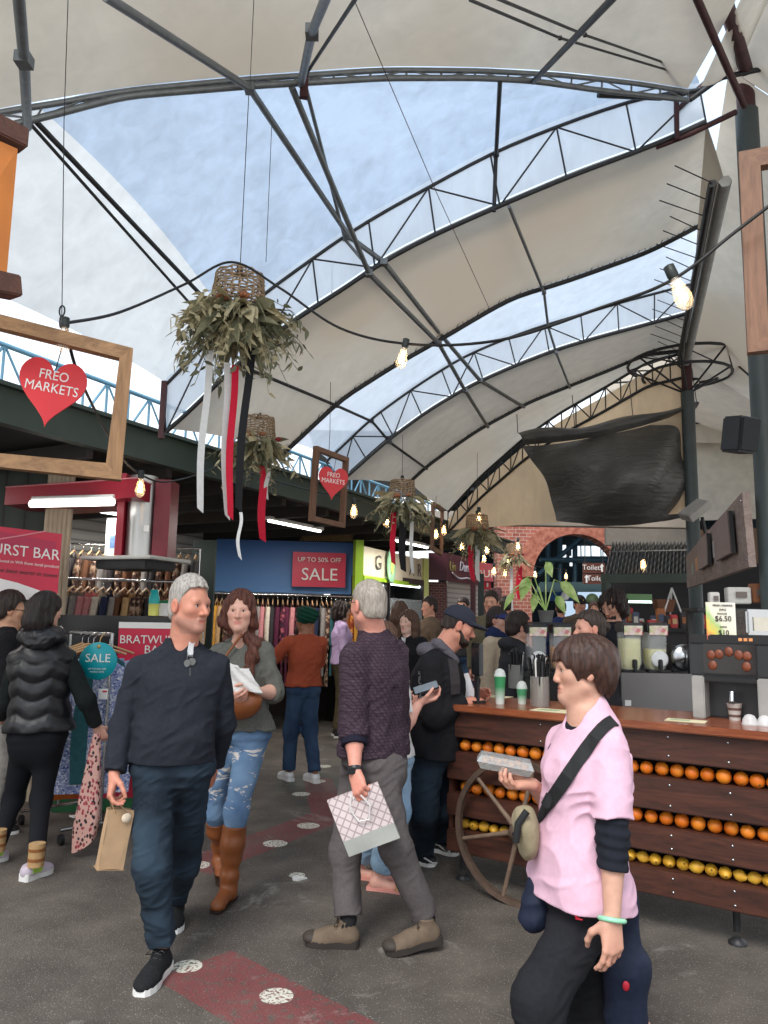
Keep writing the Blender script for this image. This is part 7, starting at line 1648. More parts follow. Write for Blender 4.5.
# festoon cable with filament bulbs
GLB = glass('bulb_glass', (1, .93, .82, 1), .04, .25); FIL = glow('filament', (1.0, .62, .25, 1), 26); SOCK = plain('bulb_socket', srgb(36, 42, 40), .5)
def bulb(label, px, py, Y, S=1.0, tilt=(0, 0), grp='filament bulbs on the festoon cables'):
    t = thing('filament_bulb', label, 'light bulb', P(px, py, Y), group=grp); M = Euler((R(tilt[0]), R(tilt[1]), 0)).to_matrix()
    m = MB(); m.lathe([(.006 * S, .045 * S), (.019 * S, .04 * S), (.020 * S, .0), (.016 * S, -.01 * S)], n=14, M=M); m.build('socket', SOCK, t)
    m = MB(); m.lathe([(.014 * S, -.008 * S), (.020 * S, -.03 * S), (.032 * S, -.085 * S), (.030 * S, -.11 * S), (.016 * S, -.13 * S), (.001, -.135 * S)], n=18, M=M); m.build('glass_bulb', GLB, t)
    m = MB()
    for i in range(6): a = i * 1.047; m.tube([M @ Vector((.005 * S * math.cos(a), .005 * S * math.sin(a), -.03 * S)), M @ Vector((.014 * S * math.cos(a), .014 * S * math.sin(a), -.10 * S))], .0022 * S, 4)
    m.build('filament', FIL, t); return t
def sag(pts, n=10):
    out = []
    for i in range(len(pts) - 1):
        p0 = pts[max(i - 1, 0)]; p1, p2 = pts[i], pts[i + 1]; p3 = pts[min(i + 2, len(pts) - 1)]
        for k in range(n):
            u = k / n; out.append(.5 * ((2 * p1) + (p2 - p0) * u + (2 * p0 - 5 * p1 + 4 * p2 - p3) * u * u + (3 * p1 - p0 - 3 * p2 + p3) * u ** 3))
    return out + [pts[-1]]
wire('black festoon cable looping from left across the basket top to the right edge', sag([P(66, 323, 3.25), P(120, 312, 3.7), P(185, 284, 4.25), P(232, 262, 4.36), P(280, 288, 4.36), P(340, 328, 4.3), P(410, 344, 4.1), P(500, 340, 3.7), P(600, 308, 3.4), P(672, 280, 3.2), P(735, 232, 3.1), P(790, 190, 3.0)]), .008, BLACK, 'festoon_cable')
bulb('large filament bulb near the brown frame at right, tilted', 673, 276, 3.2, 1.25, (0, -22), None); bulb('filament bulb hanging mid-cable beside the far cream sheet', 405, 346, 4.1, 1.0, (8, 12), None); bulb('glowing filament bulb just above the large heart sign', 65, 326, 3.25, .95, (0, 0), None)
wire('black cable hanging from the large heart frame down to the red canopy and on', sag([P(66, 325, 3.25), P(75, 365, 3.5), P(95, 410, 4.2), P(120, 455, 5.2), P(140, 474, 5.6), P(165, 482, 6.0), P(200, 474, 6.6), P(222, 464, 7.0)]), .008, BLACK, 'festoon_cable')
bulb('glowing filament bulb in front of the red canopy', 141, 477, 5.55, 1.15, (0, 0), None)
for i, (px, py, Y, lb) in enumerate(((354, 503, 8.5, 'small bulb right of the smaller heart frame'), (387, 514, 9.5, 'small bulb left of the third wreath'), (436, 528, 11.2, 'glowing bulb inside the narrow distant frame'), (444, 524, 11.6, 'glowing bulb right of the narrow distant frame'), (462, 540, 12, 'glowing bulb left of the fourth wreath'), (487, 544, 12.5, 'glowing bulb right of the fourth wreath'), (484, 553, 13, 'lower bulb right of the fourth wreath'), (507, 555, 14, 'glowing bulb beside the farthest wreath'), (494, 566, 14, 'bulb above the pink sign'), (505, 568, 14.2, 'glowing bulb beside the pink sign'), (535, 570, 16, 'bulb inside the left of the brick arch'), (566, 572, 17, 'bulb in the middle of the brick arch'), (518, 541, 13.5, 'warm bulb atop the farthest wreath'), (479, 511, 11, 'bulb above the fourth wreath'))):
    bulb(lb, px, py, Y, 1.35)
wire('far festoon cable sagging past the wreaths to the arch', sag([P(222, 464, 7.0), P(300, 488, 7.9), P(354, 499, 8.5), P(387, 510, 9.5), P(436, 524, 11.2), P(462, 537, 12), P(487, 541, 12.5), P(507, 552, 14), P(535, 566, 16), P(566, 569, 17)]), .008, BLACK, 'festoon_cable')
for i, (x0, y0, x1, y1, Y, lb) in enumerate(((254, -5, 250, 84, 3.6, 'thin wire rising from the nearest truss to the top edge left of centre'), (272, 118, 266, 262, 4.55, 'pale slack wire hanging from purlin to basket'), (335, 196, 332, 300, 6.5, 'thin wire dropping from the crossing purlins'), (352, -5, 490, 310, 5.0, 'long thin red wire slanting across the blue sheet'))):
    ya, yb = (3.1, 5.3) if 'red' in lb else (3.2, 4.2) if y0 < 0 else (Y, Y + .1)
    wire(lb, [P(x0, y0, ya), mid(P(x0, y0, ya), P(x1, y1, yb)) + Vector((0, 0, -.03)), P(x1, y1, yb)], .0022, RUST if 'red' in lb else DSTEEL)

# ================================================================== LEFT STALLS
# dark panelling and column behind the wurst sign
def panel(name, q, th, mat, label=None, cat=None, kind=None, parent=None, base=None):
    O2 = Vector(base if base is not None else q[0]); nn = (q[1] - q[0]).cross(q[3] - q[0]).normalized(); nn = -nn if nn.y < 0 else nn
    m = MB(); quad_slab(m, [v - O2 for v in q], nn, th); o = m.build(name, mat, parent); 
    if parent is None: o.location = O2
    return tag(o, label, cat, None, kind)
def rect(px0, py0, px1, py1, Y0, Y1=None, zb=None, zt=None):
    """upright rectangle: top edge px0..px1 at py0 (left, right depths), bottom at py1 or given heights"""
    Y1 = Y0 if Y1 is None else Y1; a, b = P(px0, py0, Y0), P(px1, py0, Y1); c, d = P(px1, py1, Y1), P(px0, py1, Y0)
    zt = (a.z + b.z) / 2 if zt is None else zt; zb = (c.z + d.z) / 2 if zb is None else zb
    return [Vector((a.x, a.y, zt)), Vector((b.x, b.y, zt)), Vector((b.x, b.y, zb)), Vector((a.x, a.y, zb))]
bd, t2 = newmat('dark_green_boarding'); v = t2.coord(); w_ = t2.n('ShaderNodeTexWave', bands_direction='X'); w_.inputs['Scale'].default_value = 1.6; t2.l(v, w_.inputs[0])
t2.bsdf(t2.ramp(w_.outputs['Fac'], [(0, srgb(20, 24, 22)), (.06, srgb(44, 52, 48)), (1, srgb(52, 60, 55))]), .65, 0)
panel('wall_left', rect(-120, 468, 70, 560, 6.9, 6.9, 0, 2.98), .05, bd, kind='structure')
m = MB(); p_ = P(57, 540, 6.7)
for i in range(6): m.tube([(p_.x - .10 + i * .04, 6.7, 0), (p_.x - .10 + i * .04, 6.7, 2.95)], .024, 8)
tag(m.build('corner_post', plain('pale_fluted_post', srgb(186, 172, 148), .6), loc=(p_.x, 6.7, 0)), 'pale fluted corner post beside the wurst bar sign', 'post')
# wurst sign
rt_, lt_ = P(62, 534, 6.0), P(-62, 519, 5.72); q = [lt_, rt_, Vector((rt_.x, rt_.y, 1.72)), Vector((lt_.x, lt_.y, 1.72))]
ws = thing('shop_sign', 'red and white sausage stall sign reading WURST BAR', 'sign', q[3]); O2 = Vector(q[3]); SR = plain('sign_red', srgb(200, 32, 66), .45, 0, .03); SRD = plain('sign_dark_red', srgb(178, 28, 70), .45, 0, .03)
panel('sign_board', q, .03, SR, parent=ws, base=O2); ux = (rt_ - lt_); SWd = ux.length; ux = ux.normalized(); uz = Vector((0, 0, 1)); n_ = ux.cross(uz) ; n_ = n_ if n_.y < 0 else -n_
sp = lambda px, py: (lambda d, k: Vector((d.x * k, d.y * k, CAM_H + d.z * k)) - O2 + n_ * .004)(*(lambda d: (d, (lt_.x * n_.x + lt_.y * n_.y) / (d.x * n_.x + d.y * n_.y)))(ray(px, py)))
zt_ = q[0].z - O2.z
m = MB(); pl = lambda px, py: (sp(px, py).dot(ux), sp(px, py).z)
m.prism([pl(62, 534), pl(62, 547), pl(30, 542), pl(-60, 537), pl(-60, 520)], n_ * .003, ux, uz, .004); m.build('top_band', SRD, ws)
m = MB(); m.prism([pl(-60, 562), pl(-20, 570), pl(20, 577), pl(45, 584), pl(61, 591), (SWd - .002, .002), (0.0, .002)], n_ * .004, ux, uz, .004); m.build('white_swoosh', plain('sign_white', srgb(240, 234, 232), .45, 0, .03), ws)
m = MB(); m.tube([sp(-60, 543), sp(0, 539), sp(20, 536), sp(45, 531.5)], .006, 5); m.build('swoosh_line', plain('swoosh_pink', srgb(232, 150, 160), .5), ws)
text('lettering', 'BRATWURST BAR', .118, sp(60, 556), ux, uz, WHITE, ws, .002, 'RIGHT', sx=.92); text('lettering', 'produced in WA from local product', .033, sp(59, 567), ux, uz, WHITE, ws, .001, 'RIGHT'); text('lettering', "'the best wurst in town'", .048, sp(58, 576), ux, uz, plain('sign_black', srgb(30, 18, 20), .5), ws, .001, 'RIGHT', shear=.3)
# red canopy, lamp, stainless duct
cn1 = P(137, 478, 5.95); cl = P(6, 486, 6.5); ce = P(169, 487, 6.6); h = .155
cy = thing('canopy', 'dark red box canopy above the sausage stall', 'canopy', cn1); O2 = Vector(cn1); CRM = plain('canopy_red', srgb(150, 22, 44), .4, 0, .05)
back = cl + (ce - cn1); m = MB(); T_ = [Vector((v.x, v.y, cn1.z)) for v in (cn1, cl, back, ce)]; Bv = [v - Vector((0, 0, h)) for v in T_]
m.add([v - O2 for v in T_ + Bv], [(0, 1, 2, 3), (7, 6, 5, 4), (0, 4, 5, 1), (1, 5, 6, 2), (2, 6, 7, 3), (3, 7, 4, 0)], False); m.build('canopy_box', CRM, cy)
m = MB(); m.add([v - O2 + Vector((0, 0, .003)) for v in T_], [(0, 1, 2, 3)], False); m.tube([T_[0] - O2, T_[1] - O2], .008, 4); m.tube([T_[0] - O2, T_[3] - O2], .008, 4); m.build('top_trim', plain('canopy_trim', srgb(200, 120, 126), .5), cy)
fl = thing('tube_light', 'white fluorescent tube light under the red canopy', 'lamp', P(72, 504, 6.1)); O2 = Vector(fl.location)
a_, b_ = P(31, 504, 6.25) - O2, P(113, 502, 6.0) - O2; m = MB(); m.tube([a_, b_], .030, 8); m.build('tube', glow('lamp_white', (1, .97, .92, 1), 5), fl); m = MB(); m.tube([a_ + Vector((0, .03, .04)), b_ + Vector((0, .03, .04))], .03, 6); m.build('batten', WHITE, fl)
hd = thing('range_hood', 'stainless steel duct and flat hood over the sausage grill', 'range hood', P(139, 560, 6.3)); O2 = Vector(hd.location)
m = MB(); p_ = P(139, 560, 6.3); m.lathe([(.118, 0), (.118, .70)], n=28); m.build('duct', plain('brushed_duct', srgb(176, 176, 174), .3, .85, .06, 4), hd)
m = MB(); m.box((-.02, -.0, .0), (.70, .55, .028), -.35, .008); m.build('hood_plate', plain('pale_hood_plate', srgb(190, 188, 182), .4, .3), hd); m = MB(); m.box((-.02, 0, -.05), (.5, .4, .07), -.35, .01); m.build('hood_base', DSTEEL, hd)
m = MB(); m.box((-.145, .02, .36), (.06, .25, .70)); m.build('red_side', CRM, hd); m = MB(); m.box((.185, .06, .34), (.13, .25, .66)); m.build('red_cheek', plain('deep_red_panel', srgb(112, 20, 36), .45), hd)
m = MB(); m.box((.08, -.115, .25), (.045, .006, .05)); m.build('hood_sticker', WHITE, hd)
# servery: black front with red signs
sv = thing('sausage_counter', 'black sausage stall servery front with a red lower panel', 'counter', P(118, 800, 6.6) * Vector((1, 1, 0))); O2 = Vector(sv.location)
q = rect(58, 620, 178, 790, 6.35, 6.5, .42, 1.56); panel('front_panel', q, .5, plain('gloss_black', srgb(20, 20, 22), .3), parent=sv, base=O2)
q = rect(58, 720, 178, 790, 6.34, 6.49, .10, .42); panel('lower_red_panel', q, .4, SR, parent=sv, base=O2); q = rect(58, 720, 178, 790, 6.34, 6.49, .0, .10); panel('green_plinth', q, .4, plain('green_plinth', srgb(40, 110, 66), .5), parent=sv, base=O2)
text('lettering', 'BRATWURST', .085, P(108, 770, 6.325) - O2, (1, .04, 0), (0, 0, 1), WHITE, sv, .002)
bs = thing('menu_sign', 'red board reading BRATWURST BAR hung on the black servery', 'sign', P(135, 660, 6.2)); O2 = Vector(bs.location); q = rect(119, 628, 188, 667, 6.22, 6.34); panel('sign_board', q, .02, SR, parent=bs, base=O2)
q2 = rect(119, 622.5, 188, 628.5, 6.215, 6.335); panel('white_strip', q2, .02, WHITE, parent=bs, base=O2); text('lettering', 'BRATWURST', .094, P(153, 640, 6.272) - O2, (1, .21, 0), (0, 0, 1), WHITE, bs, .002, sx=.95); text('lettering', 'BAR', .094, P(155, 650, 6.276) - O2, (1, .21, 0), (0, 0, 1), WHITE, bs, .002); text('lettering', 'authentic german', .035, P(150, 659, 6.266) - O2, (1, .21, 0), (0, 0, 1), WHITE, bs, .001)
b = P(153, 620, 6.45); b.z = 1.565; c = thing('squeeze_bottle', 'turquoise and yellow drink bottle on the servery ledge', 'bottle', b); m = MB(); m.lathe([(.042, 0), (.044, .10), (.044, .10)], n=16); m.build('yellow_base', plain('pale_yellow', srgb(216, 216, 110), .4), c); m = MB(); m.lathe([(.044, .10), (.044, .16), (.032, .175), (.034, .215), (.001, .22)], n=16); m.build('turquoise_top', plain('turquoise', srgb(38, 178, 176), .35), c)
b = P(169, 620, 6.55); b.z = 1.565; c = thing('plastic_tub', 'white tub with a green lid on the servery ledge', 'tub', b); m = MB(); m.lathe([(.11, 0), (.12, .10), (.125, .105)], n=20); m.build('tub', WHITE, c); m = MB(); m.lathe([(.12, .106), (.10, .13), (.001, .135)], n=20); m.build('lid', plain('green_lid', srgb(48, 120, 74), .5), c)
# -------- garments: one builder, many copies
def garment_proto(name, L, W, mat, hanger=True, sleeves=True, seed=0):
    """hung garment seen edge on, hanging from z = 0 at the rail, width along local x, thickness along y"""
    t = thing(name, 'garment', 'clothes'); rr = random.Random(seed)
    m = MB(); ph = rr.uniform(0, 6)
    def fn(u, v):
        a = 2 * math.pi * u; w = W * (.42 + .58 * min(1, v * 4) ** .6 + .10 * v); th = .020 + .012 * v + .007 * math.sin(3 * a + ph + 3 * v)
        x = w * math.cos(a) * (1 + .05 * math.sin(v * 7 + ph)); y = th * math.sin(a) + .010 * math.sin(6 * math.cos(a) + ph) * v
        return Vector((x, y, -.085 - .09 * abs(math.cos(a)) * (1 if v < .02 else max(0, 1 - v * 6)) - L * v))
    m.grid(fn, 24, 12); m.build('cloth', mat, t)
    if sleeves:
        for s in (-1, 1): m = MB(); m.tube([(s * W * .85, 0, -.17), (s * W * 1.02, .01, -.38), (s * W * 1.0, .012, -.17 - L * .5)], [.035, .04, .036], 8); m.build('sleeve', mat, t)
    if hanger:
        m = MB(); m.tube([(-.19, 0, -.125), (0, 0, -.06), (.19, 0, -.125)], .009, 6); m.build('hanger', plain('wooden_hanger', srgb(196, 156, 112), .5), t)
        m = MB(); m.tube([(0, 0, -.06), (0, 0, -.015)] + [(.016 * math.sin(a), 0, .004 - .016 * math.cos(a) + .0) for a in [.3 + i * .6 for i in range(8)]], .0028, 5); m.build('hook', CHROME, t)
    return t
def print_mat(name, c1, c2, c3, sc=26):
    m, t = newmat(name); v = t.coord(); a = t.vor(v, sc, out='Color'); n = t.noise(v, sc * .6, 3)
    t.bsdf(t.mix(t.ramp(n, [(.46, (0, 0, 0)), (.54, (1, 1, 1))]), t.ramp(a, [(.3, c1), (.6, c2)]), c3), .85, 0, None, Specular_IOR_Level=.2); return m
GC = [('rust', srgb(176, 92, 40)), ('tan', srgb(196, 160, 116)), ('plum', srgb(96, 44, 66)), ('cream', srgb(220, 208, 190)), ('charcoal', srgb(62, 58, 60)), ('teal', srgb(56, 104, 110)), ('pink', srgb(206, 138, 140)), ('olive', srgb(104, 100, 66)), ('ochre', srgb(206, 150, 62)), ('brown', srgb(112, 76, 56)), ('grey', srgb(150, 144, 140)), ('navy', srgb(50, 56, 82))]
GM = {n: fabric('cloth_' + n, c_, .14, 120, .3, fade=None) for n, c_ in GC}
GP = {'floral plum': print_mat('print_plum', srgb(100, 40, 62), srgb(170, 90, 100), srgb(60, 34, 50)), 'patterned orange': print_mat('print_orange', srgb(200, 104, 46), srgb(226, 160, 80), srgb(140, 60, 44)), 'patterned brown': print_mat('print_brown', srgb(120, 84, 66), srgb(186, 160, 136), srgb(70, 50, 46)), 'floral blue': print_mat('print_blue', srgb(84, 98, 158), srgb(226, 228, 238), srgb(150, 160, 200), 75)}
GALL = {**GM, **GP}
protos = {}
def hang(kind, p, rz, L, W, label, group, sleeves=True):
    key = (kind, L, W, sleeves)
    if key not in protos: protos[key] = garment_proto('hung_garment', L, W, GALL[kind], True, sleeves, len(protos)); o = protos[key]; o.location = p; o.rotation_euler = (0, 0, rz); o['label'] = label; o['group'] = group; return o
    return dup(protos[key], p, rz, label, group)
def rail(label, a, b, name='clothes_rail', feet=True):
    a, b = Vector(a), Vector(b); t = thing(name, label, 'clothes rail', (a + b) / 2 * Vector((1, 1, 0))); O2 = Vector(t.location)
    m = MB(); m.tube([a - O2, b - O2], .014, 8); m.build('rail_bar', CHROME, t); dv = (b - a).normalized(); sd = Vector((-dv.y, dv.x, 0))
    for p in (a, b):
        m = MB(); m.tube([p - O2, Vector((p.x, p.y, .10)) - O2], .013, 8); m.build('upright', CHROME, t)
        m = MB(); m.tube([Vector((p.x, p.y, .10)) - O2 + sd * .28, Vector((p.x, p.y, .10)) - O2 - sd * .28], .013, 8); m.build('foot_bar', CHROME, t)
        for s in (-1, 1):
            m = MB(); M = Matrix((dv, Vector((0, 0, 1)), sd)).transposed(); m.lathe([(.035, -.013), (.038, 0), (.035, .013)], Vector((p.x, p.y, .038)) - O2 + sd * s * .27, 14, M=M); w_ = m.build('caster', BLACK, t)
    return t
# long rail of clothes under the SALE banner
RA, RB = P(204, 596, 10.9), P(362, 594, 11.6); RA.z = RB.z = (RA.z + RB.z) / 2
rail('long clothes rail packed with colourful garments under the sale banner', RA, RB)
order = ['tan', 'cream', 'ochre', 'tan', 'patterned brown', 'charcoal', 'patterned brown', 'brown', 'charcoal', 'patterned brown', 'grey', 'pink', 'cream', 'charcoal', 'plum', 'floral plum', 'plum', 'pink', 'floral plum', 'olive', 'plum', 'brown', 'navy', 'grey', 'patterned brown', 'teal', 'rust', 'patterned orange', 'rust', 'patterned orange', 'ochre', 'rust']
dv = (RB - RA); rzr = math.atan2(dv.y, dv.x) + R(90); ng = len(order)
POS = ['at the left end', 'left of the middle', 'in the middle', 'right of the middle', 'at the right end']
for i, k in enumerate(order):
    p = RA + dv * ((i + .5) / ng) + Vector((0, rng.uniform(-.01, .01), -.018)); L = rng.choice((1.05, 1.2))
    hang(k, p, rzr + rng.uniform(-.08, .08) - .15, L, .26, '%s garment hung edge-on %s of the rail under the sale banner' % (k, POS[min(4, i * 5 // ng)]), '%s garments on the long rail, %s' % (k, POS[min(4, i * 5 // ng)]))
# rail of clothes inside the stall behind the servery
RA2, RB2 = P(62, 588, 7.8), P(205, 588, 8.3); RA2.z = RB2.z = 1.93
rail('clothes rail behind the sausage stall servery', RA2, RB2)
order2 = ['tan', 'grey', 'grey', 'pink', 'pink', 'cream', 'navy', 'grey', 'brown', 'tan', 'patterned brown', 'patterned brown', 'charcoal', 'patterned brown', 'brown', 'tan', 'patterned brown', 'charcoal', 'cream', 'tan']
dv2 = RB2 - RA2; rz2 = math.atan2(dv2.y, dv2.x) + R(90); n2 = len(order2)
for i, k in enumerate(order2):
    p = RA2 + dv2 * ((i + .5) / n2) + Vector((0, 0, -.018)); hang(k, p, rz2 + rng.uniform(-.08, .08) - .3, .95, .24, '%s garment on the rail behind the servery, %s' % (k, POS[min(4, i * 5 // n2)]), '%s garments behind the servery, %s' % (k, POS[min(4, i * 5 // n2)]))
RA3, RB3 = P(70, 551, 9.2), P(200, 551, 9.6); RA3.z = RB3.z = 2.42; rail('upper clothes rail against the grey siding', RA3, RB3)
for i in range(16):
    k = ['charcoal', 'patterned brown', 'brown', 'patterned brown', 'grey'][i % 5]; p = RA3 + (RB3 - RA3) * ((i + .5) / 16) + Vector((0, 0, -.018)); hang(k, p, rz2 + rng.uniform(-.08, .08) - .2, .95, .24, '%s garment on the upper rail against the siding, %s' % (k, POS[min(4, i * 5 // 16)]), '%s garments on the upper rail, %s' % (k, POS[min(4, i * 5 // 16)]))
b = P(113, 535, 9.2); c = thing('poster', 'white poster with blue figures pinned beside the duct', 'poster', P(113, 558, 9.2)); q = rect(107, 518, 122, 560, 9.2); panel('poster_sheet', q, .012, plain('poster_white', srgb(214, 214, 212), .6), parent=c, base=Vector(c.location)); q = rect(110, 535, 120, 548, 9.19); panel('poster_print', q, .006, plain('poster_blue', srgb(70, 96, 140), .6, 0, .4, 30), parent=c, base=Vector(c.location))
# rolling rail with the blue floral dress and its sale tag
fa, fb = P(70, 648, 6.15), P(112, 640, 5.65); fb.z = fa.z = 1.42
rl = rail('chrome rolling rail beside the woman in the puffer vest', fa, fb)
hang('floral blue', mid(fa, fb, .80) + Vector((0, -.06, -.018)), R(12), 1.02, .25, 'blue and white floral dress hung on the rolling rail', None, True)
hang('floral blue', mid(fa, fb, .62) + Vector((0, -.03, -.018)), R(30), .78, .23, 'blue floral top hung behind the floral dress', None, True)
hang('charcoal', mid(fa, fb, .45) + Vector((0, 0, -.018)), R(40), .90, .23, 'dark garment hung on the rolling rail', None, False)
hang('teal', mid(fa, fb, .9) + Vector((0, .05, -.018)), R(40), .95, .21, 'teal garment just visible behind the floral dress', None, False)
hang('rust', mid(fa, fb, .3) + Vector((0, 0, -.018)), R(50), 1.12, .22, 'rust skirted garment low on the rolling rail', None, False)
TQ = plain('tag_teal', srgb(0, 156, 166), .4, 0, .03); c0 = P(98, 661, 5.42); c = thing('sale_tag', 'round teal sale tag hung on the floral dress', 'sign', c0); M = Matrix.Rotation(R(90), 3, 'X'); m = MB()
m.lathe([(.001, -.003), (.128, -.003), (.130, 0), (.128, .003), (.001, .003)], n=36, M=Matrix.Rotation(R(6), 3, 'Z') @ M); m.build('disc', TQ, c); ux = (1, .10, 0)
text('lettering', 'SALE', .082, (0, -.006, .018), ux, (0, 0, 1), WHITE, c, .001); text('lettering', 'UP TO 50% OFF', .018, (0, -.006, -.055), ux, (0, 0, 1), WHITE, c, .001); text('lettering', 'MARKED ITEMS', .014, (0, -.006, -.075), ux, (0, 0, 1), WHITE, c, .001)
m = MB(); m.tube([(0, -.004, .105), (-.01, .05, .16), (0, .1, .2)], .003, 5); m.build('tag_string', plain('gold_string', srgb(196, 160, 90), .5), c); m = MB(); m.lathe([(.012, -.002), (.014, .002), (.008, .004)], (0, -.003, .10), 12, M=M); m.build('eyelet', plain('brass_eyelet', srgb(190, 160, 100), .4, .6), c)
c = thing('price_tag', 'small white price tag on the floral dress', 'tag', P(103, 694, 5.40)); m = MB(); m.box((0, 0, 0), (.062, .004, .072), .1); m.build('tag_card', WHITE, c); m = MB(); m.box((.012, -.004, .018), (.03, .002, .012), .1); m.build('tag_print', RED, c)
m = MB()   # spotted scarf-skirt held by the woman in the vest
LEO, t2 = newmat('spotted_pink_cloth'); v = t2.coord(); f1 = t2.vor(t2.coord(scale=(1, 1, .7)), 52); t2.bsdf(t2.mix(t2.ramp(f1, [(.40, (1, 1, 1)), (.47, (0, 0, 0))]), srgb(206, 160, 148), t2.ramp(t2.noise(v, 18, 2), [(.48, srgb(40, 26, 32)), (.52, srgb(160, 60, 70))])), .8)
c0 = P(97, 733, 5.22); c = thing('spotted_skirt', 'pink and black spotted skirt held by the woman in the puffer vest', 'skirt', c0)
m.grid(lambda u, v: Vector(((math.cos(2 * math.pi * u) * (.022 + .075 * v ** .8) * (1 - .25 * max(0, v - .8) / .2)) - .035 * v, math.sin(2 * math.pi * u) * (.018 + .03 * v) + .012 * math.sin(6 * math.pi * u) * v, -.70 * v + .05 * math.sin(2 * math.pi * u + 1) * v)), 26, 16); m.build('cloth', LEO, c)
# -------- SALE stall banner
BL, t2 = newmat('banner_blue'); z = t2.n('ShaderNodeSeparateXYZ'); t2.l(t2.coord('Generated'), z.inputs[0]); t2.bsdf(t2.ramp(z.outputs[2], [(0, srgb(84, 132, 186)), (1, srgb(36, 88, 152))]), .5)
q = rect(217, 541, 357, 593, 11.8, 12.1); c = thing('stall_banner', 'blue stall fascia panel above the long clothes rail', 'banner', q[3]); O2 = Vector(q[3]); panel('banner_panel', q, .06, BL, parent=c, base=O2)
q2 = rect(293, 552.5, 346, 587, 11.80, 11.92); c2 = thing('sale_sign', 'red sign reading UP TO 50% OFF SALE on the blue fascia', 'sign', q2[3]); O3 = Vector(q2[3]); panel('sign_board', q2, .02, SR, parent=c2, base=O3); uxs = (q2[1] - q2[0]).normalized()
text('lettering', 'SALE', .27, P(319.5, 575, 11.83) - O3, uxs, (0, 0, 1), WHITE, c2, .002); text('lettering', 'UP TO 50% OFF', .098, P(319.5, 560, 11.83) - O3, uxs, (0, 0, 1), WHITE, c2, .002)
LIME = plain('lime_paint', srgb(158, 200, 46), .5, 0, .05)
q = rect(356, 540, 364, 640, 11.7, 11.75, 0); panel('stall_post', q, .12, LIME, 'lime green upright between the blue fascia and the lime stall', 'post')
for px in (204,): q = rect(193, 540, 216, 640, 10.1, 10.1, 0); panel('side_partition', q, .08, DKGREEN, 'dark green panel left of the blue fascia', 'panel')
q = rect(193, 594, 364, 700, 12.6, 12.9, 0); panel('wall_left', q, .05, plain('stall_back', srgb(62, 50, 48), .8), kind='structure')
# wire mesh roll over the banner
m = MB(); p_ = P(322, 538, 11.95)
for i in range(24): m.tube([P(300 + i * 2.1, 541, 11.95), P(306 + i * 2.1, 530 + .2 * i, 11.95)], .006, 3); m.tube([P(306 + i * 2.1, 541, 11.95), P(300 + i * 2.1, 530 + .2 * i, 11.95)], .006, 3)
tag(m.build('wire_mesh', plain('tan_wire', srgb(150, 124, 84), .6), loc=p_), 'rolled tan wire mesh lying on the blue fascia', 'mesh')
# -------- lime and cream stall
CRE = plain('cream_fascia', srgb(212, 202, 178), .5, 0, .05)
a_, b_ = P(364, 546, 11.9), P(426, 571, 14.5); q = [Vector((a_.x, a_.y, a_.z)), Vector((b_.x, b_.y, a_.z)), Vector((b_.x, b_.y, a_.z - .46)), Vector((a_.x, a_.y, a_.z - .46))]
c = thing('stall_fascia', 'cream fascia with thin dark lettering and a green oval on the lime stall', 'sign', q[3]); O2 = Vector(q[3]); panel('fascia_panel', q, .08, CRE, parent=c, base=O2); ux = (q[1] - q[0]).normalized(); n_ = Vector((ux.y, -ux.x, 0)); L = (q[1] - q[0]).length; tp = plain('thin_dark_letter', srgb(84, 84, 78), .5)
fa_ = lambda u, z: ux * (L * u) + Vector((0, 0, .46 * z)) + n_ * .02
for s_, u in (('G', .19), ('O', .36), ('A', .72), ('R', .86)): text('lettering', s_, .34, fa_(u, .5), ux, (0, 0, 1), tp, c, .002, sx=1.1)
q2 = [fa_(0, 0) , fa_(1, 0), fa_(1, -.14), fa_(0, -.14)]; m = MB(); quad_slab(m, q2, -n_, .06); m.build('lime_edge', LIME, c)
m = MB(); oc = fa_(.34, .48) + n_ * .05; m.prism([(.17 * math.cos(a), .30 * math.sin(a)) for a in [i * .2618 for i in range(24)]], oc, ux, Vector((0, 0, 1)), .02); m.build('green_oval', plain('sage_oval', srgb(150, 196, 160), .5), c)
m = MB(); m.prism([(.07 * math.cos(a), .15 * math.sin(a)) for a in [i * .2618 for i in range(24)]], oc + n_ * .015, ux, Vector((0, 0, 1)), .01); m.build('oval_ring', plain('lime_ring', srgb(186, 206, 110), .5), c)
q = rect(424, 560, 429, 660, 14.3, 14.4, 0, 2.75); panel('stall_post', q, .12, plain('pale_lime_post', srgb(190, 194, 110), .5), 'pale lime corner post at the far end of the cream stall', 'post')
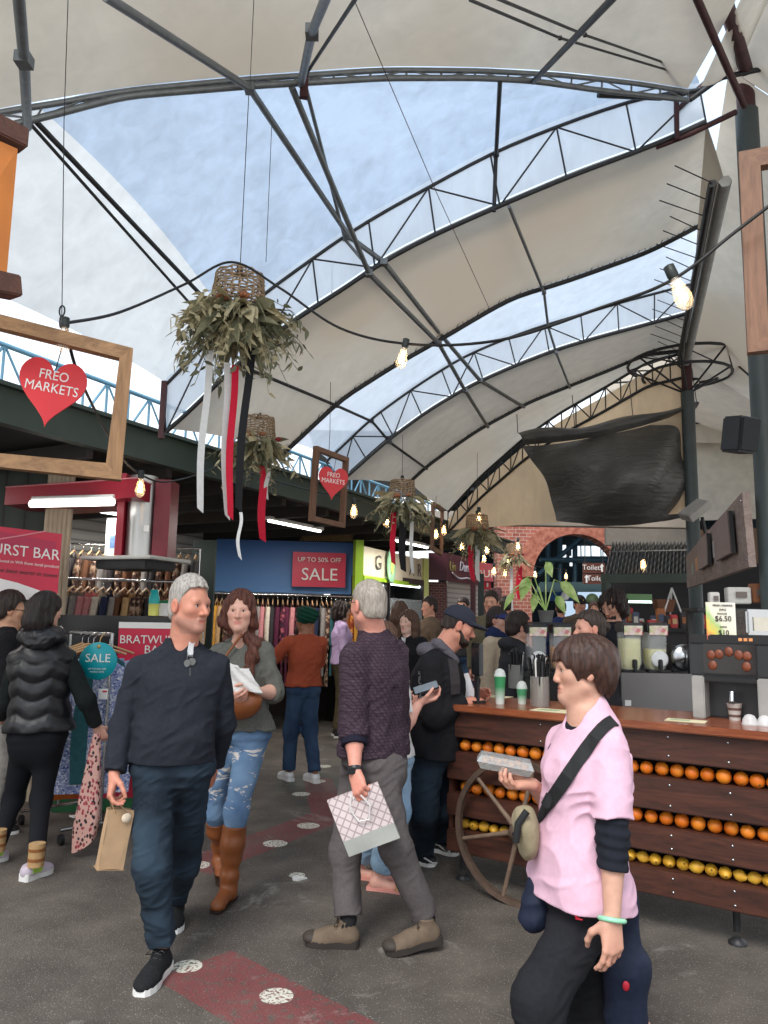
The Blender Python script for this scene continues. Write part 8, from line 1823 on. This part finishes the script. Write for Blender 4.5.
def fridge(label, px0, px1, pyt, Y0, Y1, shelfc):
    q = rect(px0, pyt, px1, 640, Y0, Y1, 0); c = thing('display_fridge', label, 'fridge', (q[2] + q[3]) / 2); O2 = Vector(c.location); ux = (q[1] - q[0]); W_ = ux.length; ux = ux.normalized(); nin = Vector((-ux.y, ux.x, 0)); nin = nin if nin.y > 0 else -nin; H = q[0].z
    M = Matrix(((ux.x, nin.x, 0), (ux.y, nin.y, 0), (0, 0, 1))); m = MB()
    for x in (-1, 1): m.box(M @ Vector((x * (W_ / 2 - .03), .3, H / 2)), (.06, .6, H), M)
    m.box(M @ Vector((0, .58, H / 2)), (W_, .04, H), M); m.box(M @ Vector((0, .3, H - .05)), (W_, .6, .1), M); m.box(M @ Vector((0, .3, .45)), (W_, .6, .9), M); m.build('fridge_cabinet', plain('fridge_black', srgb(28, 28, 30), .4), c)
    m = MB(); m.box(M @ Vector((0, .06, H - .13)), (W_ - .16, .04, .04), M); m.build('strip_lamp', glow('fridge_lamp', (.9, .96, 1, 1), 4), c)
    for z in (1.0, 1.32, 1.64):
        m = MB(); m.box(M @ Vector((0, .3, z)), (W_ - .12, .5, .02), M); m.build('glass_shelf', plain('pale_shelf', srgb(150, 160, 164), .3), c)
        for k in range(4): m = MB(); m.lathe([(.06, 0), (.09, .04), (.07, .08), (.001, .10)], M @ Vector((-W_ / 2 + .2 + k * (W_ - .4) / 3, .25, z + .012)), 10); m.build('food_bowl', plain('pale_food_%d' % (k % 2), (srgb(206, 206, 204), srgb(170, 186, 176))[k % 2], .5, 0, .2, 30), c)
    m = MB(); m.box(M @ Vector((0, .01, 1.45)), (W_ - .12, .01, 1.0), M); m.build('glass_front', glass('fridge_glass', (.85, .92, .95, 1), .05, .18), c)
    return c
fridge('black display fridge with lit glass shelves under the cream fascia, nearer one', 365, 388, 577, 12.0, 12.9, 0); fridge('black display fridge with lit glass shelves, farther one by the pale post', 389, 424, 578, 12.95, 14.2, 0)
# -------- maroon stall, shutter, pink sign
MRN = plain('maroon_paint', srgb(72, 22, 36), .5, 0, .06); 
q = rect(429, 553, 447, 580, 14.7, 14.75); c = thing('stall_fascia', 'maroon box fascia with faded script lettering on the next stall', 'sign', q[3]); O2 = Vector(q[3]); panel('end_panel', q, .05, MRN, parent=c, base=O2)
a_ = P(447, 553, 14.75); b_ = P(480, 561, 16.3); q = [a_, Vector((b_.x, b_.y, a_.z)), Vector((b_.x, b_.y, a_.z - .54)), Vector((a_.x, a_.y, a_.z - .54))]; panel('front_panel', q, .05, MRN, parent=c, base=O2); ux = (q[1] - q[0]).normalized(); n_ = Vector((ux.y, -ux.x, 0))
text('lettering', 'Lin', .26, (q[0] + q[3]) / 2 + ux * .25 - O2 + n_ * .02 + Vector((0, 0, .02)), ux, (0, 0, 1), plain('olive_letter', srgb(150, 140, 70), .5), c, .004); text('lettering', 'Dumpl', .28, (q[0] + q[3]) / 2 + ux * .95 - O2 + n_ * .02 + Vector((0, 0, .05)), ux, (0, 0, 1), plain('silver_letter', srgb(196, 190, 196), .4), c, .004, shear=.3)
m = MB(); m.tube([(q[0] + q[3]) / 2 + ux * (.2 + .15 * i) - O2 + n_ * .03 + Vector((0, 0, -.10 - .05 * math.sin(i * .8) - .02 * i)) for i in range(9)], .018, 5); m.build('flourish', plain('silver_letter', srgb(196, 190, 196), .4), c)
q = rect(448, 575, 478, 660, 15.2, 16.4, 0); shm, t2 = newmat('roller_shutter'); w_ = t2.n('ShaderNodeTexWave', bands_direction='Z'); w_.inputs['Scale'].default_value = 3.2; t2.l(t2.coord(), w_.inputs[0]); t2.bsdf(t2.ramp(w_.outputs['Fac'], [(0, srgb(130, 122, 116)), (.2, srgb(172, 164, 156)), (1, srgb(180, 172, 164))]), .6)
panel('roller_shutter', q, .04, shm, 'pale roller shutter under the maroon fascia', 'shutter')
q = rect(429, 582, 447, 660, 14.8, 14.85, 0); brk, t2 = newmat('dark_brick'); bt = t2.n('ShaderNodeTexBrick'); bt.inputs['Scale'].default_value = 5; bt.inputs['Color1'].default_value = srgb(84, 48, 50); bt.inputs['Color2'].default_value = srgb(104, 60, 58); bt.inputs['Mortar'].default_value = srgb(130, 110, 106); bt.inputs['Mortar Size'].default_value = .02
t2.l(t2.coord(rot=(R(90), 0, 0)), bt.inputs[0]); t2.bsdf(bt.outputs[0], .8); panel('wall_left', q, .1, brk, kind='structure')
m = MB(); m.tube([P(473, 660, 14.9) * Vector((1, 1, 0)), P(473, 575, 14.9)], .055, 10); tag(m.build('stall_post', MRN, loc=P(473, 660, 14.9) * Vector((1, 1, 0))), 'slim maroon post before the roller shutter', 'post')
q = rect(479, 579, 484, 660, 14, 14, 0, 2.45); panel('stall_post', q, .1, DKGREEN, 'dark green upright beside the pink sign', 'post')
q = rect(478, 563, 493, 581, 14.2, 14.6); c = thing('pink_sign', 'pink and red sign with pale lettering beyond the fourth wreath', 'sign', q[3]); O2 = Vector(q[3]); panel('sign_board', q, .04, plain('pink_sign', srgb(206, 84, 96), .5), parent=c, base=O2); text('lettering', 'OUR', .2, P(485.5, 574, 14.25) - O2, (1, .2, 0), (0, 0, 1), WHITE, c, .003)
q = rect(484, 582, 491, 589, 14.6); c = thing('fire_sign', 'small red fire equipment sign under the pink sign', 'sign', q[3]); panel('sign_board', q, .02, RED, parent=c, base=Vector(q[3])); m = MB(); m.box(P(487.5, 585, 14.58) - Vector(q[3]), (.03, .01, .08)); m.build('extinguisher_mark', WHITE, c)
q = rect(479, 588, 502, 660, 15.2, 15.2, 0); panel('wall_left', q, .1, brk, kind='structure')
# long tube lights in the far left shed
for px0, px1, py, Y, lb in ((378, 420, 519, 11, 'fluorescent tube lamp in the shed behind the third wreath'),):
    t = thing('tube_light', lb, 'lamp', P((px0 + px1) / 2, py, Y)); O2 = Vector(t.location); m = MB(); m.tube([P(px0, py, Y) - O2, P(px1, py, Y + .4) - O2], .03, 6); m.build('tube', glow('tube_white', (1, .98, .95, 1), 4), t); m = MB(); m.tube([P(px0, py - 2, Y + .05) - O2, P(px1, py - 2, Y + .45) - O2], .04, 6); m.build('batten', WHITE, t)
# ================================================================== FAR END
# black tarpaulin
tm_, t2 = newmat('black_tarpaulin'); v = t2.coord(); t2.bsdf(t2.ramp(t2.noise(v, 2, 3), [(.3, srgb(62, 61, 59)), (.7, srgb(92, 90, 87))]), .30, 0, t2.bump(t2.noise(t2.coord(scale=(.5, 1, 2.2)), 5, 5, .6, .8), .5, .08))  # sheen of the black cloth is lifted into its grey base colour
TY = 9.95; c = thing('tarpaulin', 'large black tarpaulin hung slack beside the far roof post', 'tarpaulin', P(600, 520, TY))
TLp, TRp, BRp, BLp = P(522, 446, TY + .5), P(694, 410, TY - .02), P(694, 512, TY), P(556, 521, TY + .4)
def tarp(u, v):
    a = TLp.lerp(TRp, u); b = BLp.lerp(BRp, u); p = a.lerp(b, v)
    p.z += -.10 * math.sin(math.pi * u) * (1 - v) - .16 * math.sin(math.pi * u) ** 2 * v * 0 - .12 * math.sin(math.pi * u * .9) * v
    p.x += .10 * math.sin(math.pi * v) * (1 - u)
    p.y += -.55 * math.sin(math.pi * u) * math.sin(math.pi * v) + .05 * math.sin(14 * v + 9 * u * (1 - v)) * (1 - abs(2 * u - 1)) + .04 * math.sin(11 * u + 10 * v) + .03 * math.sin(25 * (u + .5 * v)) * v
    return p - Vector(c.location)
m = MB(); m.grid(tarp, 60, 40); m.build('sheet', tm_, c)
def flap(u, v):
    a = TLp.lerp(TRp, u); b = P(517, 434, TY + .55).lerp(P(694, 404, TY - .05), u); p = a.lerp(b, v) + Vector((0, -.10 * math.sin(math.pi * v) - .06 - .05 * math.sin(9 * u) * v, -.10 * math.sin(math.pi * u) * (1 - .5 * v) + .03 * math.sin(13 * u) * v)); return p - Vector(c.location)
m = MB(); m.grid(flap, 50, 8); a_ = m.build('folded_top', tm_, c)
for u in (0, .33, .66, 1): m = MB(); p = flap(u, 1); m.tube([p, p + Vector((0, .1, .5))], .006, 5); m.build('tie_rope', DSTEEL, c)
# gutter beam and girder closing the far bay
m = MB(); a_, b_ = P(425, 518, 12.6), P(694, 522, 12.2); slabx(m, a_, b_, .22, .2); tag(m.build('trim', plain('pale_gutter', srgb(168, 158, 146), .6, 0, .1, 3)), kind='structure')
m = MB(); slabx(m, P(430, 490, 12.4), P(560, 488, 12.3), .05, .06); tag(m.build('trim', DSTEEL), kind='structure')
# orange lit band of the gable is its sheet; far brick wall with the arch
bk, t2 = newmat('red_brick'); bt = t2.n('ShaderNodeTexBrick'); bt.inputs['Scale'].default_value = 3.2; bt.inputs['Color1'].default_value = srgb(150, 82, 66); bt.inputs['Color2'].default_value = srgb(178, 108, 88); bt.inputs['Mortar'].default_value = srgb(196, 176, 164); bt.inputs['Mortar Size'].default_value = .018
t2.l(t2.coord(rot=(R(90), 0, 0)), bt.inputs[0]); t2.bsdf(t2.mix(t2.math('MULTIPLY', t2.noise(t2.coord(), 2, 3), .3), bt.outputs[0], srgb(120, 70, 60)), .85)
WY = 16.5; cx, cz = P(577, 600, WY).x, P(577, 578, WY).z; rin = (P(622, 584, WY).x - P(532, 584, WY).x) / 2; zl = P(0, 505, WY).z; xl, xr = P(497, 560, WY).x, P(700, 560, WY).x
def arch_wall(ro):
    m = MB(); N = 24; pts_o, pts_i = [], []
    for i in range(N + 1):
        a = math.pi * i / N; pts_i.append((cx + rin * math.cos(a), cz + rin * math.sin(a))); 
    outline = [(xr, 0), (xr, zl + .6), (xl, zl + .6), (xl, 0), (cx - rin, 0)] + [p for p in reversed(pts_i)] + [(cx + rin, 0)]
    for y0, y1 in ((WY, WY + .5),):
        n = len(outline)
        bm = bmesh.new(); vs = [bm.verts.new((x, WY, z)) for x, z in outline]; f = bm.faces.new(vs); r = bmesh.ops.extrude_face_region(bm, geom=[f]); bmesh.ops.translate(bm, vec=(0, .5, 0), verts=[g for g in r['geom'] if isinstance(g, bmesh.types.BMVert)]); bmesh.ops.triangulate(bm, faces=bm.faces[:]); bmesh.ops.recalc_face_normals(bm, faces=bm.faces[:])
        me = bpy.data.meshes.new('wall_back'); bm.to_mesh(me); bm.free(); me.materials.append(bk); o = link(bpy.data.objects.new('wall_back', me)); return o
tag(arch_wall(0), kind='structure')
m = MB(); rg = []
for i in range(33):
    a = math.pi * i / 32; d_ = Vector((math.cos(a), 0, math.sin(a))); o_ = Vector((cx, WY - .06, cz)); rg.append([o_ + d_ * (rin - .02), o_ + d_ * (rin + .34), o_ + d_ * (rin + .34) + Vector((0, .1, 0)), o_ + d_ * (rin - .02) + Vector((0, .1, 0))])
m.rings(rg, True, smooth=False); vo, t2 = newmat('arch_brick'); w_ = t2.n('ShaderNodeTexVoronoi'); t2.l(t2.coord(scale=(1, .1, 1)), w_.inputs[0]); w_.inputs['Scale'].default_value = 8; t2.bsdf(t2.ramp(t2.noise(t2.coord(), 9, 3), [(.35, srgb(146, 78, 62)), (.65, srgb(184, 120, 98))]), .85); tag(m.build('trim', vo), kind='structure')
# hall beyond the arch
TQD = plain('teal_dark_hall', srgb(24, 40, 48), .8, 0, .3, 1.5)
BYY = 26; q = rect(440, 380, 800, 700, BYY, BYY, 0, 6.5); panel('wall_back', q, .2, TQD, kind='structure')
m = MB(); m.grid(lambda u, v: Vector((cx - 6 + 12 * u, WY + .6 + 9.4 * v, 5.9)), 2, 2); tag(m.build('ceiling', plain('hall_ceiling', srgb(40, 52, 58), .8)), kind='structure')
for x in (cx - 5, cx + 5): m = MB(); m.add([(x, WY + .5, 0), (x, BYY, 0), (x, BYY, 6), (x, WY + .5, 6)], [(0, 1, 2, 3)], False); tag(m.build('wall_side', TQD), kind='structure')
GLW = glow('daylit_glass', (.82, .93, 1, 1), 1.5)
for i, px in enumerate((576, 586, 596, 606, 616, 626)):
    q = rect(px - 4.2, 546, px + 4.2, 556, BYY - .1, BYY - .1); c = panel('window_%d' % (i + 1), q, .05, GLW, kind='structure')
for i, (px, py, w, h_) in enumerate(((562, 545, 4, 14), (570, 556, 3, 10))): panel('window_%d' % (i + 7), rect(px, py, px + w, py + h_, 22, 22), .05, GLW, kind='structure')
HB = plain('hall_teal_beam', srgb(40, 70, 84), .6)
for i, (x0, y0, x1, y1) in enumerate(((538, 575, 585, 535), (548, 590, 548, 540), (560, 590, 560, 536), (585, 540, 622, 552), (575, 600, 575, 540), (540, 560, 620, 560))):
    m = MB(); m.tube([P(x0, y0, 20), P(x1, y1, 20.5)], .07, 4); tag(m.build('roof_beam', HB), kind='structure')
m = MB(); p_ = P(592, 560, 19); m.lathe([(.45, 0), (.55, .2), (.55, .75), (.4, .85)], (0, 0, 0), 18, M=Matrix.Rotation(R(90), 3, 'Y')); tag(m.build('ventilation_duct', plain('navy_duct', srgb(22, 32, 46), .5), loc=p_), 'dark round duct hanging inside the arched hall', 'duct')
q = rect(560, 590, 616, 625, 21, 21, .0); c = thing('stall_screen', 'bright pale blue stall screen in the hall beyond the arch', 'screen', q[3]); panel('screen_panel', q, .1, glow('lit_screen', (.62, .80, 1.0, 1), .9), parent=c, base=Vector(q[3]))
m = MB(); m.lathe([(.001, 0), (.16, .0), (.18, .03), (.001, .05)], P(592, 600, 20.9) - Vector(q[3]), 20, M=Matrix.Rotation(R(90), 3, 'X')); m.build('round_logo', plain('olive_round', srgb(130, 150, 110), .6), c)
q = rect(550, 591, 575, 601, 20.5, 20.5); c = thing('blue_sign', 'deep blue sign in the hall beyond the arch', 'sign', q[3]); panel('sign_board', q, .08, plain('deep_blue', srgb(30, 70, 120), .5), parent=c, base=Vector(q[3])); m = MB(); m.lathe([(.10, 0), (.12, .03), (.10, .04)], P(565, 596, 20.45) - Vector(q[3]), 16, M=Matrix.Rotation(R(90), 3, 'X')); m.build('sign_ring', WHITE, c)
# hall awnings, dark green
for px0, px1, py, Y in ((540, 625, 582, 19.5),):
    m = MB(); m.add([P(px0, py, Y), P(px1, py, Y), P(px1 + 6, py + 10, Y - 1), P(px0 - 6, py + 10, Y - 1)], [(0, 1, 2, 3)], False); m.tube([P(545, 583, 19.4), P(545, 583, 19.4) * Vector((1, 1, 0))], .04, 6); m.tube([P(622, 583, 19.4), P(622, 583, 19.4) * Vector((1, 1, 0))], .04, 6); tag(m.build('hall_awning', plain('sage_awning', srgb(70, 92, 96), .7), loc=P(px0, py, Y)), 'grey green awning over the stalls beyond the arch', 'awning')
# toilets sign
BRS = plain('toilet_sign_brown', srgb(96, 52, 40), .5)
c = thing('toilet_sign', 'upper brown sign reading Toilets with an arrow, by the arch', 'sign', P(584, 573, 16.6)); O2 = Vector(c.location); m = MB(); m.tube([P(585, 584, 16.62) - O2, P(585, 529, 16.62) - O2], .012, 5); m.tube([P(603, 584, 16.62) - O2, P(603, 533, 16.62) - O2], .012, 5); m.build('hanging_rods', DSTEEL, c); q = rect(583, 563, 605, 573, 16.6); panel('sign_board', q, .05, BRS, parent=c, base=O2); text('lettering', 'Toilets', .16, P(592.5, 567.6, 16.57) - O2, (1, 0, 0), (0, 0, 1), WHITE, c, .002)
m = MB(); m.prism([(0, .09), (.05, .03), (.018, .03), (.018, -.08), (-.018, -.08), (-.018, .03), (-.05, .03)], P(602, 568, 16.57) - O2, (1, 0, 0), (0, 0, 1), .01); m.build('arrow', WHITE, c)
c = thing('toilet_sign', 'lower brown sign reading Toilets with an arrow, by the arch', 'sign', P(584, 583.5, 16.6)); O2 = Vector(c.location); q = rect(583, 574, 605, 584, 16.6); panel('sign_board', q, .05, BRS, parent=c, base=O2); text('lettering', 'Toilets', .16, P(597, 578.5, 16.57) - O2, (1, 0, 0), (0, 0, 1), WHITE, c, .002)
m = MB(); m.prism([(0, .09), (.05, .03), (.018, .03), (.018, -.08), (-.018, -.08), (-.018, .03), (-.05, .03)], P(586.5, 579, 16.57) - O2, (1, 0, 0), (0, 0, 1), .01); m.build('arrow', WHITE, c)
# right hand kiosk with corrugated awning
cg, t2 = newmat('corrugated_iron'); w_ = t2.n('ShaderNodeTexWave', bands_direction='X'); w_.inputs['Scale'].default_value = 3.0; t2.l(t2.coord(), w_.inputs[0]); t2.bsdf(t2.ramp(w_.outputs['Fac'], [(0, srgb(70, 66, 62)), (1, srgb(128, 122, 114))]), .55, .3, t2.bump(w_.outputs['Fac'], .8, .03))
c = thing('corrugated_awning', 'rusty grey corrugated awning over the kiosk at the far right', 'awning', P(650, 560, 11)); O2 = Vector(c.location)
A_, B_, C_, D_ = P(612, 543, 12.2), P(694, 543, 12.0), P(694, 575, 10.8), P(604, 576, 11.0); m = MB()
m.grid(lambda u, v: (A_.lerp(B_, u)).lerp(D_.lerp(C_, u), v) - O2 + Vector((0, -.02 * math.sin(u * 150), .03 * math.sin(u * 150))), 240, 3); m.build('corrugated_sheet', cg, c)
m = MB(); slabx(m, P(601, 579, 10.95) - O2, P(694, 578, 10.75) - O2, .13, .1); m.build('green_beam', GREEN, c)
m = MB(); m.tube([P(606, 581, 10.95) - O2, Vector((P(606, 581, 10.95).x, P(606, 581, 10.95).y, 0)) - O2], .07, 8); m.build('kiosk_post', GREEN, c)
m = MB(); slabx(m, P(609, 552, 11.9) - O2, P(694, 550, 11.6) - O2, .02, .06); m.build('pale_flashing', plain('pale_flash', srgb(180, 178, 172), .5), c)
bulb('bulb glowing against the corrugated awning', 643, 558, 10.9, 1.4)
q = rect(606, 528, 694, 545, 13.0, 12.8); panel('wall_right', q, .2, plain('grey_wall_right', srgb(120, 114, 106), .7), kind='structure')
q = rect(606, 585, 760, 660, 13.4, 12.4, 0, 2.6); panel('wall_right', q, .2, plain('dark_kiosk_back', srgb(34, 32, 34), .8), kind='structure')
ki = thing('kiosk_counter', 'long dark kiosk counter crowded with goods at the far right', 'counter', P(665, 640, 11.2) * Vector((1, 1, 0))); O2 = Vector(ki.location)
m = MB(); a_, b_ = P(612, 621, 11.2), P(770, 621, 10.6); a_.z = b_.z = 1.5; slabx(m, a_ - O2, b_ - O2, .06, .7); m.build('worktop', BLACK, ki); m = MB(); a2, b2 = a_.copy(), b_.copy(); a2.z = b2.z = .74; slabx(m, a2 - O2, b2 - O2, 1.46, .6); m.build('carcass', plain('kiosk_front', srgb(44, 40, 42), .6), ki)
GOODC = [srgb(214, 206, 198), srgb(176, 110, 66), srgb(196, 60, 64), srgb(120, 160, 110), srgb(90, 96, 120), srgb(206, 170, 120), srgb(60, 58, 64), srgb(226, 220, 210)]
GN = ['white', 'tan', 'red', 'green', 'blue', 'sand', 'dark', 'cream']
for i in range(26):
    u = (i + .5) / 26; p = a_.lerp(b_, u) + Vector((0, rng.uniform(-.15, .2), .03)); s_ = (rng.uniform(.08, .16), rng.uniform(.08, .14), rng.uniform(.10, .30)); k = rng.randrange(8)
    o = thing('goods_box', '%s packet on the kiosk counter, %s' % (GN[k], POS[min(4, i * 5 // 26)].replace('at the ', 'at its ').replace('in the ', 'near its ').replace('left of the', 'left of its').replace('right of the', 'right of its')), 'packet', p, rng.uniform(-.4, .4), '%s packets on the kiosk counter, %s' % (GN[k], POS[min(4, i * 5 // 26)]))
    m = MB(); m.box((0, 0, s_[2] / 2), s_, None, .012); m.build('packet', plain('goods_%d' % k, GOODC[k], .6, 0, .15, 20), o); m = MB(); m.box((0, -s_[1] / 2 - .012, s_[2] * .5), (s_[0] * .6, .006, s_[2] * .4)); m.build('packet_label', plain('goods_print_%d' % ((k + 3) % 8), GOODC[(k + 3) % 8], .6), o)
m = MB(); q = rect(628, 594, 652, 603, 12.2); c = thing('lit_sign', 'green lit panel above the kiosk counter', 'sign', q[3]); panel('lit_panel', q, .08, plain('green_panel', srgb(120, 170, 110), .4), parent=c, base=Vector(q[3])); q = rect(628, 603.5, 652, 606, 12.15); panel('lamp_strip', q, .05, glow('strip_cool', (.8, 1, .95, 1), 3), parent=c, base=Vector(q[3]) - Vector((0, 0, 0)))
c = thing('folding_easel', 'white folding easel among the kiosk goods', 'easel', P(673, 620, 11.0)); O2 = Vector(c.location)
for x0, x1 in ((-.16, 0), (.16, 0), (.0, .0)): m = MB(); m.tube([(x0, .12 if x0 == 0 else 0, 0), (x1, 0, .46)], .014, 5); m.build('easel_leg', WHITE, c)
c = thing('wicker_basket', 'brown square basket among the kiosk goods', 'basket', P(664, 612, 11.1)); m = MB(); m.rings([[Vector((x * w_, y * w_ * .8, z)) for x, y in ((-1, -1), (1, -1), (1, 1), (-1, 1))] for w_, z in ((.10, 0), (.14, .18), (.125, .18), (.09, .02))], True, smooth=False); m.build('basket_body', plain('brown_wicker', srgb(116, 74, 50), .7, 0, .25, 60), c)
# corrugated wall and far-right pale wall beyond the near post
cg2 = cg.copy(); q = rect(640, 440, 775, 520, 13.4, 12.6); panel('wall_right', q, .05, plain('pale_sheeting', srgb(186, 180, 168), .7, 0, .12, 6), kind='structure')
q = rect(700, 520, 790, 640, 12.9, 12.4, 0, 3.2); panel('wall_right', q, .05, plain('brown_side_wall', srgb(110, 84, 66), .8, 0, .2, 2), kind='structure')
# ================================================================== LITTER ON THE FLOOR
SCR = plain('white_scrap', srgb(226, 224, 220), .7, 0, .05)
for k, (px, py, s, lb) in enumerate(((298, 879, .055, 'torn white paper scrap on the asphalt before the check shirt man'), (75, 817, .05, 'crumpled clear wrapper on the asphalt under the rolling rail'), (365, 832, .03, 'tiny white scrap on the asphalt near the painted dots'))):
    m = MB(); rr = random.Random(k); n = 9
    pts = [(math.cos(2 * math.pi * i / n) * s * rr.uniform(.5, 1.1), math.sin(2 * math.pi * i / n) * s * rr.uniform(.3, .8), .004 + .014 * rr.random()) for i in range(n)]
    m.add([(0, 0, .012)] + pts + [(x, y, 0.0005) for x, y, z in pts], [(0, 1 + i, 1 + (i + 1) % n) for i in range(n)] + [(1 + i, 1 + n + i, 1 + n + (i + 1) % n, 1 + (i + 1) % n) for i in range(n)], False)
    o = m.build('paper_scrap', SCR); o.location = G(px, py, 0.001); tag(o, lb, 'litter')
